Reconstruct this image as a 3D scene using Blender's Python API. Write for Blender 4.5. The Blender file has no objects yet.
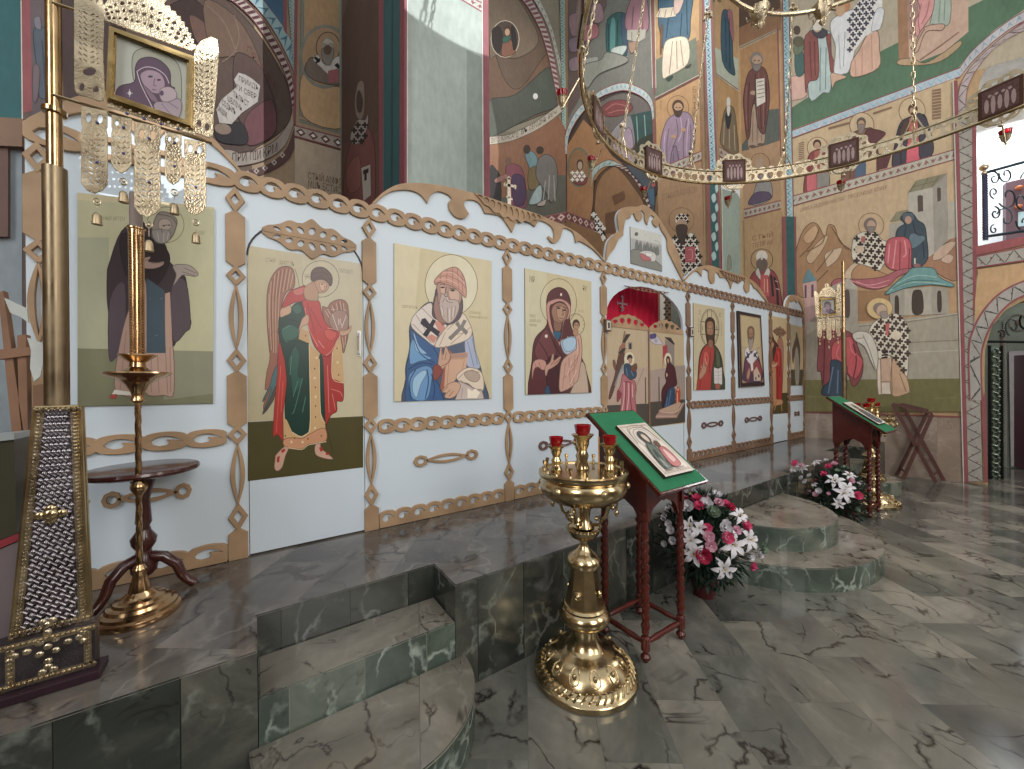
import bpy, bmesh, math, random
from math import sin, cos, pi, radians, atan2, sqrt
from mathutils import Vector, Matrix
random.seed(7)
SC = bpy.context.scene
COL = SC.collection
# ------------------------------------------------------------------ camera
F = 380.0; PHI = math.atan(561/380.0); TH = radians(0.57); H = 1.63
CAM = Vector((0, 0, H))
LAT = Vector((sin(PHI), -cos(PHI), 0)); DEP = Vector((cos(PHI), sin(PHI), 0)); UP = Vector((0, 0, 1))
def ray(x, y):
    u = x-512; v = y-384
    return LAT*(u*cos(TH)-v*sin(TH)) + DEP*F - UP*(u*sin(TH)+v*cos(TH))
class Plane:
    """vertical or tilted world plane the photograph's points are measured on"""
    def __init__(s, p0, n):
        s.p0 = Vector(p0); s.n = Vector(n).normalized()
        if s.n.dot(CAM-s.p0) < 0: s.n = -s.n
    def at(s, x, y):
        r = ray(x, y); return CAM + r*((s.p0-CAM).dot(s.n)/r.dot(s.n))
    def off(s, d): return Plane(s.p0+s.n*d, s.n)
def PY(Y): return Plane((0, Y, 0), (0, -1, 0))
def PZ(Z): return Plane((0, 0, Z), (0, 0, 1))
def PX(X): return Plane((X, 0, 0), (1, 0, 0))
def wall_plane(a, b): return Plane((a[0], a[1], 0), (b[1]-a[1], a[0]-b[0], 0))
cam = bpy.data.cameras.new('camera'); camo = bpy.data.objects.new('camera', cam); COL.objects.link(camo)
cam.sensor_width = 36; cam.lens = F/1024*36; cam.clip_start = 0.05; cam.clip_end = 200
cr = LAT*cos(TH)-UP*sin(TH); cu = LAT*sin(TH)+UP*cos(TH); cb = -DEP
camo.matrix_world = Matrix(((cr.x, cu.x, cb.x, 0), (cr.y, cu.y, cb.y, 0), (cr.z, cu.z, cb.z, H), (0, 0, 0, 1)))
SC.camera = camo
# ------------------------------------------------------------------ colour + materials
def lin(h, k=1.0):
    h = h.lstrip('#')
    o = []
    for i in (0, 2, 4):
        c = int(h[i:i+2], 16)/255
        o.append((c/12.92 if c <= .04045 else ((c+.055)/1.055)**2.4)*k)
    return (o[0], o[1], o[2], 1)
class NT:
    def __init__(s, name):
        s.m = bpy.data.materials.new(name); s.m.use_nodes = True
        s.t = s.m.node_tree; s.b = s.t.nodes['Principled BSDF']
    def n(s, ty, **kw):
        nd = s.t.nodes.new(ty)
        for k, v in kw.items():
            if k[0] == 'i': nd.inputs[int(k[1:]) if k[1:].isdigit() else k[1:]].default_value = v
            else: setattr(nd, k, v)
        return nd
    def k(s, a, b): s.t.links.new(a, b)
    def inp(s, nm, v): s.b.inputs[nm].default_value = v
    def mix(s, f, a, b, mode='MIX'):
        m = s.n('ShaderNodeMix', data_type='RGBA', blend_type=mode)
        for sock, v in ((m.inputs['Factor'], f), (m.inputs['A'], a), (m.inputs['B'], b)):
            if hasattr(v, 'links'): s.k(v, sock)
            elif hasattr(v, '__len__') or sock.name == 'Factor': sock.default_value = v
        for i in m.inputs:
            pass
        return m.outputs['Result']
    def ramp(s, f, *st):
        r = s.n('ShaderNodeValToRGB'); e = r.color_ramp.elements
        while len(e) < len(st): e.new(0.5)
        for i, (p, c) in enumerate(st):
            e[i].position = p; e[i].color = c if len(c) == 4 else (c[0], c[0], c[0], 1)
        s.k(f, r.inputs[0]); return r.outputs[0]
def mixn(nt, f, a, b, mode='MIX'):
    m = nt.n('ShaderNodeMix', data_type='RGBA', blend_type=mode)
    fs, A, B = m.inputs[0], m.inputs[6], m.inputs[7]
    for sock, v in ((fs, f), (A, a), (B, b)):
        if isinstance(v, bpy.types.NodeSocket): nt.k(v, sock)
        else: sock.default_value = v
    return m.outputs[2]
MATS = {}
def mat(name, col, rough=.5, metal=0, noise=.12, nscale=8, bump=0, bscale=30, spec=.5, trans=0, emit=0, coat=0, ior=1.45):
    if name in MATS: return MATS[name]
    t = NT(name); c = lin(col)
    tc = t.n('ShaderNodeTexCoord')
    nz = t.n('ShaderNodeTexNoise'); nz.inputs['Scale'].default_value = nscale; nz.inputs['Detail'].default_value = 5
    t.k(tc.outputs['Object'], nz.inputs['Vector'])
    f = t.ramp(nz.outputs[0], (.3, (1-noise,)), (.7, (1+noise*.5,)))
    t.k(mixn(t, 1.0, c, f, 'MULTIPLY'), t.b.inputs['Base Color'])
    t.inp('Roughness', rough); t.inp('Metallic', metal); t.inp('Specular IOR Level', spec)
    t.inp('Transmission Weight', trans); t.inp('Coat Weight', coat); t.inp('IOR', ior)
    if emit: t.b.inputs['Emission Color'].default_value = c; t.inp('Emission Strength', emit)
    if bump:
        n2 = t.n('ShaderNodeTexNoise'); n2.inputs['Scale'].default_value = bscale; n2.inputs['Detail'].default_value = 3
        t.k(tc.outputs['Object'], n2.inputs['Vector'])
        bp = t.n('ShaderNodeBump'); bp.inputs['Strength'].default_value = bump; bp.inputs['Distance'].default_value = .01
        t.k(n2.outputs[0], bp.inputs['Height']); t.k(bp.outputs[0], t.b.inputs['Normal'])
    MATS[name] = t.m; return t.m
def paint_mat(name='painted', rough=.5, noise=.1, k=1.0, spec=.35, nscale=3, sat=1.0, fine=0):
    if name in MATS: return MATS[name]
    t = NT(name); a = t.n('ShaderNodeAttribute', attribute_name='Col')
    tc = t.n('ShaderNodeTexCoord')
    nz = t.n('ShaderNodeTexNoise'); nz.inputs['Scale'].default_value = nscale; nz.inputs['Detail'].default_value = 8; nz.inputs['Roughness'].default_value = .65
    t.k(tc.outputs['Object'], nz.inputs['Vector'])
    f = t.ramp(nz.outputs[0], (.3, ((1-noise)*k,)), (.7, ((1+noise*.5)*k,)))
    base = a.outputs[0]
    if sat != 1.0: hs = t.n('ShaderNodeHueSaturation'); hs.inputs['Saturation'].default_value = sat; t.k(base, hs.inputs['Color']); base = hs.outputs[0]
    base = mixn(t, 1.0, base, f, 'MULTIPLY')
    if fine:
        n2 = t.n('ShaderNodeTexNoise'); n2.inputs['Scale'].default_value = 22; n2.inputs['Detail'].default_value = 6; mp = t.n('ShaderNodeMapping'); mp.inputs['Scale'].default_value = (1, 1, .35); t.k(tc.outputs['Object'], mp.inputs[0]); t.k(mp.outputs[0], n2.inputs['Vector'])
        base = mixn(t, 1.0, base, t.ramp(n2.outputs[0], (.35, (1-fine,)), (.65, (1+fine,))), 'MULTIPLY')
    t.k(base, t.b.inputs['Base Color'])
    t.inp('Roughness', rough); t.inp('Specular IOR Level', spec)
    MATS[name] = t.m; return t.m
def marble(name, ca, cb, cc, dark, light, rough=.14, bw=.6, bh=.3, rot=0, axes='XY', dv=.5, lv=.4, mort=.004, seed=0, vs=2.2, stretch=(1, 1), offs=(0, 0), mcol='3a3d36', crack=0):
    """polished stone slabs: every slab its own tint, dark cracks and pale threads of vein"""
    if name in MATS: return MATS[name]
    t = NT(name); tc = t.n('ShaderNodeTexCoord')
    sep = t.n('ShaderNodeSeparateXYZ'); t.k(tc.outputs['Object'], sep.inputs[0])
    cmb = t.n('ShaderNodeCombineXYZ')
    if axes == 'XY': t.k(sep.outputs[0], cmb.inputs[0]); t.k(sep.outputs[1], cmb.inputs[1])
    elif axes == 'XZ':
        ad = t.n('ShaderNodeMath', operation='ADD'); t.k(sep.outputs[0], ad.inputs[0]); t.k(sep.outputs[1], ad.inputs[1])
        t.k(ad.outputs[0], cmb.inputs[0]); t.k(sep.outputs[2], cmb.inputs[1])
    mp = t.n('ShaderNodeMapping'); mp.inputs['Rotation'].default_value = (0, 0, radians(rot)); mp.inputs['Location'].default_value = (offs[0], offs[1], 0)
    t.k(cmb.outputs[0], mp.inputs[0])
    br = t.n('ShaderNodeTexBrick'); br.inputs['Scale'].default_value = 1; br.inputs['Brick Width'].default_value = bw
    br.inputs['Row Height'].default_value = bh; br.inputs['Mortar Size'].default_value = mort; br.inputs['Mortar Smooth'].default_value = .6
    br.inputs['Color1'].default_value = (0, 0, 0, 1); br.inputs['Color2'].default_value = (1, 1, 1, 1); br.inputs['Mortar'].default_value = (.5, .5, .5, 1)
    br.inputs['Bias'].default_value = 0; t.k(mp.outputs[0], br.inputs[0])
    # per slab random offset into the vein field
    off = t.n('ShaderNodeVectorMath', operation='MULTIPLY_ADD'); t.k(br.outputs[0], off.inputs[0]); off.inputs[1].default_value = (17, 31, 23)
    mp2 = t.n('ShaderNodeMapping'); mp2.inputs['Scale'].default_value = (stretch[0], stretch[1], 1); mp2.inputs['Rotation'].default_value = (0, 0, .5)
    t.k(tc.outputs['Object'], mp2.inputs[0]); t.k(mp2.outputs[0], off.inputs[2])
    def noise(sc, det, dist=0, ro=.6):
        z = t.n('ShaderNodeTexNoise'); z.inputs['Scale'].default_value = sc; z.inputs['Detail'].default_value = det
        z.inputs['Distortion'].default_value = dist; z.inputs['Roughness'].default_value = ro; t.k(off.outputs[0], z.inputs['Vector']); return z.outputs[0]
    cloud = noise(vs*.8, 8, .6)
    base = t.ramp(cloud, (.32, lin(ca)), (.52, lin(cb)), (.68, lin(cc)))
    tint = t.ramp(br.outputs[0], (0, (.66, .70, .68, 1)), (.5, (.95, .95, .94, 1)), (1, (1.28, 1.24, 1.18, 1)))
    base = mixn(t, .9, base, tint, 'MULTIPLY')
    def vein(sc, w, dist):
        z = noise(sc, 4, dist, .5)
        a = t.n('ShaderNodeMath', operation='SUBTRACT'); t.k(z, a.inputs[0]); a.inputs[1].default_value = .5
        b = t.n('ShaderNodeMath', operation='ABSOLUTE'); t.k(a.outputs[0], b.inputs[0])
        return t.ramp(b.outputs[0], (0, (1,)), (w, (0,)))
    gate = t.ramp(noise(vs*1.3, 2), (.45, (0,)), (.6, (1,)))
    v1 = t.n('ShaderNodeMath', operation='MULTIPLY'); t.k(vein(vs*1.1, .010, .9), v1.inputs[0]); t.k(gate, v1.inputs[1])
    v1b = t.n('ShaderNodeMath', operation='MULTIPLY'); t.k(v1.outputs[0], v1b.inputs[0]); v1b.inputs[1].default_value = dv
    base = mixn(t, v1b.outputs[0], base, lin(dark))
    nl = t.n('ShaderNodeTexNoise'); nl.inputs['Scale'].default_value = 5; nl.inputs['Detail'].default_value = 5; t.k(off.outputs[0], nl.inputs['Vector'])
    vl = t.n('ShaderNodeVectorMath', operation='MULTIPLY_ADD'); t.k(nl.outputs[1], vl.inputs[0]); vl.inputs[1].default_value = (.3, .3, .3); t.k(off.outputs[0], vl.inputs[2])
    ml = t.n('ShaderNodeMapping'); ml.inputs['Scale'].default_value = (1, .45, .6); ml.inputs['Rotation'].default_value = (.4, .5, .8); t.k(vl.outputs[0], ml.inputs[0])
    vq = t.n('ShaderNodeTexVoronoi', feature='DISTANCE_TO_EDGE'); vq.inputs['Scale'].default_value = vs*2.4; t.k(ml.outputs[0], vq.inputs['Vector'])
    lg = t.n('ShaderNodeMath', operation='MULTIPLY'); t.k(t.ramp(vq.outputs[0], (0, (1,)), (.05, (0,))), lg.inputs[0]); t.k(t.ramp(noise(vs*2.1, 4), (.42, (0,)), (.62, (1,))), lg.inputs[1])
    v2 = t.n('ShaderNodeMath', operation='MULTIPLY'); t.k(lg.outputs[0], v2.inputs[0]); v2.inputs[1].default_value = lv
    base = mixn(t, v2.outputs[0], base, lin(light))
    if crack:
        nd = t.n('ShaderNodeTexNoise'); nd.inputs['Scale'].default_value = 4; nd.inputs['Detail'].default_value = 4; t.k(off.outputs[0], nd.inputs['Vector'])
        va = t.n('ShaderNodeVectorMath', operation='MULTIPLY_ADD'); t.k(nd.outputs[1], va.inputs[0]); va.inputs[1].default_value = (.35, .35, .35); t.k(off.outputs[0], va.inputs[2])
        vo = t.n('ShaderNodeTexVoronoi', feature='DISTANCE_TO_EDGE'); vo.inputs['Scale'].default_value = crack; t.k(va.outputs[0], vo.inputs['Vector'])
        g2 = t.ramp(noise(vs*1.9, 3), (.47, (0,)), (.56, (1,)))
        cm = t.n('ShaderNodeMath', operation='MULTIPLY'); t.k(t.ramp(vo.outputs[0], (0, (1,)), (.035, (0,))), cm.inputs[0]); t.k(g2, cm.inputs[1])
        cm2 = t.n('ShaderNodeMath', operation='MULTIPLY'); t.k(cm.outputs[0], cm2.inputs[0]); cm2.inputs[1].default_value = dv
        base = mixn(t, cm2.outputs[0], base, lin(dark))
    base = mixn(t, br.outputs[1], base, lin(mcol))
    t.k(base, t.b.inputs['Base Color'])
    rr = t.ramp(cloud, (.3, (rough*.7,)), (.7, (rough*1.4,))); t.k(rr, t.b.inputs['Roughness'])
    MATS[name] = t.m; return t.m
# ------------------------------------------------------------------ objects
def meta(o, label=None, cat=None, group=None, kind=None):
    if label: o['label'] = label
    if cat: o['category'] = cat
    if group: o['group'] = group
    if kind: o['kind'] = kind
    return o
def thing(name, label, cat, loc=(0, 0, 0), rotz=0, group=None):
    o = bpy.data.objects.new(name, None); COL.objects.link(o); o.empty_display_size = .1
    o.location = loc; o.rotation_euler = (0, 0, rotz); meta(o, label, cat, group); return o
def rootloc(p):
    while p.parent: p = p.parent
    return Vector(p.location)
def link(name, me, mats, parent=None, world=False, smooth=False, label=None):
    o = bpy.data.objects.new(name, me); COL.objects.link(o)
    for m in (mats if isinstance(mats, (list, tuple)) else [mats]): me.materials.append(m)
    if parent:
        o.parent = parent
        if world:
            r = rootloc(parent)
            me.transform(Matrix.Translation(-r))
    if smooth:
        for p in me.polygons: p.use_smooth = True
        try: me.set_sharp_from_angle(angle=radians(40))
        except Exception: pass
    if label: o['label'] = label
    return o
class MB:
    """collects shapes for ONE mesh"""
    def __init__(s): s.v = []; s.f = []; s.mi = []
    def add(s, v, f, mi=0):
        b = len(s.v); s.v += [tuple(p) for p in v]; s.f += [tuple(i+b for i in q) for q in f]; s.mi += [mi]*len(f); return s
    def box(s, x0, x1, y0, y1, z0, z1, mi=0, M=None, bev=0):
        if bev:
            bm = bmesh.new(); bmesh.ops.create_cube(bm, size=1)
            for v in bm.verts: v.co = Vector(((x0+x1)/2+v.co.x*(x1-x0), (y0+y1)/2+v.co.y*(y1-y0), (z0+z1)/2+v.co.z*(z1-z0)))
            bmesh.ops.bevel(bm, geom=bm.edges[:], offset=bev, segments=2, affect='EDGES', profile=.6)
            bm.verts.index_update(); vs = [v.co.copy() for v in bm.verts]; fs = [[v.index for v in f.verts] for f in bm.faces]; bm.free()
        else:
            vs = [Vector((x, y, z)) for x in (x0, x1) for y in (y0, y1) for z in (z0, z1)]
            fs = [(0, 1, 3, 2), (4, 6, 7, 5), (0, 4, 5, 1), (2, 3, 7, 6), (0, 2, 6, 4), (1, 5, 7, 3)]
        if M: vs = [M @ v for v in vs]
        return s.add(vs, fs, mi)
    def lathe(s, prof, c=(0, 0, 0), n=24, mi=0, M=None, lobes=None):
        c = Vector(c); vs = []; fs = []
        for r, z in prof:
            for i in range(n):
                a = 2*pi*i/n; k = lobes(a, z) if lobes else 1
                vs.append(c+Vector((r*k*cos(a), r*k*sin(a), z)))
        m = len(prof)
        for j in range(m-1):
            for i in range(n):
                k = (i+1) % n; fs.append((j*n+i, j*n+k, (j+1)*n+k, (j+1)*n+i))
        if prof[0][0] > 1e-4: fs.append(tuple(range(n-1, -1, -1)))
        if prof[-1][0] > 1e-4: fs.append(tuple((m-1)*n+i for i in range(n)))
        if M: vs = [M @ v for v in vs]
        return s.add(vs, fs, mi)
    def tube(s, pts, r, n=8, mi=0, closed=False, cap=True):
        pts = [Vector(p) for p in pts]; m = len(pts); rs = r if hasattr(r, '__len__') else [r]*m
        vs = []; fs = []; up = None
        for i, p in enumerate(pts):
            a = pts[(i-1) % m] if (i or closed) else p; b = pts[(i+1) % m] if (i < m-1 or closed) else p
            t = (b-a).normalized() if (b-a).length > 1e-9 else Vector((0, 0, 1))
            if up is None:
                up = Vector((0, 0, 1)) if abs(t.z) < .9 else Vector((1, 0, 0))
            sd = t.cross(up)
            if sd.length < 1e-6: sd = t.cross(Vector((1, .3, 0)))
            sd.normalize(); up = sd.cross(t).normalized()
            for k in range(n):
                q = 2*pi*k/n; vs.append(p+(sd*cos(q)+up*sin(q))*rs[i])
        for i in range(m if closed else m-1):
            j = (i+1) % m
            for k in range(n):
                l = (k+1) % n; fs.append((i*n+k, i*n+l, j*n+l, j*n+k))
        if cap and not closed: fs.append(tuple(range(n-1, -1, -1))); fs.append(tuple((m-1)*n+k for k in range(n)))
        return s.add(vs, fs, mi)
    def ball(s, c, r, n=12, m=8, mi=0, sc=(1, 1, 1)):
        c = Vector(c); pr = [(r*sin(pi*j/m), -r*cos(pi*j/m)) for j in range(m+1)]
        b = len(s.v); s.lathe([(max(a, 1e-5), z) for a, z in pr], (0, 0, 0), n, mi)
        for i in range(b, len(s.v)):
            v = s.v[i]; s.v[i] = (c.x+v[0]*sc[0], c.y+v[1]*sc[1], c.z+v[2]*sc[2])
        return s
    def prism(s, pts, d, mi=0):
        """pts: planar outline (world), d: extrude vector"""
        d = Vector(d); n = len(pts); v = [Vector(p) for p in pts]; v = v+[p+d for p in v]
        f = [tuple(range(n)), tuple(range(2*n-1, n-1, -1))]+[(i, i+n, (i+1) % n+n, (i+1) % n) for i in range(n)]
        return s.add(v, f, mi)
    def mesh(s, name='m'):
        me = bpy.data.meshes.new(name); me.from_pydata(s.v, [], s.f); me.polygons.foreach_set('material_index', s.mi)
        bm = bmesh.new(); bm.from_mesh(me); bmesh.ops.recalc_face_normals(bm, faces=bm.faces[:]); bm.to_mesh(me); bm.free()
        me.update(); return me
    def build(s, name, mats, parent=None, world=False, smooth=False, label=None):
        return link(name, s.mesh(name), mats, parent, world, smooth, label)
def catmull(pts, closed=True, k=4):
    out = []; n = len(pts)
    if n < 3: return pts
    rng = range(n) if closed else range(n-1)
    for i in rng:
        g = (lambda j: pts[j % n]) if closed else (lambda j: pts[min(max(j, 0), n-1)])
        p0, p1, p2, p3 = g(i-1), g(i), g(i+1), g(i+2)
        for q in range(k):
            t = q/k; t2 = t*t; t3 = t2*t
            out.append(tuple(.5*((2*p1[d])+(-p0[d]+p2[d])*t+(2*p0[d]-5*p1[d]+4*p2[d]-p3[d])*t2+(-p0[d]+3*p1[d]-3*p2[d]+p3[d])*t3) for d in (0, 1)))
    if not closed: out.append(pts[-1])
    return out
def pp(s): return [tuple(float(a) for a in q.split(',')) for q in s.split()]
def plate_mesh(loops, thick, bevel=0):
    """2-D loops (outer + holes) -> solid sheet in local XY, z in [0, thick]"""
    cu_ = bpy.data.curves.new('c', 'CURVE'); cu_.dimensions = '2D'; cu_.fill_mode = 'BOTH'; cu_.extrude = max(thick/2-bevel, 1e-4)
    cu_.bevel_depth = bevel; cu_.bevel_resolution = 0
    for lp in loops:
        sp = cu_.splines.new('POLY'); sp.points.add(len(lp)-1)
        for i, p in enumerate(lp): sp.points[i].co = (p[0], p[1], 0, 1)
        sp.use_cyclic_u = True
    o = bpy.data.objects.new('t', cu_); COL.objects.link(o)
    dg = bpy.context.evaluated_depsgraph_get(); dg.update()
    me = bpy.data.meshes.new_from_object(o.evaluated_get(dg)); bpy.data.objects.remove(o); bpy.data.curves.remove(cu_)
    me.transform(Matrix.Translation((0, 0, thick/2))); me.materials.clear(); return me
def frame(o, ux, uy):
    ux = Vector(ux).normalized(); uy = Vector(uy).normalized(); n = ux.cross(uy); o = Vector(o)
    return Matrix(((ux.x, uy.x, n.x, o.x), (ux.y, uy.y, n.y, o.y), (ux.z, uy.z, n.z, o.z), (0, 0, 0, 1)))
def XZF(y): return frame((0, y, 0), (1, 0, 0), (0, 0, 1))      # local x,y -> world X,Z ; sheet grows toward -Y
def plateXZ(name, loops, y, thick, mats, parent, bevel=0, M=None):
    me = plate_mesh(loops, thick, bevel); me.transform(M or XZF(y)); return link(name, me, mats, parent, world=True)
def copy_tree(o, parent=None):
    c = o.copy(); COL.objects.link(c)
    if parent: c.parent = parent
    for ch in list(o.children): copy_tree(ch, c)
    return c
_txt = {}
def text_tris(s):
    if s in _txt: return _txt[s]
    c = bpy.data.curves.new('t', 'FONT'); c.body = s; c.resolution_u = 2; c.size = 1
    o = bpy.data.objects.new('t', c); COL.objects.link(o); dg = bpy.context.evaluated_depsgraph_get(); dg.update()
    me = bpy.data.meshes.new_from_object(o.evaluated_get(dg)); bpy.data.objects.remove(o); bpy.data.curves.remove(c)
    vs = [(v.co.x, v.co.y) for v in me.vertices]; fs = [tuple(p.vertices) for p in me.polygons]
    w = max([v[0] for v in vs] or [1]); bpy.data.meshes.remove(me); _txt[s] = ([(x/w, y/.72) for x, y in vs], fs); return _txt[s]
def clip_poly(sub_, cl):
    """keep the part of a shape inside a convex outline"""
    A = sum(cl[i][0]*cl[(i+1) % len(cl)][1]-cl[(i+1) % len(cl)][0]*cl[i][1] for i in range(len(cl))); sg = 1 if A > 0 else -1; out = list(sub_)
    for i in range(len(cl)):
        a, b = cl[i], cl[(i+1) % len(cl)]; f = lambda p: sg*((b[0]-a[0])*(p[1]-a[1])-(b[1]-a[1])*(p[0]-a[0])); inp = out; out = []
        for j in range(len(inp)):
            p, q = inp[j-1], inp[j]; fp, fq = f(p), f(q)
            if (fp >= 0) != (fq >= 0): t = fp/(fp-fq); out.append((p[0]+(q[0]-p[0])*t, p[1]+(q[1]-p[1])*t))
            if fq >= 0: out.append(q)
        if not out: break
    return out
class Paint:
    """flat paint on a plane: layered colour shapes forming ONE mesh (pattern of that surface)"""
    def __init__(s, plane, eps=.0004):
        s.pl = plane; s.v = []; s.f = []; s.c = []; s.bb = []; s.eps = eps; s.X = s.Y = 0; s.S = 1; s.clip = None
    def o(s, X=0, Y=0, S=1): s.X, s.Y, s.S = X, Y, S; return s
    def P(s, pts):
        if isinstance(pts, str): pts = pp(pts)
        return [(s.X+x/s.S, s.Y+y/s.S) for x, y in pts]
    def put(s, loops, col, world=None):
        """loops: list of pixel polygons sharing one colour and layer"""
        if s.clip:
            loops = [q for q in (clip_poly(l, s.clip) for l in loops) if len(q) > 2]
        allp = [p for l in loops for p in l]
        if not allp: return s
        x0 = min(p[0] for p in allp); x1 = max(p[0] for p in allp); y0 = min(p[1] for p in allp); y1 = max(p[1] for p in allp)
        L = 1
        for b in s.bb:
            if b[4] >= L and b[0] < x1 and b[1] > x0 and b[2] < y1 and b[3] > y0: L = b[4]+1
        s.bb.append((x0, x1, y0, y1, L))
        cc = lin(col)
        pl = s.pl.off(L*s.eps)
        for l in loops:
            if len(l) < 3: continue
            A = sum(l[i][0]*l[(i+1) % len(l)][1]-l[(i+1) % len(l)][0]*l[i][1] for i in range(len(l)))
            if A > 0: l = l[::-1]
            b = len(s.v); s.v += [pl.at(*p) for p in l]; s.f.append(tuple(range(b, b+len(l)))); s.c.append(cc)
        return s
    def g(s, col, pts): return s.put([s.P(pts)], col)
    def q(s, col, *ls): return s.put([s.P(l) for l in ls], col)
    def m(s, col, pts, k=4, ol=True):
        c = catmull(s.P(pts), True, k); s.put([c], col)
        w = max(q[0] for q in c)-min(q[0] for q in c); h = max(q[1] for q in c)-min(q[1] for q in c); d = min(w, h)
        if ol and d > 3 and w+h > 9:
            S_, X_, Y_ = s.S, s.X, s.Y; s.S, s.X, s.Y = 1, 0, 0; s.l(shade(col, .6), min(.75, .22+d*.02), c, closed=True, sm=False); s.S, s.X, s.Y = S_, X_, Y_
        return s
    def e(s, col, cx, cy, rx, ry=None, rot=0, n=20):
        ry = ry or rx
        return s.put([s.P([(cx+rx*cos(a)*cos(rot)-ry*sin(a)*sin(rot), cy+rx*cos(a)*sin(rot)+ry*sin(a)*cos(rot)) for a in [2*pi*i/n for i in range(n)]])], col)
    def ring(s, col, cx, cy, rx, ry, w, rot=0, n=32):
        pts = [(cx+rx*cos(a)*cos(rot)-ry*sin(a)*sin(rot), cy+rx*cos(a)*sin(rot)+ry*sin(a)*cos(rot)) for a in [2*pi*i/n for i in range(n)]]
        return s.l(col, w, pts, closed=True, sm=False)
    def l(s, col, w, pts, closed=False, sm=True, taper=False):
        p = s.P(pts); w = w/s.S
        if sm and len(p) > 2: p = catmull(p, closed, 4)
        n = len(p); quads = []
        L = []; R = []
        for i in range(n):
            a = p[(i-1) % n] if (i or closed) else p[0]; b = p[(i+1) % n] if (i < n-1 or closed) else p[n-1]
            dx, dy = b[0]-a[0], b[1]-a[1]; d = math.hypot(dx, dy) or 1
            h = w/2*(1-abs(2*i/(n-1)-1)*.8 if taper else 1)
            L.append((p[i][0]-dy/d*h, p[i][1]+dx/d*h)); R.append((p[i][0]+dy/d*h, p[i][1]-dx/d*h))
        for i in range(n if closed else n-1):
            j = (i+1) % n; quads.append([L[i], L[j], R[j], R[i]])
        return s.put(quads, col)
    def ls(s, col, w, *lines):
        for a in lines: s.l(col, w, a)
        return s
    def t(s, col, txt, x, y, w, h, slope=0, slant=0):
        """text box: left end x, base line y, width w, letter height h, base line slope (dy/dx)"""
        vs, fs = text_tris(txt)
        P = s.P([(x+a*w+slant*b*h, y-b*h+slope*a*w) for a, b in vs])
        if not P: return s
        return s.put([[P[i] for i in f] for f in fs], col)
    def vt(s, col, txt, x, y, h, w, slope=0):
        for i, ch in enumerate(txt): s.t(col, ch, x, y+i*h*1.25, w, h, slope)
        return s
    def fig(s, cx, top, bot, w, robe, under='8a6a58', skin='b98a6a', hair='5a3d2c', halo=None, sh=0, dk=None, lt=None, beard=True, feet=True, crosses=None, hands=True, book=None, lean=0):
        Hh = bot-top
        def T(pts): return [(cx+a*w/2+lean*(1-b)*Hh, top+b*Hh+sh*(a*w/2)) for a, b in pts]
        dk = dk or shade(robe, .62); lt = lt or shade(robe, 1.35)
        r = .078*Hh
        hx, hy = T([(0, .085)])[0]
        if halo: s.ring(halo, hx, hy, r*1.7, r*1.85, max(.6, Hh*.007)*1)
        s.m(under, T([(-.3, .2), (-.6, .55), (-.62, .98), (-.1, 1.0), (.6, .98), (.6, .5), (.3, .2)]))
        s.m(robe, T([(-.22, .155), (-.65, .21), (-.95, .42), (-.92, .6), (-.72, .88), (-.5, .86), (-.35, .6), (-.1, .55), (.1, .8), (.55, .9), (.75, .78), (.95, .55), (.85, .32), (.6, .2), (.22, .155)]))
        s.ls(dk, Hh*.008, T([(-.5, .3), (-.62, .5), (-.6, .82)]), T([(.5, .28), (.3, .5), (.35, .84)]), T([(.7, .35), (.72, .55), (.6, .8)]), T([(-.1, .22), (.0, .4), (-.3, .55)]))
        s.ls(lt, Hh*.008, T([(-.7, .32), (-.78, .5), (-.68, .8)]), T([(.6, .26), (.5, .5), (.5, .82)]), T([(.15, .22), (.2, .4), (0, .5)]))
        s.ls(shade(under, .7), Hh*.007, T([(-.25, .62), (-.3, .95)]), T([(.05, .62), (.05, .97)]), T([(.35, .9), (.36, .97)]))
        if crosses: s.cross_grid(crosses, T([(-.22, .17), (-.65, .22), (-.9, .42), (-.7, .8), (-.1, .55), (.1, .78), (.6, .85), (.9, .5), (.6, .2), (.22, .17)]), Hh*.055, sh)
        s.e(hair, hx, hy-r*.2, r*.92, r*1.02)
        s.e(skin, hx+r*.05, hy+r*.05, r*.68, r*.82)
        if beard: s.m(hair, [(hx-r*.65, hy+r*.2), (hx-r*.3, hy+r*.5), (hx+r*.4, hy+r*.45), (hx+r*.7, hy+r*.2), (hx+r*.5, hy+r*1.1), (hx, hy+r*1.5), (hx-r*.5, hy+r*1.1)])
        s.q(shade(skin, .45), [(hx-r*.4, hy-r*.05), (hx-r*.1, hy-r*.08), (hx-r*.1, hy+r*.06), (hx-r*.4, hy+r*.08)], [(hx+r*.15, hy-r*.08), (hx+r*.45, hy-r*.05), (hx+r*.45, hy+r*.08), (hx+r*.15, hy+r*.06)])
        if hands: s.e(skin, *T([(-.25, .42)])[0], r*.4, r*.3); s.e(skin, *T([(.3, .38)])[0], r*.4, r*.3)
        if book:
            s.g(book, T([(-.1, .3), (.5, .3), (.5, .46), (-.1, .46)]))
        if feet: s.e(shade(skin, .6), *T([(-.3, .995)])[0], r*.5, r*.22); s.e(shade(skin, .6), *T([(.3, 1.0)])[0], r*.5, r*.22)
        return s
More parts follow.
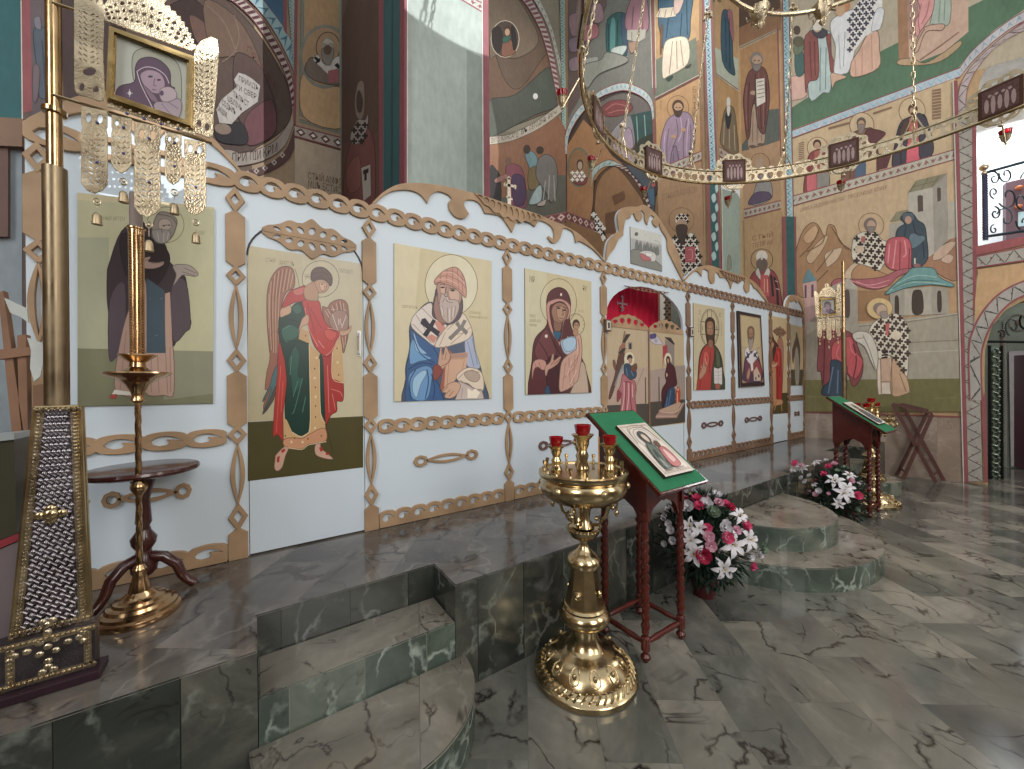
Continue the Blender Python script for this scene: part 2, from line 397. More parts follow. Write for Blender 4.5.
    def cross_grid(s, col, poly, d, sh=0, shy=0):
        P = poly if not isinstance(poly, str) else pp(poly)
        x0 = min(p[0] for p in P); x1 = max(p[0] for p in P); y0 = min(p[1] for p in P); y1 = max(p[1] for p in P)
        def inside(x, y):
            c = False; n = len(P)
            for i in range(n):
                a, b = P[i], P[(i+1) % n]
                if (a[1] > y) != (b[1] > y) and x < (b[0]-a[0])*(y-a[1])/(b[1]-a[1])+a[0]: c = not c
            return c
        loops = []; j = 0; y = y0
        while y < y1+abs(sh)*(x1-x0):
            x = x0+(d*.5 if j % 2 else 0)
            while x < x1:
                yy = y+sh*(x-x0)
                if inside(x, yy):
                    a = d*.42; b = d*.15
                    loops.append([(x-b, yy-a), (x+b, yy-a), (x+b, yy-b), (x+a, yy-b), (x+a, yy+b), (x+b, yy+b), (x+b, yy+a), (x-b, yy+a), (x-b, yy+b), (x-a, yy+b), (x-a, yy-b), (x-b, yy-b)])
                x += d
            y += d*.75; j += 1
        return s.put([s.P(l) for l in loops], col) if loops else s
    def band(s, a, w, n, base, pat, kind='tri', edge=None, ew=.12):
        """ornament strip: a,b polylines' ends along one edge, w=(dx,dy) across (or pair of end widths)"""
        a0, a1 = a; w0, w1 = w if isinstance(w[0], (tuple, list)) else (w, w)
        def Q(t, c): return (a0[0]+(a1[0]-a0[0])*t+(w0[0]+(w1[0]-w0[0])*t)*c, a0[1]+(a1[1]-a0[1])*t+(w0[1]+(w1[1]-w0[1])*t)*c)
        s.g(base, [Q(0, 0), Q(1, 0), Q(1, 1), Q(0, 1)])
        if edge:
            s.q(edge, [Q(0, 0), Q(1, 0), Q(1, ew), Q(0, ew)], [Q(0, 1-ew), Q(1, 1-ew), Q(1, 1), Q(0, 1)])
        lo = ew*1.3; hi = 1-ew*1.3; L = []; L2 = []
        pats = pat if isinstance(pat, (list, tuple)) else [pat]
        for i in range(n):
            t0 = i/n; t1 = (i+1)/n; tm = (t0+t1)/2; d = (t1-t0)
            if kind == 'tri':
                p, q = (lo, hi) if i % 2 else (hi, lo)
                L.append([Q(t0, p), Q(t0+d*.12, p), Q(t1, q), Q(t1-d*.12, q)])
                L2.append([Q(tm-d*.12, .5+(.2 if i % 2 else -.2)), Q(tm+d*.12, .5+(.2 if i % 2 else -.2)), Q(tm, .5+(.02 if i % 2 else -.02))])
            elif kind == 'wave':
                L.append([Q(t0+d*.1, lo), Q(t0+d*.5, hi), Q(t0+d*.9, lo), Q(t0+d*.5, .5)])
            elif kind == 'zig':
                L.append([Q(t0, lo), Q(tm, hi), Q(t1, lo), Q(t1, lo+.2), Q(tm, hi), Q(t0, lo+.2)])
                L2.append([Q(tm-d*.1, lo), Q(tm+d*.1, lo), Q(tm, .5)])
            elif kind == 'diam':
                L.append([Q(t0+d*.1, .5), Q(tm, lo), Q(t1-d*.1, .5), Q(tm, hi)]); L2.append([Q(t0+d*.3, .5), Q(tm, .35), Q(t1-d*.3, .5), Q(tm, .65)])
            elif kind == 'check':
                L.append([Q(t0, lo), Q(tm, lo), Q(t1, hi), Q(tm, hi)])
            elif kind == 'leaf':
                c = .3 if i % 2 else .7; o_ = 1-c
                L.append([Q(t0, c), Q(t0+d*.5, o_), Q(t0+d*.9, c), Q(t0+d*.5, .5)])
                L2.append([Q(t0+d*.2, .45), Q(t0+d*.45, .25), Q(t0+d*.6, .5), Q(t0+d*.4, .75)])
        if L: s.put([s.P(l) for l in L], pats[0])
        if L2: s.put([s.P(l) for l in L2], pats[-1])
        return s
    def arcband(s, P0, P1, n, base, pat, kind='tri', edge=None, ew=.12):
        """ornament strip between two open polylines of equal length"""
        A = catmull(pp(P0) if isinstance(P0, str) else P0, False, 6); B = catmull(pp(P1) if isinstance(P1, str) else P1, False, 6)
        m = len(A)-1
        def Q(t, c):
            t = min(max(t, 0), 1)*m; i = min(int(t), m-1); f = t-i
            a = (A[i][0]+(A[i+1][0]-A[i][0])*f, A[i][1]+(A[i+1][1]-A[i][1])*f); b = (B[i][0]+(B[i+1][0]-B[i][0])*f, B[i][1]+(B[i+1][1]-B[i][1])*f)
            return (a[0]+(b[0]-a[0])*c, a[1]+(b[1]-a[1])*c)
        def strip(c0, c1): return [[Q(i/m, c0), Q((i+1)/m, c0), Q((i+1)/m, c1), Q(i/m, c1)] for i in range(m)]
        s.put([s.P(l) for l in strip(0, 1)], base)
        if edge: s.put([s.P(l) for l in strip(0, ew)+strip(1-ew, 1)], edge)
        lo = ew*1.3; hi = 1-ew*1.3; L = []
        if n < 2: return s
        for i in range(n):
            t0 = i/n; t1 = (i+1)/n; d = t1-t0; tm = (t0+t1)/2
            if kind == 'check': L.append([Q(t0, lo), Q(tm, lo), Q(tm, hi), Q(t0, hi)])
            elif kind == 'tri':
                p, q = (lo, hi) if i % 2 else (hi, lo)
                L.append([Q(t0, p), Q(t0+d*.15, p), Q(t1, q), Q(t1-d*.15, q)]); L.append([Q(tm-d*.12, .5), Q(tm+d*.12, .5), Q(tm, .62)])
            elif kind == 'wave': L.append([Q(t0+d*.1, lo), Q(t0+d*.5, hi), Q(t0+d*.9, lo), Q(t0+d*.5, .5)])
        s.put([s.P(l) for l in L], pat); return s
    def mesh(s, name, extra=None):
        """extra: MB with base solids, coloured per material index from a list"""
        v = list(s.v); f = list(s.f); c = list(s.c)
        if extra:
            mb, cols = extra; b = len(v); v += [Vector(p) for p in mb.v]; f += [tuple(i+b for i in q) for q in mb.f]; c += [lin(cols[m]) for m in mb.mi]
        me = bpy.data.meshes.new(name); me.from_pydata(v, [], f)
        at = me.color_attributes.new('Col', 'FLOAT_COLOR', 'CORNER')
        arr = []
        for p, cc in zip(me.polygons, c): arr += list(cc)*p.loop_total
        at.data.foreach_set('color', arr); me.update(); return me
    def build(s, name, m, parent=None, extra=None, label=None):
        return link(name, s.mesh(name, extra), m, parent, world=True, label=label)
def shade(h, k):
    h = h.lstrip('#'); return ''.join('%02x' % max(0, min(255, int(int(h[i:i+2], 16)*k))) for i in (0, 2, 4))
# ================================================================== SETTING
YS = 2.90; ZS = 0.57; YE = 1.84            # icon screen plane, platform level, platform edge
WR0 = Vector((8.73, 2.9)); WD = Vector((-.312, .95)).normalized()
def WRp(t): p = WR0+WD*t; return (p.x, p.y)
P741 = WRp(1.034); P706 = (7.04, P741[1])
WD2 = WD; P568 = (7.04+WD.x*2.95, P706[1]+WD.y*2.95); YB = P568[1]
PL_R = wall_plane(WRp(0), WRp(1)); PL_F = PY(P741[1]); PL_S = wall_plane(P706, P568); PL_B = PY(YB)
YP = 3.6
PM = paint_mat('painted_plaster', .62, .16, 1.0, .25, 1.6, .84, .07)
PI = paint_mat('icon_print', .32, .05, 1.0, .4, 5, .97, .03)
M_floor = marble('floor_marble', '494a47', '66655e', '868178', '1a1512', 'a9a99a', .12, .66, .33, -54, 'XY', .95, .10, .002, vs=1.5, stretch=(1, 1), mcol='55554e', crack=2.6)
M_top = marble('platform_top_marble', '3b3835', '59534e', '756d66', '241d1a', 'a49c92', .11, .75, .38, -54, 'XY', .8, .22, .001, vs=1.6, mcol='5a534d', crack=1.5)
M_side = marble('riser_marble', '292c2a', '3e413c', '5f5e55', '1d1b18', '9aa296', .14, .31, 2.0, 0, 'XZ', .7, .45, .003, vs=2.0, mcol='1d1e1b', offs=(.1, .2))
M_step = marble('green_step_marble', '333c37', '4d5850', '74786c', '1f211d', 'a9b3a8', .13, .3, 2.0, 0, 'XZ', .5, .75, .003, vs=2.2, mcol='6b7065')
M_steptop = marble('step_top_marble', '615c54', '7b746a', '938b7f', '2a221e', 'aaa496', .12, .9, 1.2, 20, 'XY', .95, .2, .002, vs=2.0, mcol='57504a', crack=3.2)
M_wains = marble('wainscot_marble', '8b7a6d', 'a08d80', 'b3a296', '5d4a41', 'c9bcb0', .2, .6, 1.2, 0, 'XZ', .5, .4, .003, vs=1.8, mcol='8b7a6d')
def slab(name, plan, z0, z1, mats, kind='structure', bev=.006):
    bm = bmesh.new(); vb = [bm.verts.new((x, y, z0)) for x, y in plan]; f = bm.faces.new(vb)
    r = bmesh.ops.extrude_face_region(bm, geom=[f])
    for v in [g for g in r['geom'] if isinstance(g, bmesh.types.BMVert)]: v.co.z = z1
    bmesh.ops.recalc_face_normals(bm, faces=bm.faces[:])
    if bev: bmesh.ops.bevel(bm, geom=[e for e in bm.edges if all(abs(v.co.z-z1) < 1e-6 for v in e.verts)], offset=bev, segments=2, affect='EDGES')
    for p in bm.faces: p.material_index = 0 if p.normal.z > .7 else 1
    me = bpy.data.meshes.new(name); bm.to_mesh(me); bm.free()
    o = link(name, me, mats)
    if kind: o['kind'] = kind
    return o
mb = MB(); mb.add([(-6, -5, 0), (14, -5, 0), (14, 8, 0), (-6, 8, 0)], [(0, 1, 2, 3)])
meta(mb.build('floor', M_floor), kind='structure')
RX0, RX1 = 0.0, .87; RX2, RX3 = 7.22, 8.05; YR = 2.13
xr = WRp(-1.0)[0]+.1
slab('raised_platform', [(-4, YE), (RX0, YE), (RX0, YR), (RX1, YR), (RX1, YE), (RX2, YE), (RX2, YR), (RX3, YR), (RX3, YE), (9.2, YE), (8.85, 2.9), (8.6, 3.9), (6.2, 6.7), (-4, 6.7)], 0, ZS, [M_top, M_side])
def halfdisc(cx, cy, rx, ry, n=40, y1=None):
    return [(cx-rx*cos(pi*i/n), cy-ry*sin(pi*i/n)) for i in range(n+1)]
slab('platform_step', [(RX0+.003, YE), (RX1-.003, YE), (RX1-.003, YR-.003), (RX0+.003, YR-.003)], 0, .38, [M_steptop, M_step])
slab('platform_step', halfdisc(.445, YE-.003, .475, .47), 0, .19, [M_steptop, M_step])
slab('platform_step', [(RX2+.003, YE), (RX3-.003, YE), (RX3-.003, YR-.003), (RX2+.003, YR-.003)], 0, .38, [M_steptop, M_step])
slab('platform_step', halfdisc(7.63, YE-.003, .46, .45), 0, .19, [M_steptop, M_step])
slab('platform_step', halfdisc(4.2, YE-.003, .67, .66), 0, .385, [M_steptop, M_step])
slab('platform_step', halfdisc(4.25, YE-.006, 1.06, .94), 0, .19, [M_steptop, M_step])

# ---------------------------------------------------------------- right fresco wall with window arch and door arch
def uR(x, y): p = PL_R.at(x, y); return ((Vector((p.x, p.y))-WR0).dot(WD), p.z)
def wR(u, z): return Vector((WR0.x+WD.x*u, WR0.y+WD.y*u, z))
win = [uR(*p) for p in [(978, 246), (977, 200), (976, 150), (975.5, 110), (979, 85), (985, 67), (997, 50), (1020, 36), (1042, 29)]]
dor = [uR(*p) for p in [(988, 484), (986, 430), (984.5, 380), (985, 350), (992, 325), (1006, 309), (1024, 300), (1044, 296)]]
uc = uR(1054, 300)[0]; TOPZ = 11.0
dor[0] = (dor[0][0], 0.0); u0 = 1.034; zs_ = win[0][1]
left = [(u0, 0)]+[(u0, TOPZ), (uc, TOPZ), (uc, win[-1][1]+.03)]+[w for w in win[::-1]]+[(uc, zs_), (uc, dor[-1][1]+.02)]+dor[::-1]
ctr = lambda q: (2*uc-q[0], q[1])
right = [(uc-2.6, 0), (uc-2.6, TOPZ)]+[ctr(q) for q in left[2:]]
nrm = PL_R.n
mbw = MB()
for lp in (left, right): mbw.prism([wR(u, z) for u, z in lp], -nrm*.45)
p = Paint(PL_R, .0006)
W = p
# sky + ground of upper scene
p.o(); p.g('b8a98e', '786,-90 1080,-90 1080,40 786,125')
p.g('587a5c', '787,110 884,49 968,7 1010,-14 1090,-60 1090,20 1024,9 995,29 972,50 958,68 787,131')
p.o(784, 0, 6.4)
p.g('a5764f', '725,-60 790,-60 800,400 735,412'); p.g('c9a68c', '790,-60 1180,-60 1180,200 1024,330 850,400 800,380')
p.g('a97c72', '790,-60 860,-60 860,220 800,250'); p.m('b99a70', '735,380 820,370 900,400 1010,340 1120,260 1130,290 1020,380 900,412 740,412')
p.m('d9918c', '850,-60 975,-60 960,60 900,160 850,230 840,140 870,60'); p.m('a9b7a6', '975,-60 1060,-60 1060,140 990,160 950,150 930,170 960,40')
p.m('caa288', '900,170 1020,150 1010,190 910,200 860,320 832,328 850,250'); p.ls('8e6a54', 7, '900,180 860,250 835,325', '870,380 1000,290 1120,200')
p.ls('b56a68', 6, '880,20 860,120 870,200', '930,0 915,80 880,150'); p.ls('7f9284', 6, '1000,0 990,140', '1030,0 1025,130')
# figures upper left
p.m('d8aa98', '40,500 80,480 130,440 150,600 60,640 30,640'); p.m('4a6b66', '70,350 120,330 130,460 80,480')
p.m('6f7a62', '60,250 100,230 130,260 120,320 70,350'); p.e('5d4b3e', 82, 190, 24, 30); p.e('66604a', 95, 265, 34, 32)
p.m('b8cac6', '160,200 270,190 300,250 300,560 250,590 160,620'); p.m('8f4a42', '150,210 200,190 220,300 220,490 160,520 140,590 130,400 130,260')
p.m('8f4a42', '270,230 300,220 300,330 330,420 300,460 285,330'); p.m('4f4a52', '180,190 225,170 280,200 250,240 200,230')
p.e('c6a27e', 212, 160, 30, 44); p.m('d8d0c0', '185,150 210,110 240,150 235,190 190,190'); p.ls('7b9390', 6, '235,300 230,580', '270,300 265,570'); p.ls('6a332d', 6, '165,260 175,500', '195,260 200,480')
p.m('dcdcdc', '310,120 430,60 480,80 470,250 420,440 380,470 320,470 330,300 300,200'); p.m('d9ab8e', '430,400 480,320 540,210 600,200 610,300 605,430 440,490')
p.g('e2ded8', '440,60 480,0 630,-30 630,60 590,190 520,230 430,350 400,300')
p.cross_grid('4a4654', '420,80 480,-20 600,-30 560,120 480,260 430,360 400,280', 42, -.1)
p.e('b9793f', 372, 30, 52, 50); p.e('c49a72', 358, 55, 34, 46); p.e('7a5a3a', 350, 10, 36, 26); p.ls('c98f7c', 5, '500,300 500,470', '560,220 565,440', '455,380 460,480'); p.ls('9aa8ac', 5, '350,220 360,440', '390,200 380,420')
p.m('d2a889', '300,470 340,470 400,490 330,520 310,560'); p.m('dcdcdc', '590,60 640,60 620,170 590,190 560,190')
# blue border between registers, sweeping up round the window arch
def band(p, x0, y0, x1, y1, w0, w1, n, base, pat, kind='tri', edge=None, ew=.12): return p.band(((x0, y0), (x1, y1)), (w0, w1), n, base, pat, kind, edge, ew)
p.o(); band(p, 788, 139.5, 960, 77, (0, -8.5), (0, -10.5), 18, 'b4c4cc', ['7fb3cf', 'c4a9ae'], 'zig', '8b4c4c', .12)
p.arcband('960,77 974,60 998,38 1024,21 1060,8', '960,66.5 972,50 996,29 1024,10.5 1060,-4', 12, 'c4c0c2', '8fa9b6', 'wave', '8b4c4c', .1)
p.arcband('966,112 968,88 979,66 997,46 1024,30 1060,17', '957,112 958,92 964,76 976,60 1000,38 1022,22', 14, 'b7a7a4', '6d5a5c', 'tri', '8b4c4c', .09)
# middle register: tan ground with half figures
p.g('c7ab80', '789,140 955,78 958,88 956,150 789,197')
p.o(784, 80, 6.4)
for cx, cy, r in ((215, 430, 66), (498, 285, 78), (820, 195, 84)): p.e('cdb288', cx, cy, r*.98, r*1.0); p.ring('8a5f3d', cx, cy, r, r*1.02, 5)
def half(cx, top, w, h, robe, mid, low, hair, skin='b9926e', beard=None, sh=-.27):
    T = lambda a: [(cx+x*w, top+y*h+sh*x*w) for x, y in a]
    p.m(robe, T([(-.15, .18), (-.4, .24), (-.55, .5), (-.6, 1), (.55, 1), (.5, .45), (.38, .22), (.15, .18)]))
    p.g(mid, T([(-.12, .2), (.16, .2), (.2, 1), (-.2, 1)])); p.g(low, T([(-.18, .62), (.2, .62), (.22, 1), (-.22, 1)]))
    p.ls(shade(robe, .6), 5, T([(-.4, .3), (-.38, .95)]), T([(.35, .3), (.38, .95)]))
    hx, hy = T([(0, .08)])[0]; r = h*.085
    p.e(hair, hx, hy-r*.2, r*.95, r*1.05); p.e(skin, hx, hy+r*.15, r*.65, r*.8)
    if beard: p.m(beard, [(hx-r*.7, hy+r*.2), (hx+r*.7, hy+r*.2), (hx+r*.5, hy+r*1.4), (hx-r*.1, hy+r*2.1), (hx-r*.6, hy+r*1.4)])
    p.e(skin, *T([(.02, .38)])[0], r*.5, r*.35)
half(212, 385, 130, 330, '8c3b36', 'a5513f', 'd24a52', '54382a')
p.g('8f8a80', '205,600 290,585 290,670 205,690'); p.m('c9535a', '150,600 205,590 205,700 150,712')
half(495, 245, 190, 380, '7a5240', '8a6a48', '4f6480', '6c5a50', beard='8c7a70')
p.m('66383a', '520,330 560,310 650,335 600,390 560,420 520,400'); p.g('66383a', '590,470 690,465 660,560 595,575'); p.g('c9a878', '525,520 590,490 590,590 525,605')
half(825, 160, 200, 380, '4b4650', 'b34f3c', 'd23f55', '5b3d2c')
p.m('4b4650', '850,215 900,230 940,330 955,460 870,500 865,330'); p.m('5a4336', '745,310 790,250 795,330 740,420')
p.q('8a6a4e', '95,400 128,390 128,500 95,510', '285,300 425,262 425,276 285,314', '570,205 690,165 690,178 570,218', '950,60 1005,50 1005,240 950,250', '295,560 300,560 300,600 295,600')
for i in range(9): p.ls('c7ab80', 4, '94,%d 130,%d' % (408+i*12, 404+i*12), '948,%d 1008,%d' % (75+i*20, 66+i*20))
# floral border under
p.o(); band(p, 790, 206.5, 958, 158.5, (0, -10.5), (0, -11), 24, 'bdb6a4', ['4f5b4e', '9c5a54'], 'leaf', '8e4a48', .1)
# large lower scene
p.g('b98f61', '790,207 958,159 962,395 797,395')
p.g('c4a57c', '790,207 957,159 958,205 880,245 792,250')
p.o(790, 170, 6.0235)
p.t('8a6a4e', 'ЦАРИЦА ЕВДОКИЯ НИКОЛАЕ', 60, 250, 270, 22, -.27); p.t('8a6a4e', 'ПРОДАЮЩЕ КОВЕР', 350, 172, 235, 22, -.27)
p.m('a97c4e', '40,470 80,360 130,315 170,330 210,400 230,330 270,340 300,430 370,490 380,640 300,760 60,760 30,600')
p.m('c39a6d', '80,400 150,330 170,390 110,440'); p.m('c9a67e', '100,520 170,430 230,390 200,470 130,560'); p.m('cdb08c', '215,500 310,465 290,530 230,580 215,560'); p.m('d0b593', '340,600 380,560 430,550 410,620 370,660 320,640')
p.ls('7d5a38', 6, '210,390 190,440 100,490', '250,340 330,460 360,470', '160,610 260,480', '60,520 140,430 180,340', '230,600 150,680')
p.m('b08050', '370,620 430,560 520,600 600,640 500,660 400,680')
p.m('a4714d', '790,590 860,490 950,430 1010,400 1010,660 850,600'); p.m('c3a38a', '880,480 960,430 1000,440 930,520 860,540'); p.m('c9a68e', '910,540 950,505 985,520 960,560')
# towers
p.g('b5aea0', '712,130 860,100 868,500 835,520 740,400 712,260'); p.g('9e978a', '860,100 945,18 950,420 868,500'); p.g('8b8568', '708,135 760,60 950,14 860,100'); p.ls('6f6a50', 4, '735,100 890,60', '760,70 720,130', '830,48 790,118', '900,30 850,100')
p.g('5c4a40', '768,160 800,150 802,245 770,250'); p.g('5c4a40', '886,115 908,105 910,180 888,190'); p.e('5c4a40', 784, 160, 16, 12); p.e('5c4a40', 897, 112, 11, 10)
p.g('a9a293', '597,322 700,300 700,400 640,410 597,420'); p.g('8b8568', '600,310 640,250 712,235 715,255 680,300'); p.g('b3a998', '950,190 1005,180 1005,400 950,420')
# crosses bishop reaching
p.ring('8b6a40', 489, 330, 76, 74, 5)
p.m('d8cdb8', '390,400 440,370 520,380 560,420 640,440 640,510 570,560 540,600 480,580 380,540 375,440'); p.cross_grid('3f302c', '390,400 440,375 520,385 570,430 600,450 560,560 520,590 470,575 382,535 380,440', 44, .1)
p.g('b35f55', '430,395 455,400 450,440 430,430'); p.e('7d6a62', 484, 325, 38, 42); p.e('bd9a80', 490, 332, 26, 32); p.m('8a7b74', '465,340 515,340 500,372 475,372'); p.e('cdb79a', 420, 475, 28, 22)
# woman in blue with red cloth
p.m('3f4f5a', '665,290 690,258 725,250 750,270 770,300 810,330 825,420 830,530 780,580 730,570 700,440 640,410 650,350 690,320'); p.m('5f7680', '730,380 800,390 810,420 740,470 715,430'); p.m('52636e', '680,260 740,258 745,300 690,310'); p.e('b58a72', 712, 298, 20, 24)
p.ls('2c3840', 6, '740,310 760,380 800,390', '700,330 690,400', '800,430 810,530')
p.m('b9404c', '590,420 640,400 700,405 730,450 730,560 720,605 640,600 600,590 570,550 575,470'); p.ls('d77a80', 9, '640,420 620,590', '690,420 700,500 680,520', '600,440 590,560'); p.ls('862834', 7, '665,430 660,600', '720,470 715,600')
p.m('a8505a', '250,680 290,650 420,655 560,640 650,600 760,590 650,640 600,690 520,715 430,700 340,660 290,690 260,700'); p.ls('cf8288', 6, '360,662 480,690 600,660', '400,668 500,705 590,690')
# little buildings + domes
p.o(790, 280, 6.0235)
p.g('c59a92', '75,20 160,0 165,130 185,150 185,230 120,240 90,160'); p.g('5d8a96', '75,15 110,-75 160,0'); p.q('6b4a5a', '88,30 100,28 100,105 88,108', '128,25 142,22 142,100 128,102')
p.g('b18a84', '90,160 185,140 185,200 130,240 90,380'); p.g('8d8276', '120,240 200,170 225,165 230,300 130,330')
p.g('a79e90', '200,60 320,0 405,40 410,300 320,320 230,300 215,160'); p.g('b9b09f', '320,5 350,-18 405,40 405,60 330,40'); p.m('5e4f4a', '330,80 345,55 358,80 358,210 332,210')
p.g('9c7244', '410,60 620,60 630,230 560,240 410,245')
p.g('a49c8c', '600,80 690,50 850,35 950,45 960,200 610,215'); p.g('b3aa99', '690,52 850,38 855,205 690,212')
p.m('4b3d34', '738,80 765,56 796,75 800,190 740,196'); p.m('4b3d34', '632,110 642,90 654,108 655,205 634,208'); p.m('4b3d34', '888,80 898,62 910,76 912,178 890,182')
p.m('6a9b98', '575,78 620,30 700,-40 740,-75 860,-75 900,-20 980,20 975,38 850,25 700,45 600,80'); p.ls('94bcb6', 6, '640,20 760,-30 880,-20', '600,60 740,10 940,25'); p.ls('4a7470', 5, '620,50 740,0 900,5')
p.ls('c4bfae', 10, '752,-100 752,-135'); p.e('8e5a58', 765, -90, 22, 12)
# long wall
p.g('a59c88', '100,250 410,245 410,262 560,240 1010,195 1020,600 100,600'); p.ls('8a826f', 7, '415,275 700,250 1010,205', '440,400 700,375 1015,360', '100,405 160,410'); p.ls('bbb29e', 5, '415,268 700,242 1010,198', '440,455 700,435 1015,420')
p.g('938b7a', '95,330 160,290 165,600 95,600')
p.g('746e3c', '90,600 1025,590 1030,790 90,790'); p.ls('8b8450', 3, '100,700 330,700', '860,712 1000,704')
# red-robed figure and bishop
p.m('8f3a40', '170,310 200,270 240,270 330,300 380,330 420,430 440,490 430,580 380,640 340,560 240,620 200,640 185,550 165,540 170,400')
p.m('c4323c', '260,380 320,350 370,340 400,430 440,490 400,590 350,560 340,510 290,520 250,470'); p.m('384a5c', '250,480 330,520 330,690 200,690 200,640 240,600'); p.ls('5f7890', 8, '260,520 230,680', '290,540 285,680'); p.ls('6d242b', 7, '210,300 205,520 200,620', '380,380 400,480 380,590'); p.ls('db6068', 6, '300,390 280,450 330,500', '360,360 370,420 400,450')
p.e('d3b272', 540, 168, 76, 62); p.ring('9c7a44', 540, 168, 78, 64, 4)
p.m('e0cdb4', '535,420 600,440 640,600 720,660 700,680 560,684 530,670 525,480'); p.m('c99f78', '620,470 680,520 720,650 700,682 610,684'); p.g('c7a184', '548,470 605,465 605,610 548,612'); p.ls('8d6b50', 5, '548,612 605,610', '545,420 550,680', '612,470 615,680', '660,560 700,670')
p.m('d9ceb8', '480,290 520,240 600,210 640,200 690,240 715,300 715,420 705,580 660,500 600,450 530,470 470,370'); p.cross_grid('4c3a34', '485,290 520,245 610,208 650,205 695,245 712,300 712,420 703,570 660,500 600,445 530,450 478,350', 46, .12)
p.m('cfc7b8', '380,320 430,305 490,330 530,440 520,540 490,490 450,400 390,360'); p.ls('8d867a', 5, '440,330 480,420 515,530', '400,350 450,345'); p.g('c04a48', '575,262 600,255 592,330 578,330'); p.q('2f2522', '555,430 592,425 592,435 555,440', '552,446 590,441 590,451 552,456', '550,462 588,457 588,467 550,472')
p.e('87776c', 545, 170, 44, 36, .4); p.e('c0a084', 552, 180, 30, 34, .4); p.m('9b8c84', '540,195 580,185 590,220 560,228'); p.e('d9c9ac', 640, 330, 34, 26)
# strip beside the window arch and the door
p.o(); band(p, 957, 112, 968, 481, (15, 0), (14.5, 0), 48, 'a29c92', ['4b5149', '8a4a44'], 'tri', None, .04)
p.q('8f3f44', '953.5,80 957.5,80 968.5,482 964,482', '972,112 976,110 978,246 975,300 973,330', '981.5,400 986,390 988,482 984.5,482')
p.q('c3beb4', '952.5,80 953.7,80 964.2,482 963,482')
p.g('9b4347', '976,246 1060,228 1060,236 976,255'); band(p, 977, 267.5, 1060, 255.5, (0, -12), (0, -17), 9, 'aaa398', ['4b5149', '8a4a44'], 'tri', '8f3f44', .1)
p.g('c49a63', '978,269 1060,257 1060,272 1024,288 1000,300 982,318 975,335 975,300')
p.arcband('983,400 982,360 985,342 994,322 1010,304 1030,294 1062,286', '969,400 968,350 972,330 983,309 1001,291 1026,279 1060,272', 16, 'a8a29a', '4b5149', 'tri', '8f3f44', .12)
# corner strip + recess bay (x 742-795)
band(p, 782, 0, 786, 216, (7.5, 0), (8, 0), 28, '9cc0c6', ['5b7f8a', '5b7f8a'], 'zig', '8b4448', .14)
band(p, 781, -90, 782, 0, (7.5, 0), (7.5, 0), 12, '9cc0c6', ['5b7f8a', '5b7f8a'], 'zig', '8b4448', .14)
p.g('2f5f5e', '786,216 794,216 797,400 789,400'); p.q('8b4448', '782,216 786,216 789,400 785,400', '794,216 796,216 799,400 797,400')
p.o(700, 0, 5.13)
p.g('94683f', '200,0 415,0 415,150 200,240'); p.g('5c4433', '200,-200 410,-200 410,40 200,140')
p.q('a89a80', '203,235 395,145 395,160 203,252'); p.ls('7d6a50', 4, '205,243 395,152'); p.g('ab7b44', '205,255 395,162 412,720 215,790')
p.g('5b625a', '350,560 405,555 412,715 215,790 215,740'); p.fig(290, 268, 745, 140, '6f4038', 'a88c74', 'b08c72', '82776e', None, -.3)
p.g('d9cfc0', '285,405 330,398 335,520 290,545'); p.ls('7a6a5c', 4, '292,420 326,412', '293,440 328,432', '293,460 328,452', '294,480 329,472', '294,500 329,492'); p.g('4e3f3a', '280,400 287,405 291,545 284,550')
p.g('8f3f44', '395,140 402,140 418,800 411,800')
p.o(700, 140, 5.13)
p.g('a9835a', '215,55 410,5 415,310 225,350'); p.m('8f8a86', '265,320 300,190 330,130 360,200 370,290 300,330'); p.e('a88a70', 305, 120, 24, 34); p.m('5a4a60', '250,330 280,270 350,265 360,300'); p.ring('8a6038', 308, 120, 50, 55, 4)
band(p, 225, 400, 415, 352, (0, -48), (0, -48), 8, 'a8a090', ['3f4a44', '8a4a44'], 'leaf', '8e4a48', .14)
p.g('a98556', '225,405 418,358 425,820 235,820'); p.t('7a5a3a', 'СТЫЙ', 265, 515, 110, 24, -.2); p.t('7a5a3a', 'ПЕТР АК', 270, 552, 105, 24, -.2)
p.ring('5f4a34', 317, 612, 56, 56, 4); p.m('8f3434', '265,690 300,660 360,660 395,700 415,790 415,900 260,900 255,740'); p.ls('3a2c2c', 12, '380,700 395,760 400,850', '365,690 375,800'); p.ls('c9a0a0', 4, '385,720 400,725', '390,760 408,765')
p.e('cfc6ba', 317, 595, 30, 30); p.e('6b5a50', 318, 635, 30, 34); p.m('c9c2b6', '285,680 300,655 318,700 345,655 360,670 350,700 318,720'); p.g('b3383c', '310,690 350,690 355,800 310,800'); p.q('c9c2b6', '312,592 322,592 322,612 312,612'); p.ls('d5b07a', 3, '330,710 330,780', '345,710 347,780')
rw = p.build('wall_right', PM, extra=(mbw, ['b99463', 'b99463'])); rw['kind'] = 'structure'
mb = MB(); a = [(1.0, 0), (1.0, 1.03), (-2.02, 1.03), (-2.02, 0)]
mb.prism([wR(u, z)+nrm*.001 for u, z in a], nrm*.02); bb = mb.build('baseboard_right', M_wains); bb['kind'] = 'structure'
mb = MB(); a = [(1.0, 1.03), (1.0, 1.055), (-2.02, 1.055), (-2.02, 1.03)]; mb.prism([wR(u, z)+nrm*.001 for u, z in a], nrm*.028)
o = mb.build('trim_1', mat('trim_red', '7d4440', .5)); o['kind'] = 'structure'

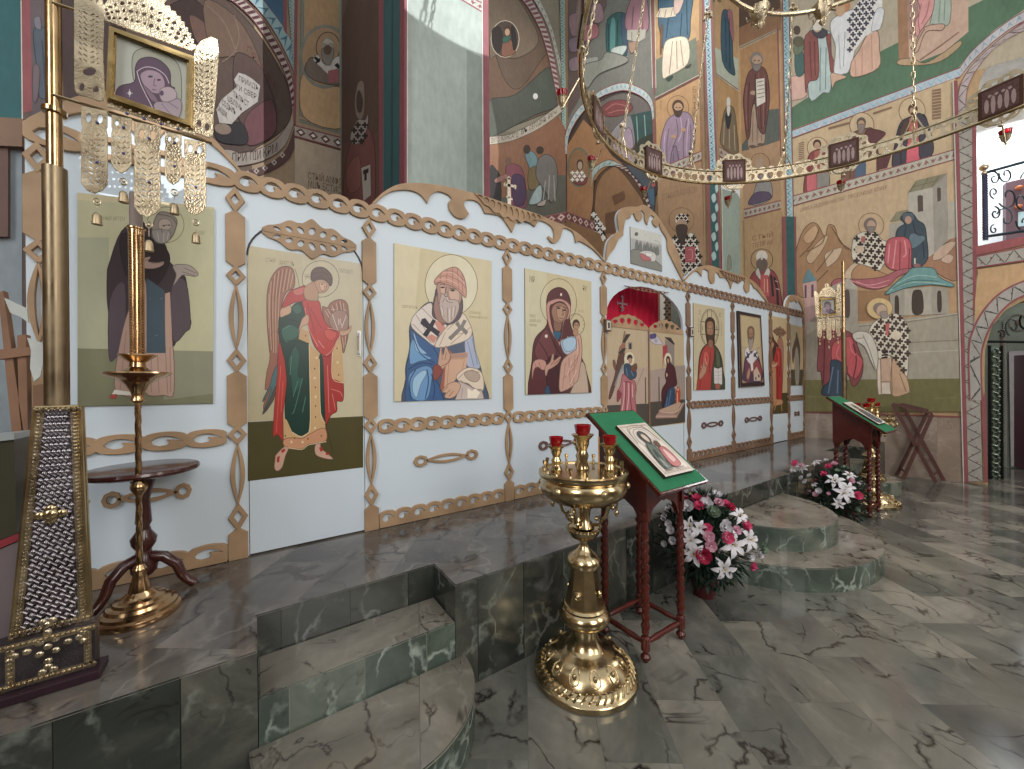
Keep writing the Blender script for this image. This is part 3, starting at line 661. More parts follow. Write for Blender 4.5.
# ---------------------------------------------------------------- projecting pier: front (x 706-741)
p = Paint(PL_F, .0008)
p.o(700, 0, 5.13)
mbw = MB(); Yf = P741[1]; mbw.box(P706[0], P741[0]+.3, Yf, Yf+.3, 0, TOPZ)
p.g('b9905c', '70,-300 190,-300 212,470 85,380'); p.g('b5bfa9', '76,240 198,300 200,470 86,380')
p.m('35596a', '112,70 150,60 165,150 170,300 178,385 115,310'); p.m('a0606a', '140,60 165,60 172,200 162,190'); p.ls('20404e', 4, '130,90 135,320', '150,90 155,350')
p.g('b58a50', '86,388 200,470 205,800 95,740'); p.m('7d6a50', '125,570 145,540 175,560 190,680 192,790 108,740 112,640'); p.m('353b42', '132,580 160,580 150,650 138,650'); p.e('b9987a', 145, 535, 12, 22); p.e('d8d2c6', 146, 520, 10, 26); p.m('d8d2c6', '138,545 156,545 150,590 140,585'); p.ls('b5a488', 4, '125,620 120,740', '150,660 150,760', '175,640 180,770')
p.ls('d9cfc0', 3, '86,383 205,470'); p.ls('8b4448', 3, '86,377 205,463')
p.o(700, 140, 5.13)
band(p, 100, 30, 215, 110, (0, 50), (0, 50), 5, 'b5aa98', ['4a5a54', '8e4a48'], 'leaf', '8e4a48', .1)
p.g('e9edef', '103,90 222,150 222,330 108,250'); p.g('9aab9f', '108,245 190,270 222,330 238,790 118,720')
p.m('8a8f80', '142,600 155,590 162,650 140,665'); p.ls('d5dcd5', 4, '235,300 238,700', '112,240 118,700')
o = p.build('wall_pier', PM, extra=(mbw, ['a98a60'])); o['kind'] = 'structure'

# ---------------------------------------------------------------- long side wall (x 568-706)
p = Paint(PL_S, .0008)
mbw = MB(); mbw.prism([Vector((P706[0], P706[1], 0)), Vector((P706[0], P706[1], TOPZ)), Vector((P568[0], P568[1], TOPZ)), Vector((P568[0], P568[1], 0))], -PL_S.n*.3)
p.o(560, 0, 6.4)
p.g('75746b', '52,-300 580,-300 605,640 590,640 480,540 400,530 280,560 150,700 50,860')
p.g('64504a', '50,-100 300,-200 300,30 240,200 160,330 140,600 50,760'); 
for q, c in (('60,100 150,80 170,170 80,230', '8a6a70'), ('120,180 230,150 240,230 130,260', 'a05a62'), ('60,250 140,230 150,300 70,330', '7f6a74'), ('150,380 240,360 230,410 150,430', '9a9a92'), ('170,440 260,430 240,480 160,500', '8f948a'), ('60,380 130,360 140,430 70,450', '887078'), ('200,40 260,20 280,120 220,140', '94727a')): p.m(c, q)
p.m('2f5f5e', '305,120 420,90 430,330 400,350 330,340 300,330'); p.m('4f8a84', '325,130 355,130 350,320 320,320'); p.m('3a4f62', '390,110 425,100 432,330 405,310'); p.ls('1d4444', 6, '370,120 365,340', '310,150 312,320'); p.m('b8c0b8', '330,310 425,290 400,350 350,380')
p.m('9a6a74', '440,30 480,-60 540,-60 565,60 555,200 430,190 420,100'); p.ls('6a4450', 6, '470,40 460,180', '520,30 530,190'); p.g('a8a394', '430,190 550,185 545,240 500,270 430,250'); p.ls('6f6f64', 5, '460,200 460,260', '500,200 495,260'); p.m('9c7a62', '440,270 500,270 470,330 450,330')
p.m('8a8a7e', '150,420 260,380 300,330 420,360 420,400 250,470 170,560')
# saint on tan register
p.g('b38a52', '600,-200 890,-200 890,250 760,330 610,380'); p.g('6f7562', '610,380 730,320 870,235 885,480 610,630')
p.m('3c5f74', '650,-80 840,-80 835,120 820,250 720,235 660,310 640,200 630,120'); p.ls('22404e', 7, '700,60 680,240', '780,80 770,230', '810,0 815,220'); p.m('d9c8ae', '665,290 720,240 815,245 820,400 700,480 655,485'); p.ls('a08a70', 6, '720,260 700,470', '770,255 790,420', '745,260 750,440'); p.g('cfc0a6', '610,105 640,50 760,40 740,100 680,110')
p.ls('7d6a50', 4, '640,60 630,100', '680,55 670,105', '720,50 710,100'); p.m('cfaea0', '740,-60 800,-60 770,60 730,80'); p.m('30443a', '680,500 725,480 700,515'); p.m('4a4238', '800,430 838,405 830,425'); p.m('6f4a2c', '645,170 660,170 650,330 640,330')
p.ls('8b4448', 12, '585,-200 605,600'); p.ls('c9bfae', 4, '572,-200 592,560', '604,-200 614,560'); p.ls('8b4448', 6, '610,632 888,487'); p.ls('c9bfae', 4, '610,622 888,477')
p.g('b98a50', '612,645 890,498 905,1260 625,1300')
p.fig(755, 640, 1165, 230, '9a7f94', '8a7288', 'b98c62', '4f3524', '7a5230', -.35, feet=False, lean=.0); 
p.t('8a6238', 'АЛЕКСІЙ', 640, 700, 10, 60); p.vt('8a6238', 'БЖІЙ', 845, 590, 40, 28)
band(p, 620, 1010+65, 905, 960, (0, 66), (0, 62), 9, 'b3ab9a', ['3f5a54', '8e4a48'], 'leaf', '8e4a48', .12)
p.g('a07a52', '625,1150 905,1030 925,1700 640,1750')
p.o(560, 140, 6.4); p.t('8a6846', 'СТЫЙ ВАСИЛІЙ', 650, 385, 225, 40, -.25)
p.ring('7a5a3a', 778, 510, 80, 80, 4)
p.m('d9cfc0', '715,640 740,610 790,640 830,590 870,620 890,700 905,800 910,960 720,960 740,780 715,680'); p.cross_grid('2f2624', '715,640 745,610 790,640 835,592 870,625 890,700 905,800 910,960 740,960 745,780', 40, 0); p.g('a8424a', '800,680 865,678 868,780 800,780'); p.ls('cf8a84', 4, '820,700 845,700 845,760 822,760')
p.e('cdbfae', 778, 505, 42, 38); p.cross_grid('2a2220', '740,480 820,480 818,520 738,520', 26); p.e('a8866a', 778, 530, 30, 26); p.m('4b3a34', '745,545 812,545 805,620 780,670 755,620')
p.o(560, 0, 6.4)
band(p, 905, -200, 935, 760, (62, 0), (62, 0), 26, '9fc3cc', ['4f6f7c', '4f6f7c'], 'zig', '8b4448', .22)
band(p, 935, 760, 950, 1100, (62, 0), (62, 0), 9, '9fc3cc', ['4f6f7c', '4f6f7c'], 'zig', '8b4448', .22)
p.g('2f5f5e', '950,1100 1010,1100 1035,1760 975,1760'); p.q('8b4448', '935,1100 955,1100 975,1760 955,1760', '1000,1100 1015,1100 1040,1760 1022,1760')
for i in range(9): p.m('a8c4c0', '%d,%d %d,%d %d,%d %d,%d' % (968+(i % 2)*24, 1130+i*62, 990+(i % 2)*18, 1110+i*62, 1000+(i % 2)*14, 1150+i*62, 980+(i % 2)*20, 1170+i*62))
# arch with inner frescos
p.o(560, 80, 6.4)
p.m('4a3a34', '40,700 40,420 150,210 260,110 400,65 520,100 585,170 600,260 605,520 600,760 300,900 40,900', 6)
p.m('6b625c', '170,230 270,130 400,80 520,110 580,180 585,300 520,350 320,330 250,250'); p.m('7c3434', '265,180 330,130 430,130 465,180 400,220 300,230', 6); p.ls('a85a52', 6, '290,190 350,150 430,165', '310,210 380,190 430,195')
p.m('8a8488', '330,330 430,230 460,250 480,400 440,450 340,410'); p.m('a08a98', '330,420 440,300 470,420 430,450 520,500 420,520 330,450'); p.g('33504c', '455,220 590,190 600,430 500,440'); p.ls('7fa09a', 6, '490,230 500,400', '540,220 550,400'); p.g('3a3d30', '500,380 600,330 605,520 480,520'); p.ls('93807a', 6, '400,260 400,420', '370,300 380,420')
p.arcband('48,470 60,350 130,225 240,120 350,75 430,68 520,105 575,165 592,260', '25,470 38,330 110,185 240,75 350,22 430,15 530,55 590,125 604,240', 24, 'b4bcb8', '6f9fb4', 'wave', '8b4448', .1)
p.q('8b4448', '592,250 604,240 612,560 600,560')
p.g('9c6a38', '45,420 150,250 230,330 330,480 430,560 215,640 200,1200 45,1000'); p.e('6e6a58', 120, 555, 75, 128); p.e('8d6438', 120, 555, 62, 114); p.m('7a3a34', '75,640 100,590 140,590 172,620 165,660 120,668'); p.e('4a3a30', 128, 540, 22, 36); p.e('b0937a', 128, 545, 15, 26); p.cross_grid('e0d8c8', '80,590 160,590 165,650 80,650', 30)
p.m('5a3f2a', '215,1100 215,760 230,640 300,560 400,540 500,640 580,800 600,1200', 6); p.m('8f643a', '222,1100 225,760 250,640 310,570 370,560 470,680 540,800 560,1000 400,1100'); p.q('6b4628', '330,740 410,705 420,760 350,800', '290,850 380,830 380,980 290,980')
p.arcband('340,545 430,590 500,680 555,800 580,900', '400,540 480,580 545,660 590,780 610,900', 14, 'b9a89a', '5a2830', 'check', '4a2428', .12); p.arcband('200,700 215,620 270,560 340,545', '205,560 250,530 320,505 400,540', 6, 'a0b0a8', '4f6f6a', 'wave', '6f4a40', .1)
p.m('4a4f58', '420,540 590,620 600,860 545,700'); p.e('a04038', 598, 665, 12, 18); p.g('3f5f74', '560,700 600,690 605,800 575,790')
p.cross_grid('e0dcd4', '215,800 290,960 300,1015 215,1010', 40); p.g('211c1c', '218,820 290,980 300,1005 218,1005'); p.cross_grid('d9d4cc', '218,800 290,960 300,1015 218,1010', 38)
p.o(); band(p, 566, 210.5, 595, 221, (0, 9.5), (0, 10), 5, '6f3a3a', ['c9a89a', '6f3a3a'], 'diam', '8b5a54', .1); p.g('8a6238', '566,220 600,233 620,300 566,300')
# what the royal doorway shows of the wall beyond
p.q('d9cfc4', '660,285 665,285 665,335 660,335'); p.q('7f8478', '671,285 692,290 692,340 671,340'); p.cross_grid('3a3a36', '665,290 671,290 671,335 665,335', 4)
o = p.build('wall_side', PM, extra=(mbw, ['8f6a44'])); o['kind'] = 'structure'
# ---------------------------------------------------------------- back wall of the altar (x 60-568)
p = Paint(PL_B, .0008)
mbw = MB(); mbw.box(-7, P568[0]+.2, YB, YB+.3, 0, TOPZ)
BW = '8c7258'
# niche on the right of the white pillar
p.o(480, 0, 3.664)
p.g('6f6654', '20,-200 320,-200 318,800 20,800')
p.g('7d7460', '30,-200 260,-200 310,200 300,480 30,480'); 
p.m('5f4a38', '30,-150 110,-120 190,-20 240,120 280,260 290,380 200,430 60,480 30,480', 6); p.m('6a4c34', '35,150 90,290 150,320 240,200 262,240 230,290 120,350 36,370'); p.m('6e5c48', '35,-150 100,-60 170,40 215,150 140,210 60,200 35,190')
p.m('4a4f44', '30,370 130,345 240,250 268,270 285,380 200,420 60,492 30,492')
p.e('c8c6bd', 203, 351, 9, 11); p.e('b9a68c', 92, 141, 53, 69); p.e('4d3f36', 92, 141, 50, 66); p.m('2f2622', '45,110 70,95 85,140 70,190 48,170'); p.m('7a4a30', '85,150 110,140 130,185 110,202 80,200'); p.e('4b3020', 101, 112, 14, 20); p.e('b08a68', 100, 116, 9, 13); p.m('35584a', '85,135 112,130 105,150 85,155'); p.m('2a2422', '115,95 128,110 134,160 122,180')
p.arcband('118,-40 170,20 215,100 245,190 268,290 285,385', '150,-60 200,10 245,100 272,200 290,300 303,390', 26, 'a8988c', '6d3a40', 'check', '6d2f38', .12)
p.arcband('155,-60 205,10 250,100 277,200 295,290', '175,-70 222,5 262,95 286,190 297,230', 14, 'a7a79a', '77776a', 'wave', '98968a', .1)
band(p, 290, -120, 300, 480, (24, 0), (22, 0), 28, '8aa39a', ['3f5f58', '3f5f58'], 'zig', '5f5a50', .1)
p.g('7c5030', '35,525 150,505 285,415 312,470 318,800 36,800'); 
p.arcband('36,498 110,488 190,450 250,410 288,382', '36,530 115,515 200,480 262,440 305,405', 1, 'a59a88', 'a59a88', 'check', '5a4a40', .08)
for tx, x, y, w, sl in (('ОУТО', 40, 522, 30, -.1), ('КЛНСАГО', 78, 514, 62, -.22), ('ВЪ', 150, 492, 24, -.45), ('СЕГОДНѦ', 180, 478, 62, -.58), ('РЕЧ', 250, 436, 30, -.62)): p.t('3a302a', tx, x, y, w, 18, sl)
p.g('55554a', '36,735 160,700 285,640 318,640 320,800 36,800')
p.m('2f2b2b', '38,610 60,620 75,650 75,740 38,745'); p.m('7a3a48', '95,610 120,598 150,612 165,660 172,745 150,760 110,740 100,680'); p.m('4a3350', '120,640 160,650 165,740 130,750 118,700'); p.m('8a5a50', '55,655 95,635 100,650 62,668'); p.e('6a4a38', 104, 588, 11, 17)
p.m('5f7f84', '165,560 195,555 212,590 205,640 185,620'); p.m('6b5a34', '180,620 220,610 215,680 180,690'); p.m('6a6560', '215,580 250,565 280,600 282,690 262,740 240,700 225,680 205,640'); p.e('3a2c24', 172, 545, 13, 17); p.e('3a2c24', 220, 548, 14, 14); p.m('8fa0a0', '205,690 225,680 222,735 180,745'); p.ls('8f8f84', 4, '255,640 250,730', '240,660 230,745', '270,640 275,735')
p.m('a08f84', '212,745 240,730 235,750 212,752'); p.g('8b4448', '312,470 318,470 321,800 316,800')
p.o(); p.band(((488, 228), (566, 211)), ((0, 8), (0, 9.5)), 8, '6f3a3a', ['c9a89a', '6f3a3a'], 'diam', '8b5a54', .1)
# bishop pier left (x 250-342) and scroll arch (x 60-250)
p.o(160, 0, 4.047)
p.g('a88d6c', '372,-300 760,-300 745,800 372,800')
p.g('6f5c4c', '-600,-300 390,-300 372,620 372,800 -600,800')
p.m('5a463c', '-260,200 -200,0 -60,-140 100,-130 260,-10 370,100 460,230 520,350 535,440 500,520 400,590 300,620 -260,700', 6)
p.m('3e2a26', '40,20 120,-10 180,30 232,110 236,180 180,215 150,200 90,120 40,60'); p.m('6a4a3c', '120,60 180,90 200,140 170,180 140,150')
p.m('6d5340', '180,0 300,60 380,180 420,320 330,230 230,230 200,200'); p.ls('7d6450', 5, '190,20 260,90 310,210', '300,60 320,140 300,210 250,250'); p.m('573f38', '300,230 340,215 400,260 440,340 470,440 465,520 420,560 330,500 300,380'); p.m('6a3a40', '350,470 450,400 470,520 420,570 350,580'); p.m('2f2b2e', '230,510 330,495 355,575 280,580 230,560')
p.g('b7b0a8', '318,292 345,300 375,318 405,345 395,410 330,455 290,500 240,495 228,440 250,400 310,350 300,320'); p.t('4a403c', 'ПРИИДѢ', 318, 325, 80, 22, .5); p.t('4a403c', 'ТИ СВЕР', 305, 358, 85, 22, .5); p.t('4a403c', 'ТѢЛѢСТ', 295, 388, 65, 24, .7); p.t('4a403c', 'ѠБЛІЧЬ', 272, 405, 60, 24, .75); p.t('4a403c', 'СОДѢИЪ', 250, 420, 56, 24, .8); p.t('4a403c', 'ОКѠИ', 230, 440, 40, 24, .9)
for i, ch in enumerate('ПРСОЗВ'): p.t('6f4038', ch, 350+i*20, 205+i*28, 20, 26, .5)
p.e('8a7464', 255, 520, 34, 22, .2)
p.arcband('-100,640 240,600 330,615 420,590 480,550 530,480', '-100,690 240,670 330,670 430,645 505,590 545,490', 1, 'a3978a', 'a3978a', 'check', '5a3838', .06); p.t('4a3a34', 'ПРИ', 290, 652, 60, 36, -.02); p.t('4a3a34', 'ПІИ', 362, 648, 46, 36, -.15); p.t('4a3a34', 'КРМ', 415, 636, 60, 36, -.42)
p.arcband('-100,700 240,690 340,690 440,660 510,600 548,500', '-100,745 240,735 350,720 450,690 530,630 560,520', 1, '5a3c38', '5a3c38'); 
for x, y in ((355, 678+22), (390, 690), (425, 678), (462, 655), (495, 625)): p.g('b9aca0', [(x-12, y), (x, y-13), (x+12, y), (x, y+13)]); p.g('5a3c38', [(x-5, y), (x, y-6), (x+5, y), (x, y+6)])
p.arcband('262,-10 300,10 370,75 430,160 485,255 520,350 535,440', '285,-25 340,-5 410,65 465,150 515,245 540,330 548,430', 22, 'b7a79c', '5a2f34', 'check', '6a2a34', .12)
p.arcband('300,-40 350,-10 420,65 478,155 525,250 546,310', '370,-80 400,-30 460,50 510,120 540,180 548,200', 10, '8fb0b4', '3f6f80', 'wave', '8b5058', .06); p.g('2f5f80', '400,-80 500,-80 505,110 460,50 405,-20'); p.q('8b4448', '497,-80 512,-80 514,140 500,118')
band(p, 512, -80, 540, 300, (34, 0), (14, 0), 14, '9cb0a8', ['4f7f8a', '4f7f8a'], 'zig', '6a6a60', .1)
p.q('8b4448', '545,-200 560,-200 550,500 540,500')
band(p, 572, -200, 562, 470, (14, 0), (14, 0), 26, '8f8f80', ['6b6b60', '6b6b60'], 'zig', '5f5a50', .1); p.band(((562, 478), (745, 530)), ((0, 14), (0, 14)), 16, '8f8f80', ['6b6b60', '6b6b60'], 'zig', '5f5a50', .1)
p.g('b38c5a', '590,-200 745,-200 745,120 640,100 590,140'); p.m('c39a64', '575,300 640,350 740,360 740,515 580,470')
p.e('8a8a7c', 668, 227, 104, 130, 0, 32); p.e('b08c60', 668, 227, 92, 117, 0, 32); p.ring('5f4028', 680, 190, 48, 62, 4)
p.m('7d6c5c', '585,280 610,230 640,250 690,290 735,240 745,330 690,340 620,320'); p.m('d0c8bc', '620,240 640,220 670,260 720,225 740,260 690,300 650,270'); p.q('2a2628', '622,232 632,226 650,246 640,252', '628,250 644,232 650,238 634,256', '705,262 718,252 734,270 722,278'); p.g('a5505a', '680,285 720,275 722,330 684,335'); p.e('a8a090', 678, 185, 22, 38); p.m('8f8478', '655,195 702,195 695,250 678,262 660,245'); p.e('6a5140', 678, 200, 17, 20); p.m('cfc4ac', '655,175 670,155 692,158 704,178 690,172 680,180 668,172')
p.band(((545, 503), (745, 555)), ((0, 48), (0, 52)), 4, 'b3a898', ['6f3f44', 'efe8dd'], 'diam', '8b4448', .12)
p.g('bca88c', '545,556 745,612 745,800 545,800'); p.t('6f5a44', 'СТЫЙ АМФІЛ', 598, 722, 150, 28, .2); p.t('6f5a44', 'МЦЪ БСТИСС', 598, 755, 150, 28, .2)
o = p.build('wall_back', PM, extra=(mbw, [BW])); o['kind'] = 'structure'

# ---------------------------------------------------------------- free pillar behind the screen (x 342-489)
def Xat(x, Y): q = PY(Y).at(x, 380); return q.x
xa, xb = Xat(404, YP), Xat(489, YP)
p = Paint(PY(YP), .0006); p2 = Paint(PX(xa), .0006)
mbw = MB(); mbw.box(xa, xb, YP, YB-.003, 0, TOPZ)
p.o(335, 0, 3.342)
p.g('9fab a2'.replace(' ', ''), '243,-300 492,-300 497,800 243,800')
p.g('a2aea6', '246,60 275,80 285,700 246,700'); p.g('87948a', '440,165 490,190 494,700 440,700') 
band(p, 400, -14, 495, 42, (6, -30), (6, -30), 4, 'b9b3ac', ['4f5a52', '8b4448'], 'leaf', '8b4448', .15)
p.q('8b4049', '225,-300 241,-300 240,700 222,700', '491,-300 510,-300 519,700 499,700'); p.q('d8d4cc', '241,-300 244,-300 244,700 240,700', '489,-300 492,-300 497,700 494,700')
p2.o(335, 0, 3.342)
p2.g('5d4238', '22,-300 150,-300 150,800 22,800'); p2.g('6e4438', '25,480 145,440 145,800 25,800'); p2.q('8b4049', '145,-300 163,-300 160,800 148,800', '218,-300 232,-300 232,800 214,800'); p2.g('2c5f63', '163,-300 218,-300 214,800 161,800'); p2.q('214a4e', '190,-300 196,-300 192,800 186,800')
p2.m('8a7868', '66,330 75,280 90,268 98,290 98,370 85,400 70,380'); p2.m('4a3a32', '72,330 80,300 92,330 88,370 76,370'); p2.m('7a3f3a', '30,600 50,480 70,450 100,420 130,470 135,640 120,800 30,800'); p2.m('a39a90', '52,450 75,400 100,400 110,380 108,420 90,470 60,480'); p2.cross_grid('2a2424', '52,440 110,380 100,470 60,480', 24); p2.m('8a4a40', '40,560 80,520 85,620 45,640'); p2.g('b3aca0', '88,560 118,548 120,650 95,670'); p2.q('2a2424', '94,568 112,560 112,575 106,578 106,600 98,603 98,580 94,582')
p2.g('6a5a54', '22,-60 60,-60 25,60')
import itertools
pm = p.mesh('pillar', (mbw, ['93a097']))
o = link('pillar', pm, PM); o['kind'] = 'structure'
o2 = p2.build('pillar_side', PM); o2.parent = o; o2.location = (0, 0, 0)
# left pillar at the frame's edge
YL = 3.35
xl0, xl1, xl2 = -2.6, Xat(60, YL), 0
p = Paint(PY(YL), .0006); mbw = MB(); mbw.box(xl0, Xat(108, YL), YL, YL+.5, 0, TOPZ)
p.o(0, 0, 4.527)
p.g('2c6468', '-600,-300 92,-300 100,545 -600,520'); p.g('94474a', '92,-300 130,-300 146,500 98,510'); p.q('cfc4bc', '90,-300 94,-300 104,540 98,540')
p.g('6a5c60', '132,-300 250,-300 262,560 146,560'); p.m('57606e', '150,150 180,120 240,150 250,300 235,420 180,440 170,330'); p.m('7d7884', '155,80 180,75 185,130 160,120'); p.m('76646a', '150,300 180,310 170,440 150,450'); p.ls('464e5a', 6, '190,180 205,400', '220,170 230,400')
p.g('4f3c3a', '250,-300 500,-300 500,560 262,560'); p.g('8f9aa0', '-600,530 100,545 100,2500 -600,2500')
o = p.build('wall_left', PM, extra=(mbw, ['6a5650'])); o['kind'] = 'structure'
# gallery behind the window arch, vestibule behind the door arch
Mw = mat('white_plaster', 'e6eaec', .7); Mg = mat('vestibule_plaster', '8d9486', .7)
d0 = Vector((WD.x, WD.y, 0)); nb = -Vector((PL_R.n.x, PL_R.n.y, 0))
def WR3(u, d, z): q = wR(u, z)+nb*d; return q
zsil = win[0][1]
mb = MB(); mb.prism([WR3(-1.9, .45, zsil-.15), WR3(-4.9, .45, zsil-.15), WR3(-4.9, 2.3, zsil-.15), WR3(-1.9, 2.3, zsil-.15)], (0, 0, .14)); o = mb.build('gallery_floor', Mw); o['kind'] = 'structure'
mb = MB(); mb.prism([WR3(-1.6, 2.3, zsil), WR3(-5.2, 2.3, zsil), WR3(-5.2, 2.3, 8), WR3(-1.6, 2.3, 8)], nb*.1)
mb.prism([WR3(-1.75, .45, zsil), WR3(-1.75, 2.3, zsil), WR3(-1.75, 2.3, 8), WR3(-1.75, .45, 8)], d0*.1); mb.prism([WR3(-1.65, .45, 8), WR3(-5.2, .45, 8), WR3(-5.2, 2.4, 8), WR3(-1.65, 2.4, 8)], (0, 0, .1))
o = mb.build('gallery_wall', Mw); o['kind'] = 'structure'
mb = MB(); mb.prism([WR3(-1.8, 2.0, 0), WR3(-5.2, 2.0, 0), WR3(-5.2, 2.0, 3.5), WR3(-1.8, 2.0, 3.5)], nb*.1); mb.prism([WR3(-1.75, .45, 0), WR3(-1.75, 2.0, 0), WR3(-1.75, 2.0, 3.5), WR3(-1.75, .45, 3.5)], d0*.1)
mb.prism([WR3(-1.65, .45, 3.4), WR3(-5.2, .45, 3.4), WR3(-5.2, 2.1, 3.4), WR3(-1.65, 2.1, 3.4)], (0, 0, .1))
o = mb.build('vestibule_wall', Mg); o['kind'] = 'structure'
Mm = mat('maroon_door', '3f1f2c', .35); Ms = mat('silver_frame', 'b9b4b8', .4)
PLv = Plane(WR3(-2, 1.97, 0), PL_R.n)
def boxpx(name, pl, pts, d, m, parent=None): mb = MB(); mb.prism([pl.at(*q) for q in pp(pts)], -pl.n*d); return mb.build(name, m, parent, world=True)
dd = boxpx('door_2', PLv.off(.02), '1014,353 1090,350 1090,485 1014,466', .015, Mm); dd['kind'] = 'structure'
fr = boxpx('door_frame', PLv.off(.035), '1009,351 1090,346 1090,352 1014,355 1014,466 1011,466', .03, Ms, dd)

# the nave walls behind and beside the viewer
Mn = mat('nave_plaster', 'a8895f', .7, noise=.4, nscale=1.2); Mo = mat('nave_dado', '6a5a50', .4)
for nm, x0, x1, y0, y1 in (('wall_front', -5.5, 10.5, -5.4, -5.2), ('wall_nave', -5.5, -5.3, -5.4, 7)):
    mb = MB(); mb.box(x0, x1, y0, y1, 1.1, 7.5, 0); mb.box(x0, x1, y0, y1, 0, 1.1, 1); o = mb.build(nm, [Mn, Mo]); o['kind'] = 'structure'
# ================================================================== ICON SCREEN
PS = PY(YS)
def sx(x, y=380): return PS.at(x, y).x
def xz(x, y): q = PS.at(x, y); return (q.x, q.z)
M_white = mat('white_board', 'ced9e1', .38, noise=.03, nscale=1.5)
M_ply = mat('birch_plywood', 'a88a6a', .5, noise=.25, nscale=5)
M_plyd = mat('plywood_grey', '866852', .5, noise=.2, nscale=6)
scr = thing('icon_screen', 'long white icon screen with carved plywood rails and arched crests on the marble platform', 'icon screen', (3.5, YS, ZS))
PX_ = [sx(q) for q in (237, 370, 507.5, 603.5, 688, 732.5, 770, 787.5)]
PX_[6] = 7.30; PX_[7] = 8.02
# derive heights from the photograph at the first pilaster
zt = lambda y, x=237: xz(x, y)[1]
RT = zt(180); RM = zt(436, 230); RB = zt(562-16, 237)
XL = sx(27); XR = sx(803.5)
mid = [(XL, PX_[0])]+[(PX_[i], PX_[i+1]) for i in range(7)]+[(PX_[7], XR)]
def rect(a, b, c, d): return [(a, c), (b, c), (b, d), (a, d)]
def arc(cx, cz, rx, rz, a0, a1, n=16): return [(cx+rx*cos(radians(a0+(a1-a0)*i/n)), cz+rz*sin(radians(a0+(a1-a0)*i/n))) for i in range(n+1)]
DB = ZS+.012
dx0, dx1 = sx(248.5), sx(363.5)
def doorhole(a, b, ztop, rise):
    m = (a+b)/2
    return [(a, ZS-.05), (b, ZS-.05)]+arc(m, ztop-rise, (b-a)/2, rise, 0, 180)
dtop = zt(222, 300)
for i, (a, b) in enumerate(mid):
    loops = [rect(a, b, ZS+.005, RT+.02)]
    if i in (1, 7):
        A, B = (dx0-.004, dx1+.004) if i == 1 else (PX_[6]+.06, PX_[7]-.06)
        lp = [(a, ZS+.005), (A, ZS+.005)]+arc((A+B)/2, dtop-.27, (B-A)/2, .27, 180, 0)+[(B, ZS+.005), (b, ZS+.005), (b, RT+.02), (a, RT+.02)]
        loops = [lp]
    if i == 4:
        A, B = sx(607), sx(683.5); zc = xz(645, 288)[1]
        rise = .40; lp = [(a, ZS+.005), (A, ZS+.005)]+arc((A+B)/2, zc-rise+.02, (B-A)/2, rise, 180, 0)+[(B, ZS+.005), (b, ZS+.005), (b, RT+.02), (a, RT+.02)]
        loops = [lp]; RD = (A, B, zc-rise)
    plateXZ('panel', loops, YS+.03, .03, M_white, scr)
# crest boards (white) traced on the screen plane, with plywood trim in front
def W(pts): return [xz(*q) for q in pts]
def crest(board, trim, d=.03):
    plateXZ('crest_board', [W(board)], YS+.03, .028, M_white, scr)
    plateXZ('crest_carving', [W(trim)], YS, .018, M_ply, scr, .002)
def tr(s, X, Y, S): return [(X+x/S, Y+y/S) for x, y in pp(s)]
# left half-crest above the first bay (the far pilaster side is out of the frame)
b = catmull(tr('55,0 150,25 245,120 300,200', 160, 112, 4.0), False)
lc = [(27, 122)]+catmull([(27, 121), (45, 112), (85, 96), (120, 94), (160, 106), (195, 124), (218, 144), (243, 174)], False, 4)[1:]
lt_ = lc+[(240, 174)]+catmull([(236, 168), (218, 150), (200, 138), (170, 131), (160, 138), (150, 152), (140, 138), (112, 115), (88, 113), (68, 116), (48, 122), (32, 128)], False, 4)
crest(lc+[(243, 180), (27, 130)], lt_)
# crest above the two icons
t0 = [(372, 205)]+catmull([(372, 203), (384, 192), (400, 184.5), (425, 184), (455, 189), (500, 202), (545, 218), (575, 232), (595, 250), (604, 261)], False, 5)
t0b = catmull([(603, 261), (593, 250), (580, 241.5), (575, 242.5)], False)+catmull([(575, 242.5), (572, 232), (563, 228), (560.5, 234), (558, 240), (552, 243), (547, 238), (548, 236)], False)+catmull([(548, 236), (552.5, 239), (553, 232), (550, 226), (543, 221.5), (538, 221), (534, 226.5)], False)+catmull([(534, 226.5), (526, 221.5), (518, 220), (514, 225), (511, 232)], False)+catmull([(511, 232), (506, 224), (500, 216.5), (492, 214), (484, 213)], False)+catmull([(484, 213), (480, 205), (474, 200.5), (466, 200), (463, 205), (468, 214)], False)+catmull([(468, 214), (463, 218.5), (455, 217), (449, 210), (448, 203), (451, 199), (446, 194), (437, 191.5), (430, 195), (426.5, 203)], False)+catmull([(426.5, 203), (420, 195), (410, 190.5), (395, 190.5), (384, 195), (374, 204)], False)
crest(t0+[(604, 268), (372, 213)], t0+t0b)
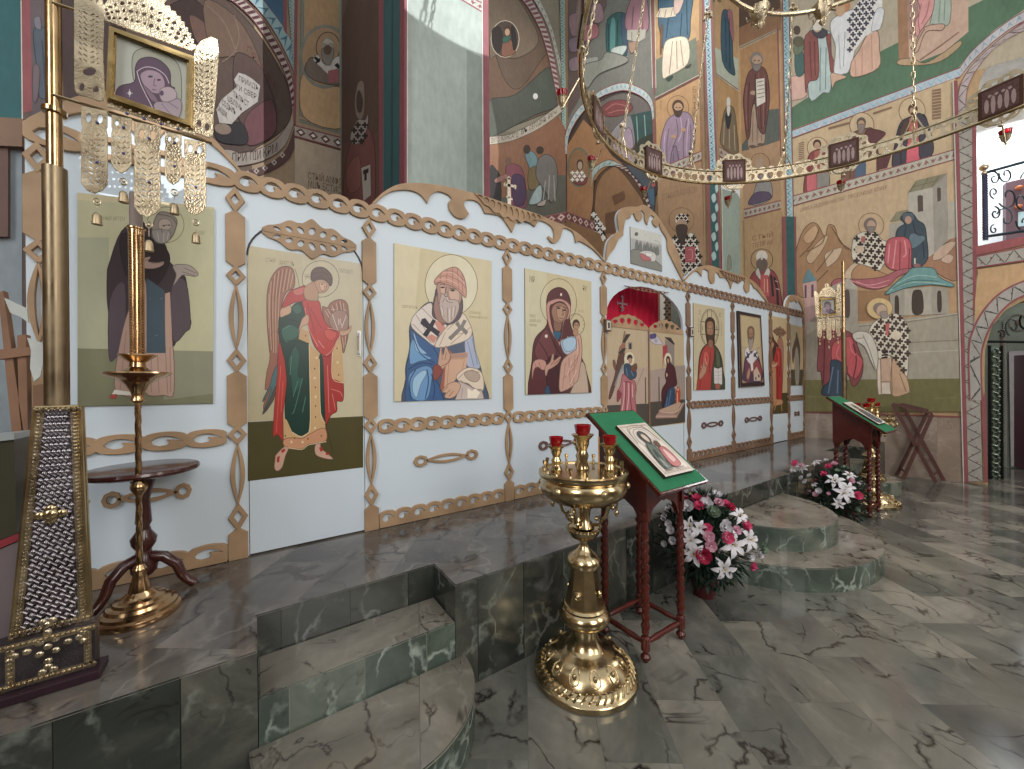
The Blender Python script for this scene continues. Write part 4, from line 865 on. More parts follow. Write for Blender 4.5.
# pierced ornament on that crest
def pierced(cx0, cy0, cx1, cy1, hh, n=5, flip=1, m=None, name='pierced_ornament'):
    """openwork fan: base line (photo points) with scroll holes"""
    (xa_, za), (xb_, zb) = xz(cx0, cy0), xz(cx1, cy1)
    L = xb_-xa_; c = (xa_+xb_)/2; sl = (zb-za)/L
    f = lambda u: (max(0, 1-abs(u)**2.2))**.9
    N = 40; base = [(c+u*L/2, za+sl*((u+1)*L/2)) for u in [(-1+2*i/N) for i in range(N+1)]]
    low = [(x, z-flip*hh*(f(-1+2*i/N)*(1+.1*cos(i*1.2)))) for i, (x, z) in enumerate(base)]
    loops = [base+low[::-1]]
    for k in range(-n, n+1):
        u = k/(n+.8); h = hh*f(u); w = L/2/(n+1)*.36; x = c+u*L/2; z = za+sl*((u+1)*L/2)-flip*h*.47
        s_ = 1 if k >= 0 else -1
        if h < hh*.3: continue
        loops.append([(x+w*1.15*cos(a)*(1-.35*sin(a)*s_), z+h*.36*sin(a)) for a in [2*pi*j/10 for j in range(10)]])
    return plateXZ(name, loops, YS-.019, .012, m or M_ply, scr)
pierced(473, 193.5, 541, 216.5, .13, 5)
# central crest above the royal doors
t1 = catmull(tr('128,520 132,440 150,350 200,290 240,265 232,210 228,130 260,75 330,58 400,58 450,42 500,70 560,130 640,250 720,400 760,500 790,690', 590, 200, 8.533), False, 3)
t1b = catmull(tr('785,690 745,610 690,500 655,420 650,340 625,290 600,250 580,195', 590, 200, 8.533), False, 3)+catmull(tr('580,195 565,230 540,215 525,180 540,150 520,130 500,140 480,210', 590, 200, 8.533), False, 3)+catmull(tr('480,210 460,170 455,110 420,85 440,140 420,175 390,170 365,110', 590, 200, 8.533), False, 3)+catmull(tr('365,110 340,125 335,150 300,160 285,200 275,270 275,300', 590, 200, 8.533), False, 3)+catmull(tr('275,300 235,335 200,410 160,460 130,520', 590, 200, 8.533), False, 3)
crest(t1+[(682.5, 288), (605, 270)], t1+t1b)
# crest above the right pair of icons
t2 = catmull(tr('190,225 230,180 280,150 340,145 400,165 480,190 540,210 590,240 640,300 670,360', 650, 240, 5.69), False, 4)
t2b = catmull(tr('665,358 620,300 598,275 590,275', 650, 240, 5.69), False, 3)+catmull(tr('590,275 575,248 562,245 560,285 545,298 530,270 535,235 520,225 500,245 480,232 465,240 455,275', 650, 240, 5.69), False, 3)+catmull(tr('455,275 445,240 425,215 395,210 380,185 362,190 362,235 345,245 330,215 328,180 310,165 292,170 288,205', 650, 240, 5.69), False, 3)+catmull(tr('288,205 260,175 225,195 192,232', 650, 240, 5.69), False, 3)
crest(t2+[(768, 308), (683.5, 286)], t2+t2b)
pierced(718, 270, 744, 278, .10, 4, m=M_plyd)
# small far crest
t3 = catmull(tr('768,380 775,340 800,310 840,325 862,360 872,405', 650, 240, 5.69), False, 4)
t3b = catmull(tr('866,400 855,370 840,345', 650, 240, 5.69), False, 3)+catmull(tr('840,345 830,355 820,340 805,350 790,345 782,380', 650, 240, 5.69), False, 3)
crest(t3+[(803, 316), (785, 309)], t3+t3b)
# carved chain rails
def chain(x0, x1, z, r=.052, p=.135, y=YS, m=M_ply, name='carved_rail', base=None):
    n = max(1, round((x1-x0)/p)); p = (x1-x0)/n; top = []; bot = []; holes = []
    N = n*12
    for i in range(N+1):
        x = x0+(x1-x0)*i/N; ph = (i % 12)/12
        h = r*(.56+.44*sqrt(abs(sin(pi*ph))))
        top.append((x, z+h)); bot.append((x, z-(h if base is None else base)))
    for k in range(n):
        cx = x0+(k+.5)*p if False else x0+k*p+p*.5
        # comma-shaped slit curling round each link
        holes.append([(cx+p*(.30*cos(a))-p*.02, z+r*.38*sin(a)*(1-.55*cos(a))+r*.05) for a in [2*pi*j/12 for j in range(12)]] if False else [(cx-p*.5+p*q[0], z+r*q[1]) for q in ((.14, -.05), (.24, .36), (.42, .58), (.62, .52), (.80, .24), (.94, -.12), (.80, -.04), (.66, .10), (.54, .12), (.60, -.16), (.52, -.46), (.34, -.54), (.20, -.36))])
    return plateXZ(name, [bot+top[::-1]]+holes, y, .02, m, scr, .0015)
for i, (a, b) in enumerate(mid):
    chain(a, b, RT, .062, .137 if i else .20, m=M_ply if i < 5 else M_plyd)
    if i in (1, 4, 7): continue
    chain(a+.055, b-.055, RM, .052, .125 if i else .2, m=M_ply if i < 5 else M_plyd)
    chain(a+.055, b-.055, ZS+.07, .055, .125 if i else .2, base=.065, m=M_ply if i < 5 else M_plyd)
# pilasters
def rh(z0, z1, w, t, el=False):
    m = (z0+z1)/2; h = (z1-z0)/2
    if el: o_ = [(w*sin(pi*i/12)*.92, z0+(z1-z0)*i/12) for i in range(13)]+[(-w*sin(pi*i/12)*.92, z1-(z1-z0)*i/12) for i in range(1, 12)]; k = 1-t/w*1.1; i_ = [(x*k, m+(z-m)*(1-t*1.3/h)) for x, z in o_]
    else: o_ = [(0, z0), (w, m), (0, z1), (-w, m)]; k = .5; i_ = [(x*k, m+(z-m)*k) for x, z in o_]
    return o_, i_
def pilaster(X, m, w=.048, y=YS, parent=scr):
    Z = lambda q: zt(q)
    segs = [('d', 188, 213), ('p', 211, 268), ('d', 266, 286), ('e', 284, 350), ('d', 348, 372), ('p', 370, 428), ('d', 424, 444), ('e', 442, 504), ('d', 502, 530), ('b', 527, 549)]
    mb = MB(); t = .021
    def add(loops, th):
        me = plate_mesh(loops, th, .0015); me.transform(XZF(y)@Matrix.Translation((X, 0, 0)))
        mb.add([v.co.copy() for v in me.vertices], [tuple(q.vertices) for q in me.polygons]); bpy.data.meshes.remove(me)
    for k, a, b in segs:
        z1, z0 = Z(a), Z(b)
        if k == 'd': o_, i_ = rh(z0, z1, w, t); add([o_, i_], .022)
        elif k == 'e': o_, i_ = rh(z0, z1, w*.8, t, True); add([o_, i_], .022)
        elif k == 'p': c = .035; add([[(0, z0), (w, z0+c), (w, z1-c), (0, z1), (-w, z1-c), (-w, z0+c)]], .02)
        else: add([[(-w, ZS+.003), (w, ZS+.003), (w, z1-c), (0, z1), (-w, z1-c)]], .02)
    return mb.build('pilaster', m, parent, world=True)
for i, X in enumerate(PX_): pilaster(X, M_ply if i < 4 else M_plyd)
pilaster(sx(41), M_ply)
pilaster(XR-.02, M_plyd, w=.03)
# horizontal spindle ornaments on the lower panels
def spindle(xc, z, L, m, h=.045):
    loops = []
    me = MB()
    def add(lp):
        q = plate_mesh(lp, .018, .001); q.transform(XZF(YS)); me.add([v.co.copy() for v in q.vertices], [tuple(f.vertices) for f in q.polygons]); bpy.data.meshes.remove(q)
    dl = L*.19
    for s in (-1, 1):
        c = xc+s*(L/2-dl/2); o_ = [(c-dl/2*1.1, z), (c-s*0, z+h), (c+dl/2*1.0, z), (c, z-h)]
        o_ = [(c-dl*.55, z), (c-dl*.1, z+h), (c+dl*.25*s+dl*.1, z+h*.9), (c+dl*.5, z), (c+dl*.25*s+dl*.1, z-h*.9), (c-dl*.1, z-h)] if False else [(c+dl*.56*cos(a), z+h*sin(a)) for a in [2*pi*i/8 for i in range(8)]]
        add([o_, [(c+(x-c)*.55, z+(y-z)*.55) for x, y in o_]])
    w = L-2*dl+.02; o_ = [(xc-w/2+w*i/12, z+h*.72*sin(pi*i/12)+.004) for i in range(13)]+[(xc+w/2-w*i/12, z-h*.72*sin(pi*i/12)-.004) for i in range(13)]
    add([o_, [(xc+(x-xc)*.8, z+(y-z)*.5) for x, y in o_ if abs(x-xc) < w*.42]])
    return me.build('spindle_ornament', m, scr, world=True)
for i in (0, 2, 3, 5, 6, 8):
    a, b = mid[i]; m = M_ply if i < 3 else mat('purple_brown_wood', '6a4c48', .5)
    c = (a+b)/2; z = xz(447, 457)[1]; spindle(c if i else sx(148), z, (.56 if i else .36) if i not in (8,) else .2, m)
# ---- icons: a board plus printed picture (one mesh), sitting on the screen's panels
ICO = []
def icon(name, corners, label, paintfn, th=.012, edge='8a7a55', group=None, cat='icon', pl=PS, eps=.0001):
    q = pl.off(th); pr = Paint(q, eps)
    mb = MB(); front = [q.at(*c) for c in corners]; mb.prism(front, -q.n*(th-.001))
    pr.o(); pr.clip = corners; pr.g('c9bc97', corners); paintfn(pr)
    o = pr.build(name, PI, extra=(mb, [edge])); meta(o, label, cat, group); ICO.append(o); return o
def rectpx(x0, x1, ztop, zbot, pl=PS):
    """photo corners of an upright rectangle on the screen from left/right image x and heights"""
    return None
def eyes(p, col, *c):
    for x, y, w in c: p.m(col, [(x-w, y), (x, y-w*.45), (x+w, y), (x, y+w*.4)])
def spyridon(p):

    p.o(380, 235, 6.4); p.g('d2c7a5', '90,45 260,80 230,400 200,1064 90,1064')
    p.e('d6cdb0', 456, 318, 168, 196, 0, 40); p.ring('6b5a3a', 456, 318, 168, 196, 4)
    p.t('8a7a58', 'СВЯТИТЕЛЬ', 140, 462, 100, 18, .08); p.t('8a7a58', 'СПИРИД', 568, 500, 75, 15, .06); p.t('8a7a58', 'ТРИМИФУНТС', 568, 528, 122, 15, .06)
    p.o(380, 300, 6.4); Y = -416
    # blue mantle
    p.m('4f5a72', '190,165 240,70 330,10 420,120 520,80 585,180 610,320 655,480 665,700 175,700 165,500 165,420 190,300')
    p.m('3e5f8c', '195,190 240,220 330,280 385,300 380,400 340,430 350,500 385,560 400,700 180,700 168,480 170,410 195,330')
    p.m('6f9cc6', '205,250 260,330 330,370 250,390 190,400'); p.m('8fb4d4', '215,200 250,290 300,340 230,320'); p.m('6a94c0', '190,470 280,420 335,440 330,520 300,632 215,632 185,560'); p.m('9cc0da', '215,500 270,450 300,460 260,540 235,620 210,580')
    p.ls('26406a', 6, '210,220 260,340 350,400', '180,440 260,400 340,410', '300,440 310,520 290,630', '230,440 190,520 200,630', '330,470 350,560 340,630', '340,300 370,350 380,400')
    p.m('a8b0c6', '545,250 585,200 610,320 640,430 560,420 545,330'); p.ls('7a86a8', 5, '560,260 600,420', '590,240 625,410')
    # omophorion
    p.m('d9cdc4', '200,130 240,70 325,15 360,100 430,165 370,230 350,290 290,250 210,180'); p.m('dccbb8', '350,290 400,200 470,130 530,85 570,140 590,200 560,250 450,290 400,300')
    p.ls('9a8576', 4, '230,90 330,250', '270,50 400,180', '420,200 380,290', '520,100 430,190', '580,170 450,280', '440,230 560,200', '210,150 330,270')
    p.g('c98a7a', '345,135 385,130 420,175 385,215'); p.g('c98a7a', '300,235 330,215 365,235 345,275'); p.g('9a5a52', '330,25 345,20 420,150 400,165')
    p.g('2f2c38', '268,118 290,112 318,150 338,118 358,128 340,168 385,200 370,232 325,195 300,235 272,220 300,180 258,148'); p.g('7d7670', '480,150 500,130 515,160 535,120 555,130 535,170 565,200 550,222 520,190 455,255 435,240 500,175')
    # head
    p.o(380, 235, 6.4)
    p.m('5a4650', '335,470 350,390 375,330 500,360 530,440 510,530 440,570 380,545 340,520'); p.m('9a7468', '345,450 372,380 420,540 400,560 360,530')
    p.m('b08878', '368,310 440,300 510,340 525,390 500,450 460,470 380,440 370,380'); p.m('c9a592', '385,320 410,320 420,380 395,390'); p.m('c9a592', '440,350 500,350 510,400 490,430 450,410')
    p.m('b9a69c', '380,430 395,370 410,380 430,360 428,420 455,410 500,420 505,470 480,530 440,562 400,530 385,480'); p.ls('8a7068', 4, '400,450 410,520', '430,460 435,550', '460,450 460,540', '485,450 475,520', '415,400 400,430'); p.ls('e3dad0', 4, '395,460 405,510', '445,470 445,550', '470,460 465,520', '425,390 440,420 460,425')
    p.m('c4917f', '348,295 370,260 420,220 485,203 530,250 550,320 550,395 522,375 470,330 380,300 358,315'); p.ls('96685a', 4, '352,300 430,300 500,340 545,385', '370,265 440,260 520,300 548,340', '420,225 480,235 540,290', '390,245 385,300', '430,220 425,300', '465,208 465,320', '495,210 505,345', '525,245 530,370'); p.ls('e0b4a2', 3, '360,285 430,280 510,320', '400,240 470,240 540,310')
    eyes(p, '3a2a28', (400, 332, 14), (465, 352, 16)); p.ls('5a3c34', 4, '385,315 415,312', '440,335 490,345', '425,330 415,385 430,392', '435,425 465,428')
    # book and hands
    p.o(380, 300, 6.4)
    p.g('a5604f', '405,450 430,310 460,330 435,520 400,590 385,560'); p.g('cfa78c', '425,345 565,330 550,440 500,480 440,570 410,560'); p.g('b08a7a', '440,345 560,333 558,365 435,372'); p.ls('b3866e', 4, '440,390 430,540', '455,375 545,372', '540,380 528,440')
    p.m('c79e86', '370,420 385,310 395,300 405,350 420,290 440,330 450,350 440,390 400,440 380,440'); p.ls('8a5a48', 4, '395,310 398,380', '425,330 415,380', '375,430 440,395 455,355'); p.m('8a4a40', '340,430 370,410 400,450 370,500 345,505')
    p.m('e0cdb8', '490,480 560,430 640,450 665,520 655,580 600,560 560,530 510,520'); p.m('b5a090', '540,470 590,445 640,480 620,520 570,510'); p.m('c7b6ae', '500,520 560,540 610,570 655,585 650,680 480,680 500,580'); p.g('efe4d0', '560,560 590,580 610,560 640,590 620,624 560,624'); p.ls('9a8478', 4, '500,500 560,450 640,460', '510,510 600,560 655,570', '530,560 520,625')
    p.m('cfa78e', '430,540 480,520 515,540 500,590 460,624 415,620 420,590 395,585'); p.ls('94644f', 4, '450,570 420,600', '470,580 440,615', '400,585 435,550')
    p.o()
icon('icon_painting', [(394.2, 242.5), (491.5, 260.5), (491.5, 398), (394.2, 401)], 'large icon of a bishop in knitted cap and blue mantle holding a book', spyridon)
def virgin(p):
    p.o(500, 260, 6.4); p.g('cbc3a3', '160,48 300,80 260,860 160,860')
    p.ring('6b5f45', 374, 268, 116, 152, 3.5); p.ring('6b5f45', 485, 410, 56, 70, 3.5)
    for a in range(0, 360, 24): p.l('8a7a5c', 3, [(485+46*cos(radians(a)), 410+58*sin(radians(a))), (485+56*cos(radians(a)), 410+70*sin(radians(a)))])
    p.t('5a5040', 'МР', 188, 138, 34, 40, .15); p.t('5a5040', 'ѲУ', 528, 195, 28, 36, .15); p.t('7d735c', 'ПРЕС', 188, 362, 40, 18, .1); p.t('7d735c', 'ДЕВА БО', 188, 390, 72, 18, .1); p.t('7d735c', 'МАРИЯ', 188, 420, 46, 18, .1); p.t('8a7f66', 'ІС ХС', 502, 330, 34, 16, .1)
    p.m('5b2f33', '205,910 205,640 225,500 300,410 298,270 315,205 370,172 425,195 452,270 445,370 470,470 500,560 530,640 550,700 562,910')
    p.m('6f3d40', '225,560 290,440 330,500 360,600 300,640 240,630'); p.m('48252b', '300,640 400,640 390,900 320,900'); p.ls('3a1a20', 5, '250,520 300,600 330,700', '330,500 400,620 440,640', '290,700 310,856', '300,300 310,400', '350,650 380,760')
    p.m('c48f84', '300,280 340,252 380,245 425,262 452,300 440,370 410,390 385,540 370,520 330,460 305,380', 4); p.m('5b2f33', '318,300 345,275 385,262 420,280 438,320 425,370 405,380 395,450 380,520 350,470 328,400')
    p.m('9c7462', '330,330 345,285 385,270 425,290 435,330 420,380 395,398 380,460 350,450 345,390'); p.m('b38c74', '365,300 410,300 420,350 395,385 370,370'); p.m('8a6452', '345,390 375,400 395,398 385,450 350,445'); p.m('2f5f7a', '340,455 390,460 375,505 360,500'); p.ls('6a4a3c', 4, '350,450 385,460')
    eyes(p, '2f1f1c', (375, 305, 13), (412, 318, 12)); p.ls('4f332a', 4, '358,295 388,290', '402,300 430,305', '398,310 405,345 393,348', '378,368 402,372')
    p.e('e6d4c4', 391, 218, 6, 10); p.e('e6d4c4', 296, 484, 9, 11); p.e('e6d4c4', 434, 494, 5, 7)
    p.m('b4b9c8', '388,520 430,495 460,485 495,500 490,560 450,600 410,590'); p.m('a9c4d8', '400,520 450,490 490,510 470,570 420,580')
    p.m('c79d8c', '485,480 515,480 525,560 520,640 500,760 470,800 420,830 380,830 385,700 400,640 440,600 490,560'); p.ls('a07464', 4, '500,500 505,600 440,700', '510,560 480,680 400,760', '420,650 400,820', '480,600 470,790', '440,620 450,800'); p.ls('dfc0b0', 4, '495,520 500,600', '460,640 430,740', '490,700 450,790'); p.m('bfa894', '520,650 550,700 560,900 440,900 470,800 500,760')

    p.e('4a3228', 487, 410, 24, 34); p.e('b0866c', 489, 422, 17, 26); p.m('b0866c', '470,440 500,445 495,480 470,475'); eyes(p, '2a1a16', (483, 412, 6), (497, 414, 6))
    p.m('c08f82', '215,650 250,632 290,645 295,690 270,700 240,680 218,700 207,760 205,700'); p.ls('9a665a', 4, '225,660 235,690', '250,650 260,690')
    p.m('bd9280', '290,680 320,650 335,600 345,605 345,640 380,615 390,622 370,660 330,690 310,700 295,740 288,720'); p.ls('8a5c4c', 4, '350,640 325,670', '385,630 345,665')
    p.m('2f4f6a', '290,820 310,800 320,856 292,856')
icon('icon_painting', [(525, 267.6), (591.3, 281), (592.2, 392), (525.6, 394.2)], 'large icon of a woman in maroon veil holding a child, left of royal doors', virgin)
def christ(p):
    p.o(680, 290, 8.533); p.g('c2b595', '115,108 385,150 385,735 160,735 115,735')
    p.ring('4f4434', 253, 320, 80, 160, 5); p.ring('4f4434', 253, 320, 70, 148, 3); p.q('4f4434', '232,170 236,170 236,240 232,240', '268,168 272,168 272,240 268,240', '180,262 212,264 212,270 180,268', '295,330 330,332 330,338 295,336', '180,370 215,372 215,378 180,376', '300,375 330,378 330,384 300,382', '192,300 196,300 196,340 192,340', '310,300 314,300 314,335 310,335')
    p.t('4f4434', 'ІС', 160, 205, 14, 34, .1); p.t('4f4434', 'ХС', 334, 225, 14, 34, .1); p.vt('6b5f4a', 'СПАСЪ', 155, 250, 22, 8); p.vt('6b5f4a', 'ВСЕД', 350, 300, 22, 8)
    p.m('3f4434', '150,900 155,700 175,530 235,455 300,470 350,560 370,700 388,900 160,900'); p.m('a83a36', '146,900 158,700 180,540 235,460 290,480 285,600 270,700 250,900'); p.m('c4564c', '195,560 230,520 250,600 215,700 190,760'); p.ls('7a2526', 6, '200,540 180,700 170,840', '260,520 250,700', '230,560 220,660'); p.ls('d9a08c', 5, '180,640 190,700 170,760', '215,580 230,640')
    p.m('545c46', '300,500 340,560 350,640 310,640'); p.ls('2a3024', 6, '300,490 310,660', '340,560 350,650', '290,700 300,840')
    p.m('3a2620', '215,300 222,250 255,228 292,255 300,330 295,400 290,460 240,460 222,390'); p.m('9a7258', '228,300 235,270 262,262 282,280 285,340 275,400 262,425 245,400 230,360'); p.m('4a3026', '232,375 262,385 284,375 280,420 262,445 240,420'); p.m('b08a6c', '240,300 270,300 270,350 245,350'); eyes(p, '1f1412', (245, 325, 8), (272, 327, 8)); p.ls('4a3026', 4, '258,320 258,355', '248,380 272,382', '235,312 252,310', '264,312 280,316'); p.m('8f6650', '245,425 280,430 275,490 245,480')
    p.m('b3876c', '190,650 205,600 215,650 230,640 220,700 190,740 170,760 165,720'); p.g('cfc9c6', '290,657 325,668 358,655 360,800 325,812 292,790'); p.ls('8f8a94', 3, '300,690 320,698', '330,698 350,690', '300,720 320,728', '330,728 352,720', '300,750 320,758', '330,758 352,750', '325,670 326,808'); p.m('9a5a48', '300,800 345,800 335,840 305,840')
icon('icon_painting', [(693.5, 302.5), (724.6, 308), (725.2, 389), (694, 389.8)], 'icon of a bearded man in red and green with open book on the white screen', christ)
def nich(p):
    p.o(680, 290, 8.533)

    p.g('2c1d22', '495,172 692,212 724,812 516,826'); p.g('a58a6c', '512,205 682,235 712,780 532,790'); p.g('bcab84', '520,215 675,242 702,770 542,778')
    p.m('4a3550', '545,770 545,660 560,560 600,520 650,540 680,600 700,770'); p.m('8a3f44', '620,600 660,590 690,650 695,720 640,720 615,700'); p.m('6a3a50', '560,600 600,640 600,770 560,770')
    p.m('d9d4d8', '550,530 580,480 605,540 640,500 665,560 640,600 625,620 605,630 575,600'); p.q('2f3448', '562,520 575,528 592,570 580,580', '590,530 600,540 568,585 560,572', '628,540 636,532 660,570 650,578', '655,520 663,530 632,570 626,558'); p.g('e0d8d0', '600,620 622,615 625,680 608,690')
    p.m('7a5a48', '575,340 590,308 620,310 634,345 630,420 615,470 590,465 578,400'); p.m('a07a60', '584,345 600,320 620,330 624,380 605,400 588,385'); p.m('9c9088', '585,410 605,420 626,405 620,470 604,505 588,470'); eyes(p, '2a1c18', (594, 372, 6), (615, 374, 6)); p.ls('5a4034', 3, '605,370 606,395', '585,362 600,360', '608,362 622,364')
    p.m('b58a70', '570,720 590,660 600,690 590,740 575,760'); p.g('c9b4a0', '628,690 655,650 690,730 690,770 630,770'); p.q('4a2f34', '640,745 650,735 655,760 645,765', '665,720 675,715 680,740 668,745'); p.t('5a4a38', 'СТ', 536, 495, 20, 14); p.t('5a4a38', 'НИК', 655, 498, 26, 14)
icon('icon_painting', [(738, 310.2), (761, 314.8), (764.8, 385.3), (740.3, 387)], 'icon of a bishop in a broad dark frame hanging askew on the screen', nich, .03, '2c1d22')
def ephr(p):
    p.o(70, 190, 6.4); S = 690
    p.g('b9b593', '45,60 925,120 920,1050 50,1030'); p.g('a5a58a', '50,300 250,300 250,1020 50,1010'); p.g('79795e', '45,1010 918,1030 915,1365 45,1388'); p.g('8b8a74', '600,1024 918,1032 915,1300 600,1340')
    p.t('8a8268', 'ПРПБНЫЙ АРТЕМ', 150, 185, 200, 26, .05); p.t('8a8268', 'ІЙ ВЕР', 800, 280, 60, 24, .05)
    p.ring('6f6a4c', 610, 220, 120, 115, 4)
    p.m('3c3034', '250,470 330,260 460,200 600,330 630,440 660,480 740,560 755,760 775,850 740,900 690,930 660,1000 560,1010 300,1000 250,1060 255,860 238,700 238,540'); p.m('544850', '255,700 350,600 350,1000 300,1060 250,1070'); p.m('55494f', '650,620 740,580 772,850 740,905 660,960'); p.m('2c2224', '330,280 560,330 640,440 560,600 480,560 360,540')
    p.m('a88a7c', '340,880 400,700 450,600 480,570 492,700 490,1030 440,1300 300,1290 290,1150'); p.m('b39484', '560,1030 650,950 665,1290 600,1310 480,1290 480,1050'); p.g('b0917f', '608,660 640,650 655,980 608,1040'); p.ls('8f7264', 5, '360,900 320,1280', '400,800 380,1280', '520,1050 520,1290', '560,1050 570,1300', '610,1000 625,1300', '640,1000 645,1290'); p.g('43525c', '490,560 605,640 612,1040 490,1040'); p.ls('65767e', 4, '510,690 518,694', '575,692 590,690', '545,930 560,926')
    p.g('d9d4c6', '285,1275 400,1290 400,1310 268,1305'); p.m('a5483c', '258,1310 300,1305 290,1330 260,1330')
    p.m('8a8076', '560,150 620,140 680,180 680,230 650,300 600,338 550,330 520,270'); p.m('a8988a', '575,190 630,185 650,230 610,260 570,240'); p.m('8f8882', '525,260 580,250 640,260 640,310 600,338 548,325'); p.ls('5a4f48', 5, '560,150 650,170 682,215', '590,225 625,220', '585,240 590,270'); eyes(p, '3a302c', (600, 226, 10), (635, 222, 10)); p.ls('b8b0a6', 4, '560,270 570,320', '600,270 600,330', '630,270 622,315')
    p.m('a0857a', '440,450 500,425 515,430 500,455 560,460 600,455 590,480 530,500 450,490'); p.ls('6f564c', 4, '500,440 470,450', '520,465 590,462'); p.m('a0938a', '660,480 760,478 820,530 800,550 730,540 700,560 660,610 680,540'); p.ls('6f625a', 4, '730,495 810,530', '720,520 800,545')
icon('icon_painting', [(77.3, 192), (213.8, 207), (213, 402.8), (77.6, 405.6)], 'tall icon of a black-robed monk behind the tall brass candlestick', ephr)
def supper(p):
    p.o(590, 200, 8.533); p.g('a8aaa6', '343,222 610,290 615,606 350,535'); p.g('c3c4bd', '345,222 610,290 612,380 346,320'); p.m('7f8078', '352,430 420,420 500,470 612,560 614,604 352,534')
    for x, y in ((400, 350), (430, 360), (465, 380), (490, 370), (520, 385), (550, 400), (575, 400)): p.m('6f726e', [(x-14, y+60), (x-8, y), (x, y-14), (x+8, y), (x+14, y+60)]); p.e('8f7f74', x, y-6, 6, 8)
    p.m('55584f', '380,285 395,268 412,280 405,300 385,300'); p.m('c9c9c4', '430,440 500,430 560,460 550,520 470,500 430,480'); p.m('b0666a', '430,450 500,480 520,510 450,510'); p.m('d9d9d4', '480,445 530,455 520,480 480,470'); p.ls('8f9088', 4, '550,340 590,360 600,440', '470,290 480,300')
icon('icon_painting', [(630.3, 226), (661.5, 234), (662.2, 271), (631, 262.7)], 'small grey-toned rectangular icon of a supper scene on the tall central crest', supper, .008, '6a6a60')
def far(p):
    p.o(690, 330, 8.533); p.g('c5ae88', '862,-40 972,-30 966,335 862,335'); p.g('4a4232', '862,333 965,333 962,468 862,470'); p.m('5a4a3a', '872,200 880,100 900,20 920,60 938,160 935,330 915,320 895,200 880,280'); p.m('9c9484', '895,200 915,140 930,250 930,440 900,445'); p.m('6a5a48', '898,40 905,10 918,40 915,70 900,70'); p.ls('7a7264', 4, '905,220 908,430', '920,240 922,430'); p.g('b3a888', '862,-42 905,-42 902,60 880,130 862,200')
icon('icon_painting', [(790.8, 323.6), (804.0-.8, 327), (803.0, 384.8), (791.2, 385)], 'narrow icon of a dark-robed monk at the far right end of the screen', far)
# ---- left deacon door with the archangel
door = MB()
lp = [(dx0, DB), (dx1, DB)]+arc((dx0+dx1)/2, dtop-.27, (dx1-dx0)/2, .262, 0, 180)
lp = rect(dx0, dx1, DB, dtop-.27)[:2]+arc((dx0+dx1)/2, dtop-.27, (dx1-dx0)/2, .262, 0, 180)
d1 = plateXZ('deacon_door', [lp], YS+.026, .026, M_white, scr); d1['label'] = 'white side door printed with a red-cloaked archangel'
PD = PS.off(.002)
p = Paint(PD, .0001); p.o(240, 240, 6.4)
p.g('bdb190', '50,32 783,150 783,1125 50,1160'); p.g('c3b89a', '400,92 783,150 783,1125 400,1142')
p.g('4f4826', '50,1163 788,1124 788,1452 50,1540')
p.t('857b62', 'СТЫЙ', 162, 135, 65, 26, .12); p.t('857b62', 'АРХГГЛЪ', 252, 155, 95, 28, .12); p.t('857b62', 'МИХАИЛ', 632, 205, 88, 28, .12)
p.ring('4a4238', 516, 246, 118, 117, 3.5); p.ls('6a5f4c', 2.5, '415,215 445,245', '440,212 418,250', '412,232 450,232')
p.l('4a4238', 3, '350,180 370,240 380,300')
# wings
p.m('9a6350', '245,180 295,165 335,180 350,230 345,300 300,330 270,400 255,560 245,760 200,760 180,620 172,480 175,330 200,240'); p.m('9a6350', '200,600 250,600 240,760 235,860 200,1000 160,1080 150,1060 175,960 160,950 170,850 190,760')
p.ls('c9b08c', 3.5, '200,260 190,420 200,700', '225,215 210,400 215,720', '250,195 230,380 230,720', '275,185 252,350 243,560', '300,180 275,330', '322,185 300,320', '340,210 322,300', '185,340 185,560'); p.ls('6a3a30', 3, '212,240 200,420 208,700', '238,205 220,390', '262,190 240,370', '288,180 262,340', '312,182 288,320')
p.m('4f6f72', '205,870 235,800 245,860 225,980 190,1060 150,1110 148,1095 185,1000 200,940 150,1030 150,1010 190,930'); p.m('5a5148', '150,1095 190,1020 230,930 215,1020 165,1090 150,1100')
p.m('9a6350', '525,430 560,430 580,400 630,378 675,390 693,440 695,560 690,620 675,680 660,720 640,620 560,560'); p.ls('d3c2a8', 3, '545,450 600,540', '560,440 620,550', '590,420 640,560', '615,400 655,570', '640,390 672,560', '660,400 685,560', '580,440 680,450', '655,620 665,690', '675,610 672,670'); p.ls('6a3a30', 3, '575,430 630,550', '600,410 648,560', '628,395 665,560', '650,392 680,560')
p.m('a07a6c', '570,500 610,450 660,450 690,480 690,560 640,580 590,560'); p.ls('e0d6cc', 3.5, '630,500 632,540', '645,500 640,520 655,545', '590,470 625,570', '680,480 650,560')
# red cloak back
p.m('b02f26', '250,660 285,660 290,800 300,900 290,1000 275,1120 275,1275 240,1240 215,1255 212,1200 225,1000 240,850'); p.ls('d9604a', 4, '262,800 240,1100 232,1230', '275,900 262,1100')
p.m('a82a26', '510,770 600,700 650,800 660,880 660,1020 620,1030 620,1090 585,1115 560,1160 545,1180 530,1000 515,900'); p.ls('d98070', 4, '580,950 640,970 655,1000', '590,980 610,1080', '560,800 570,1100')
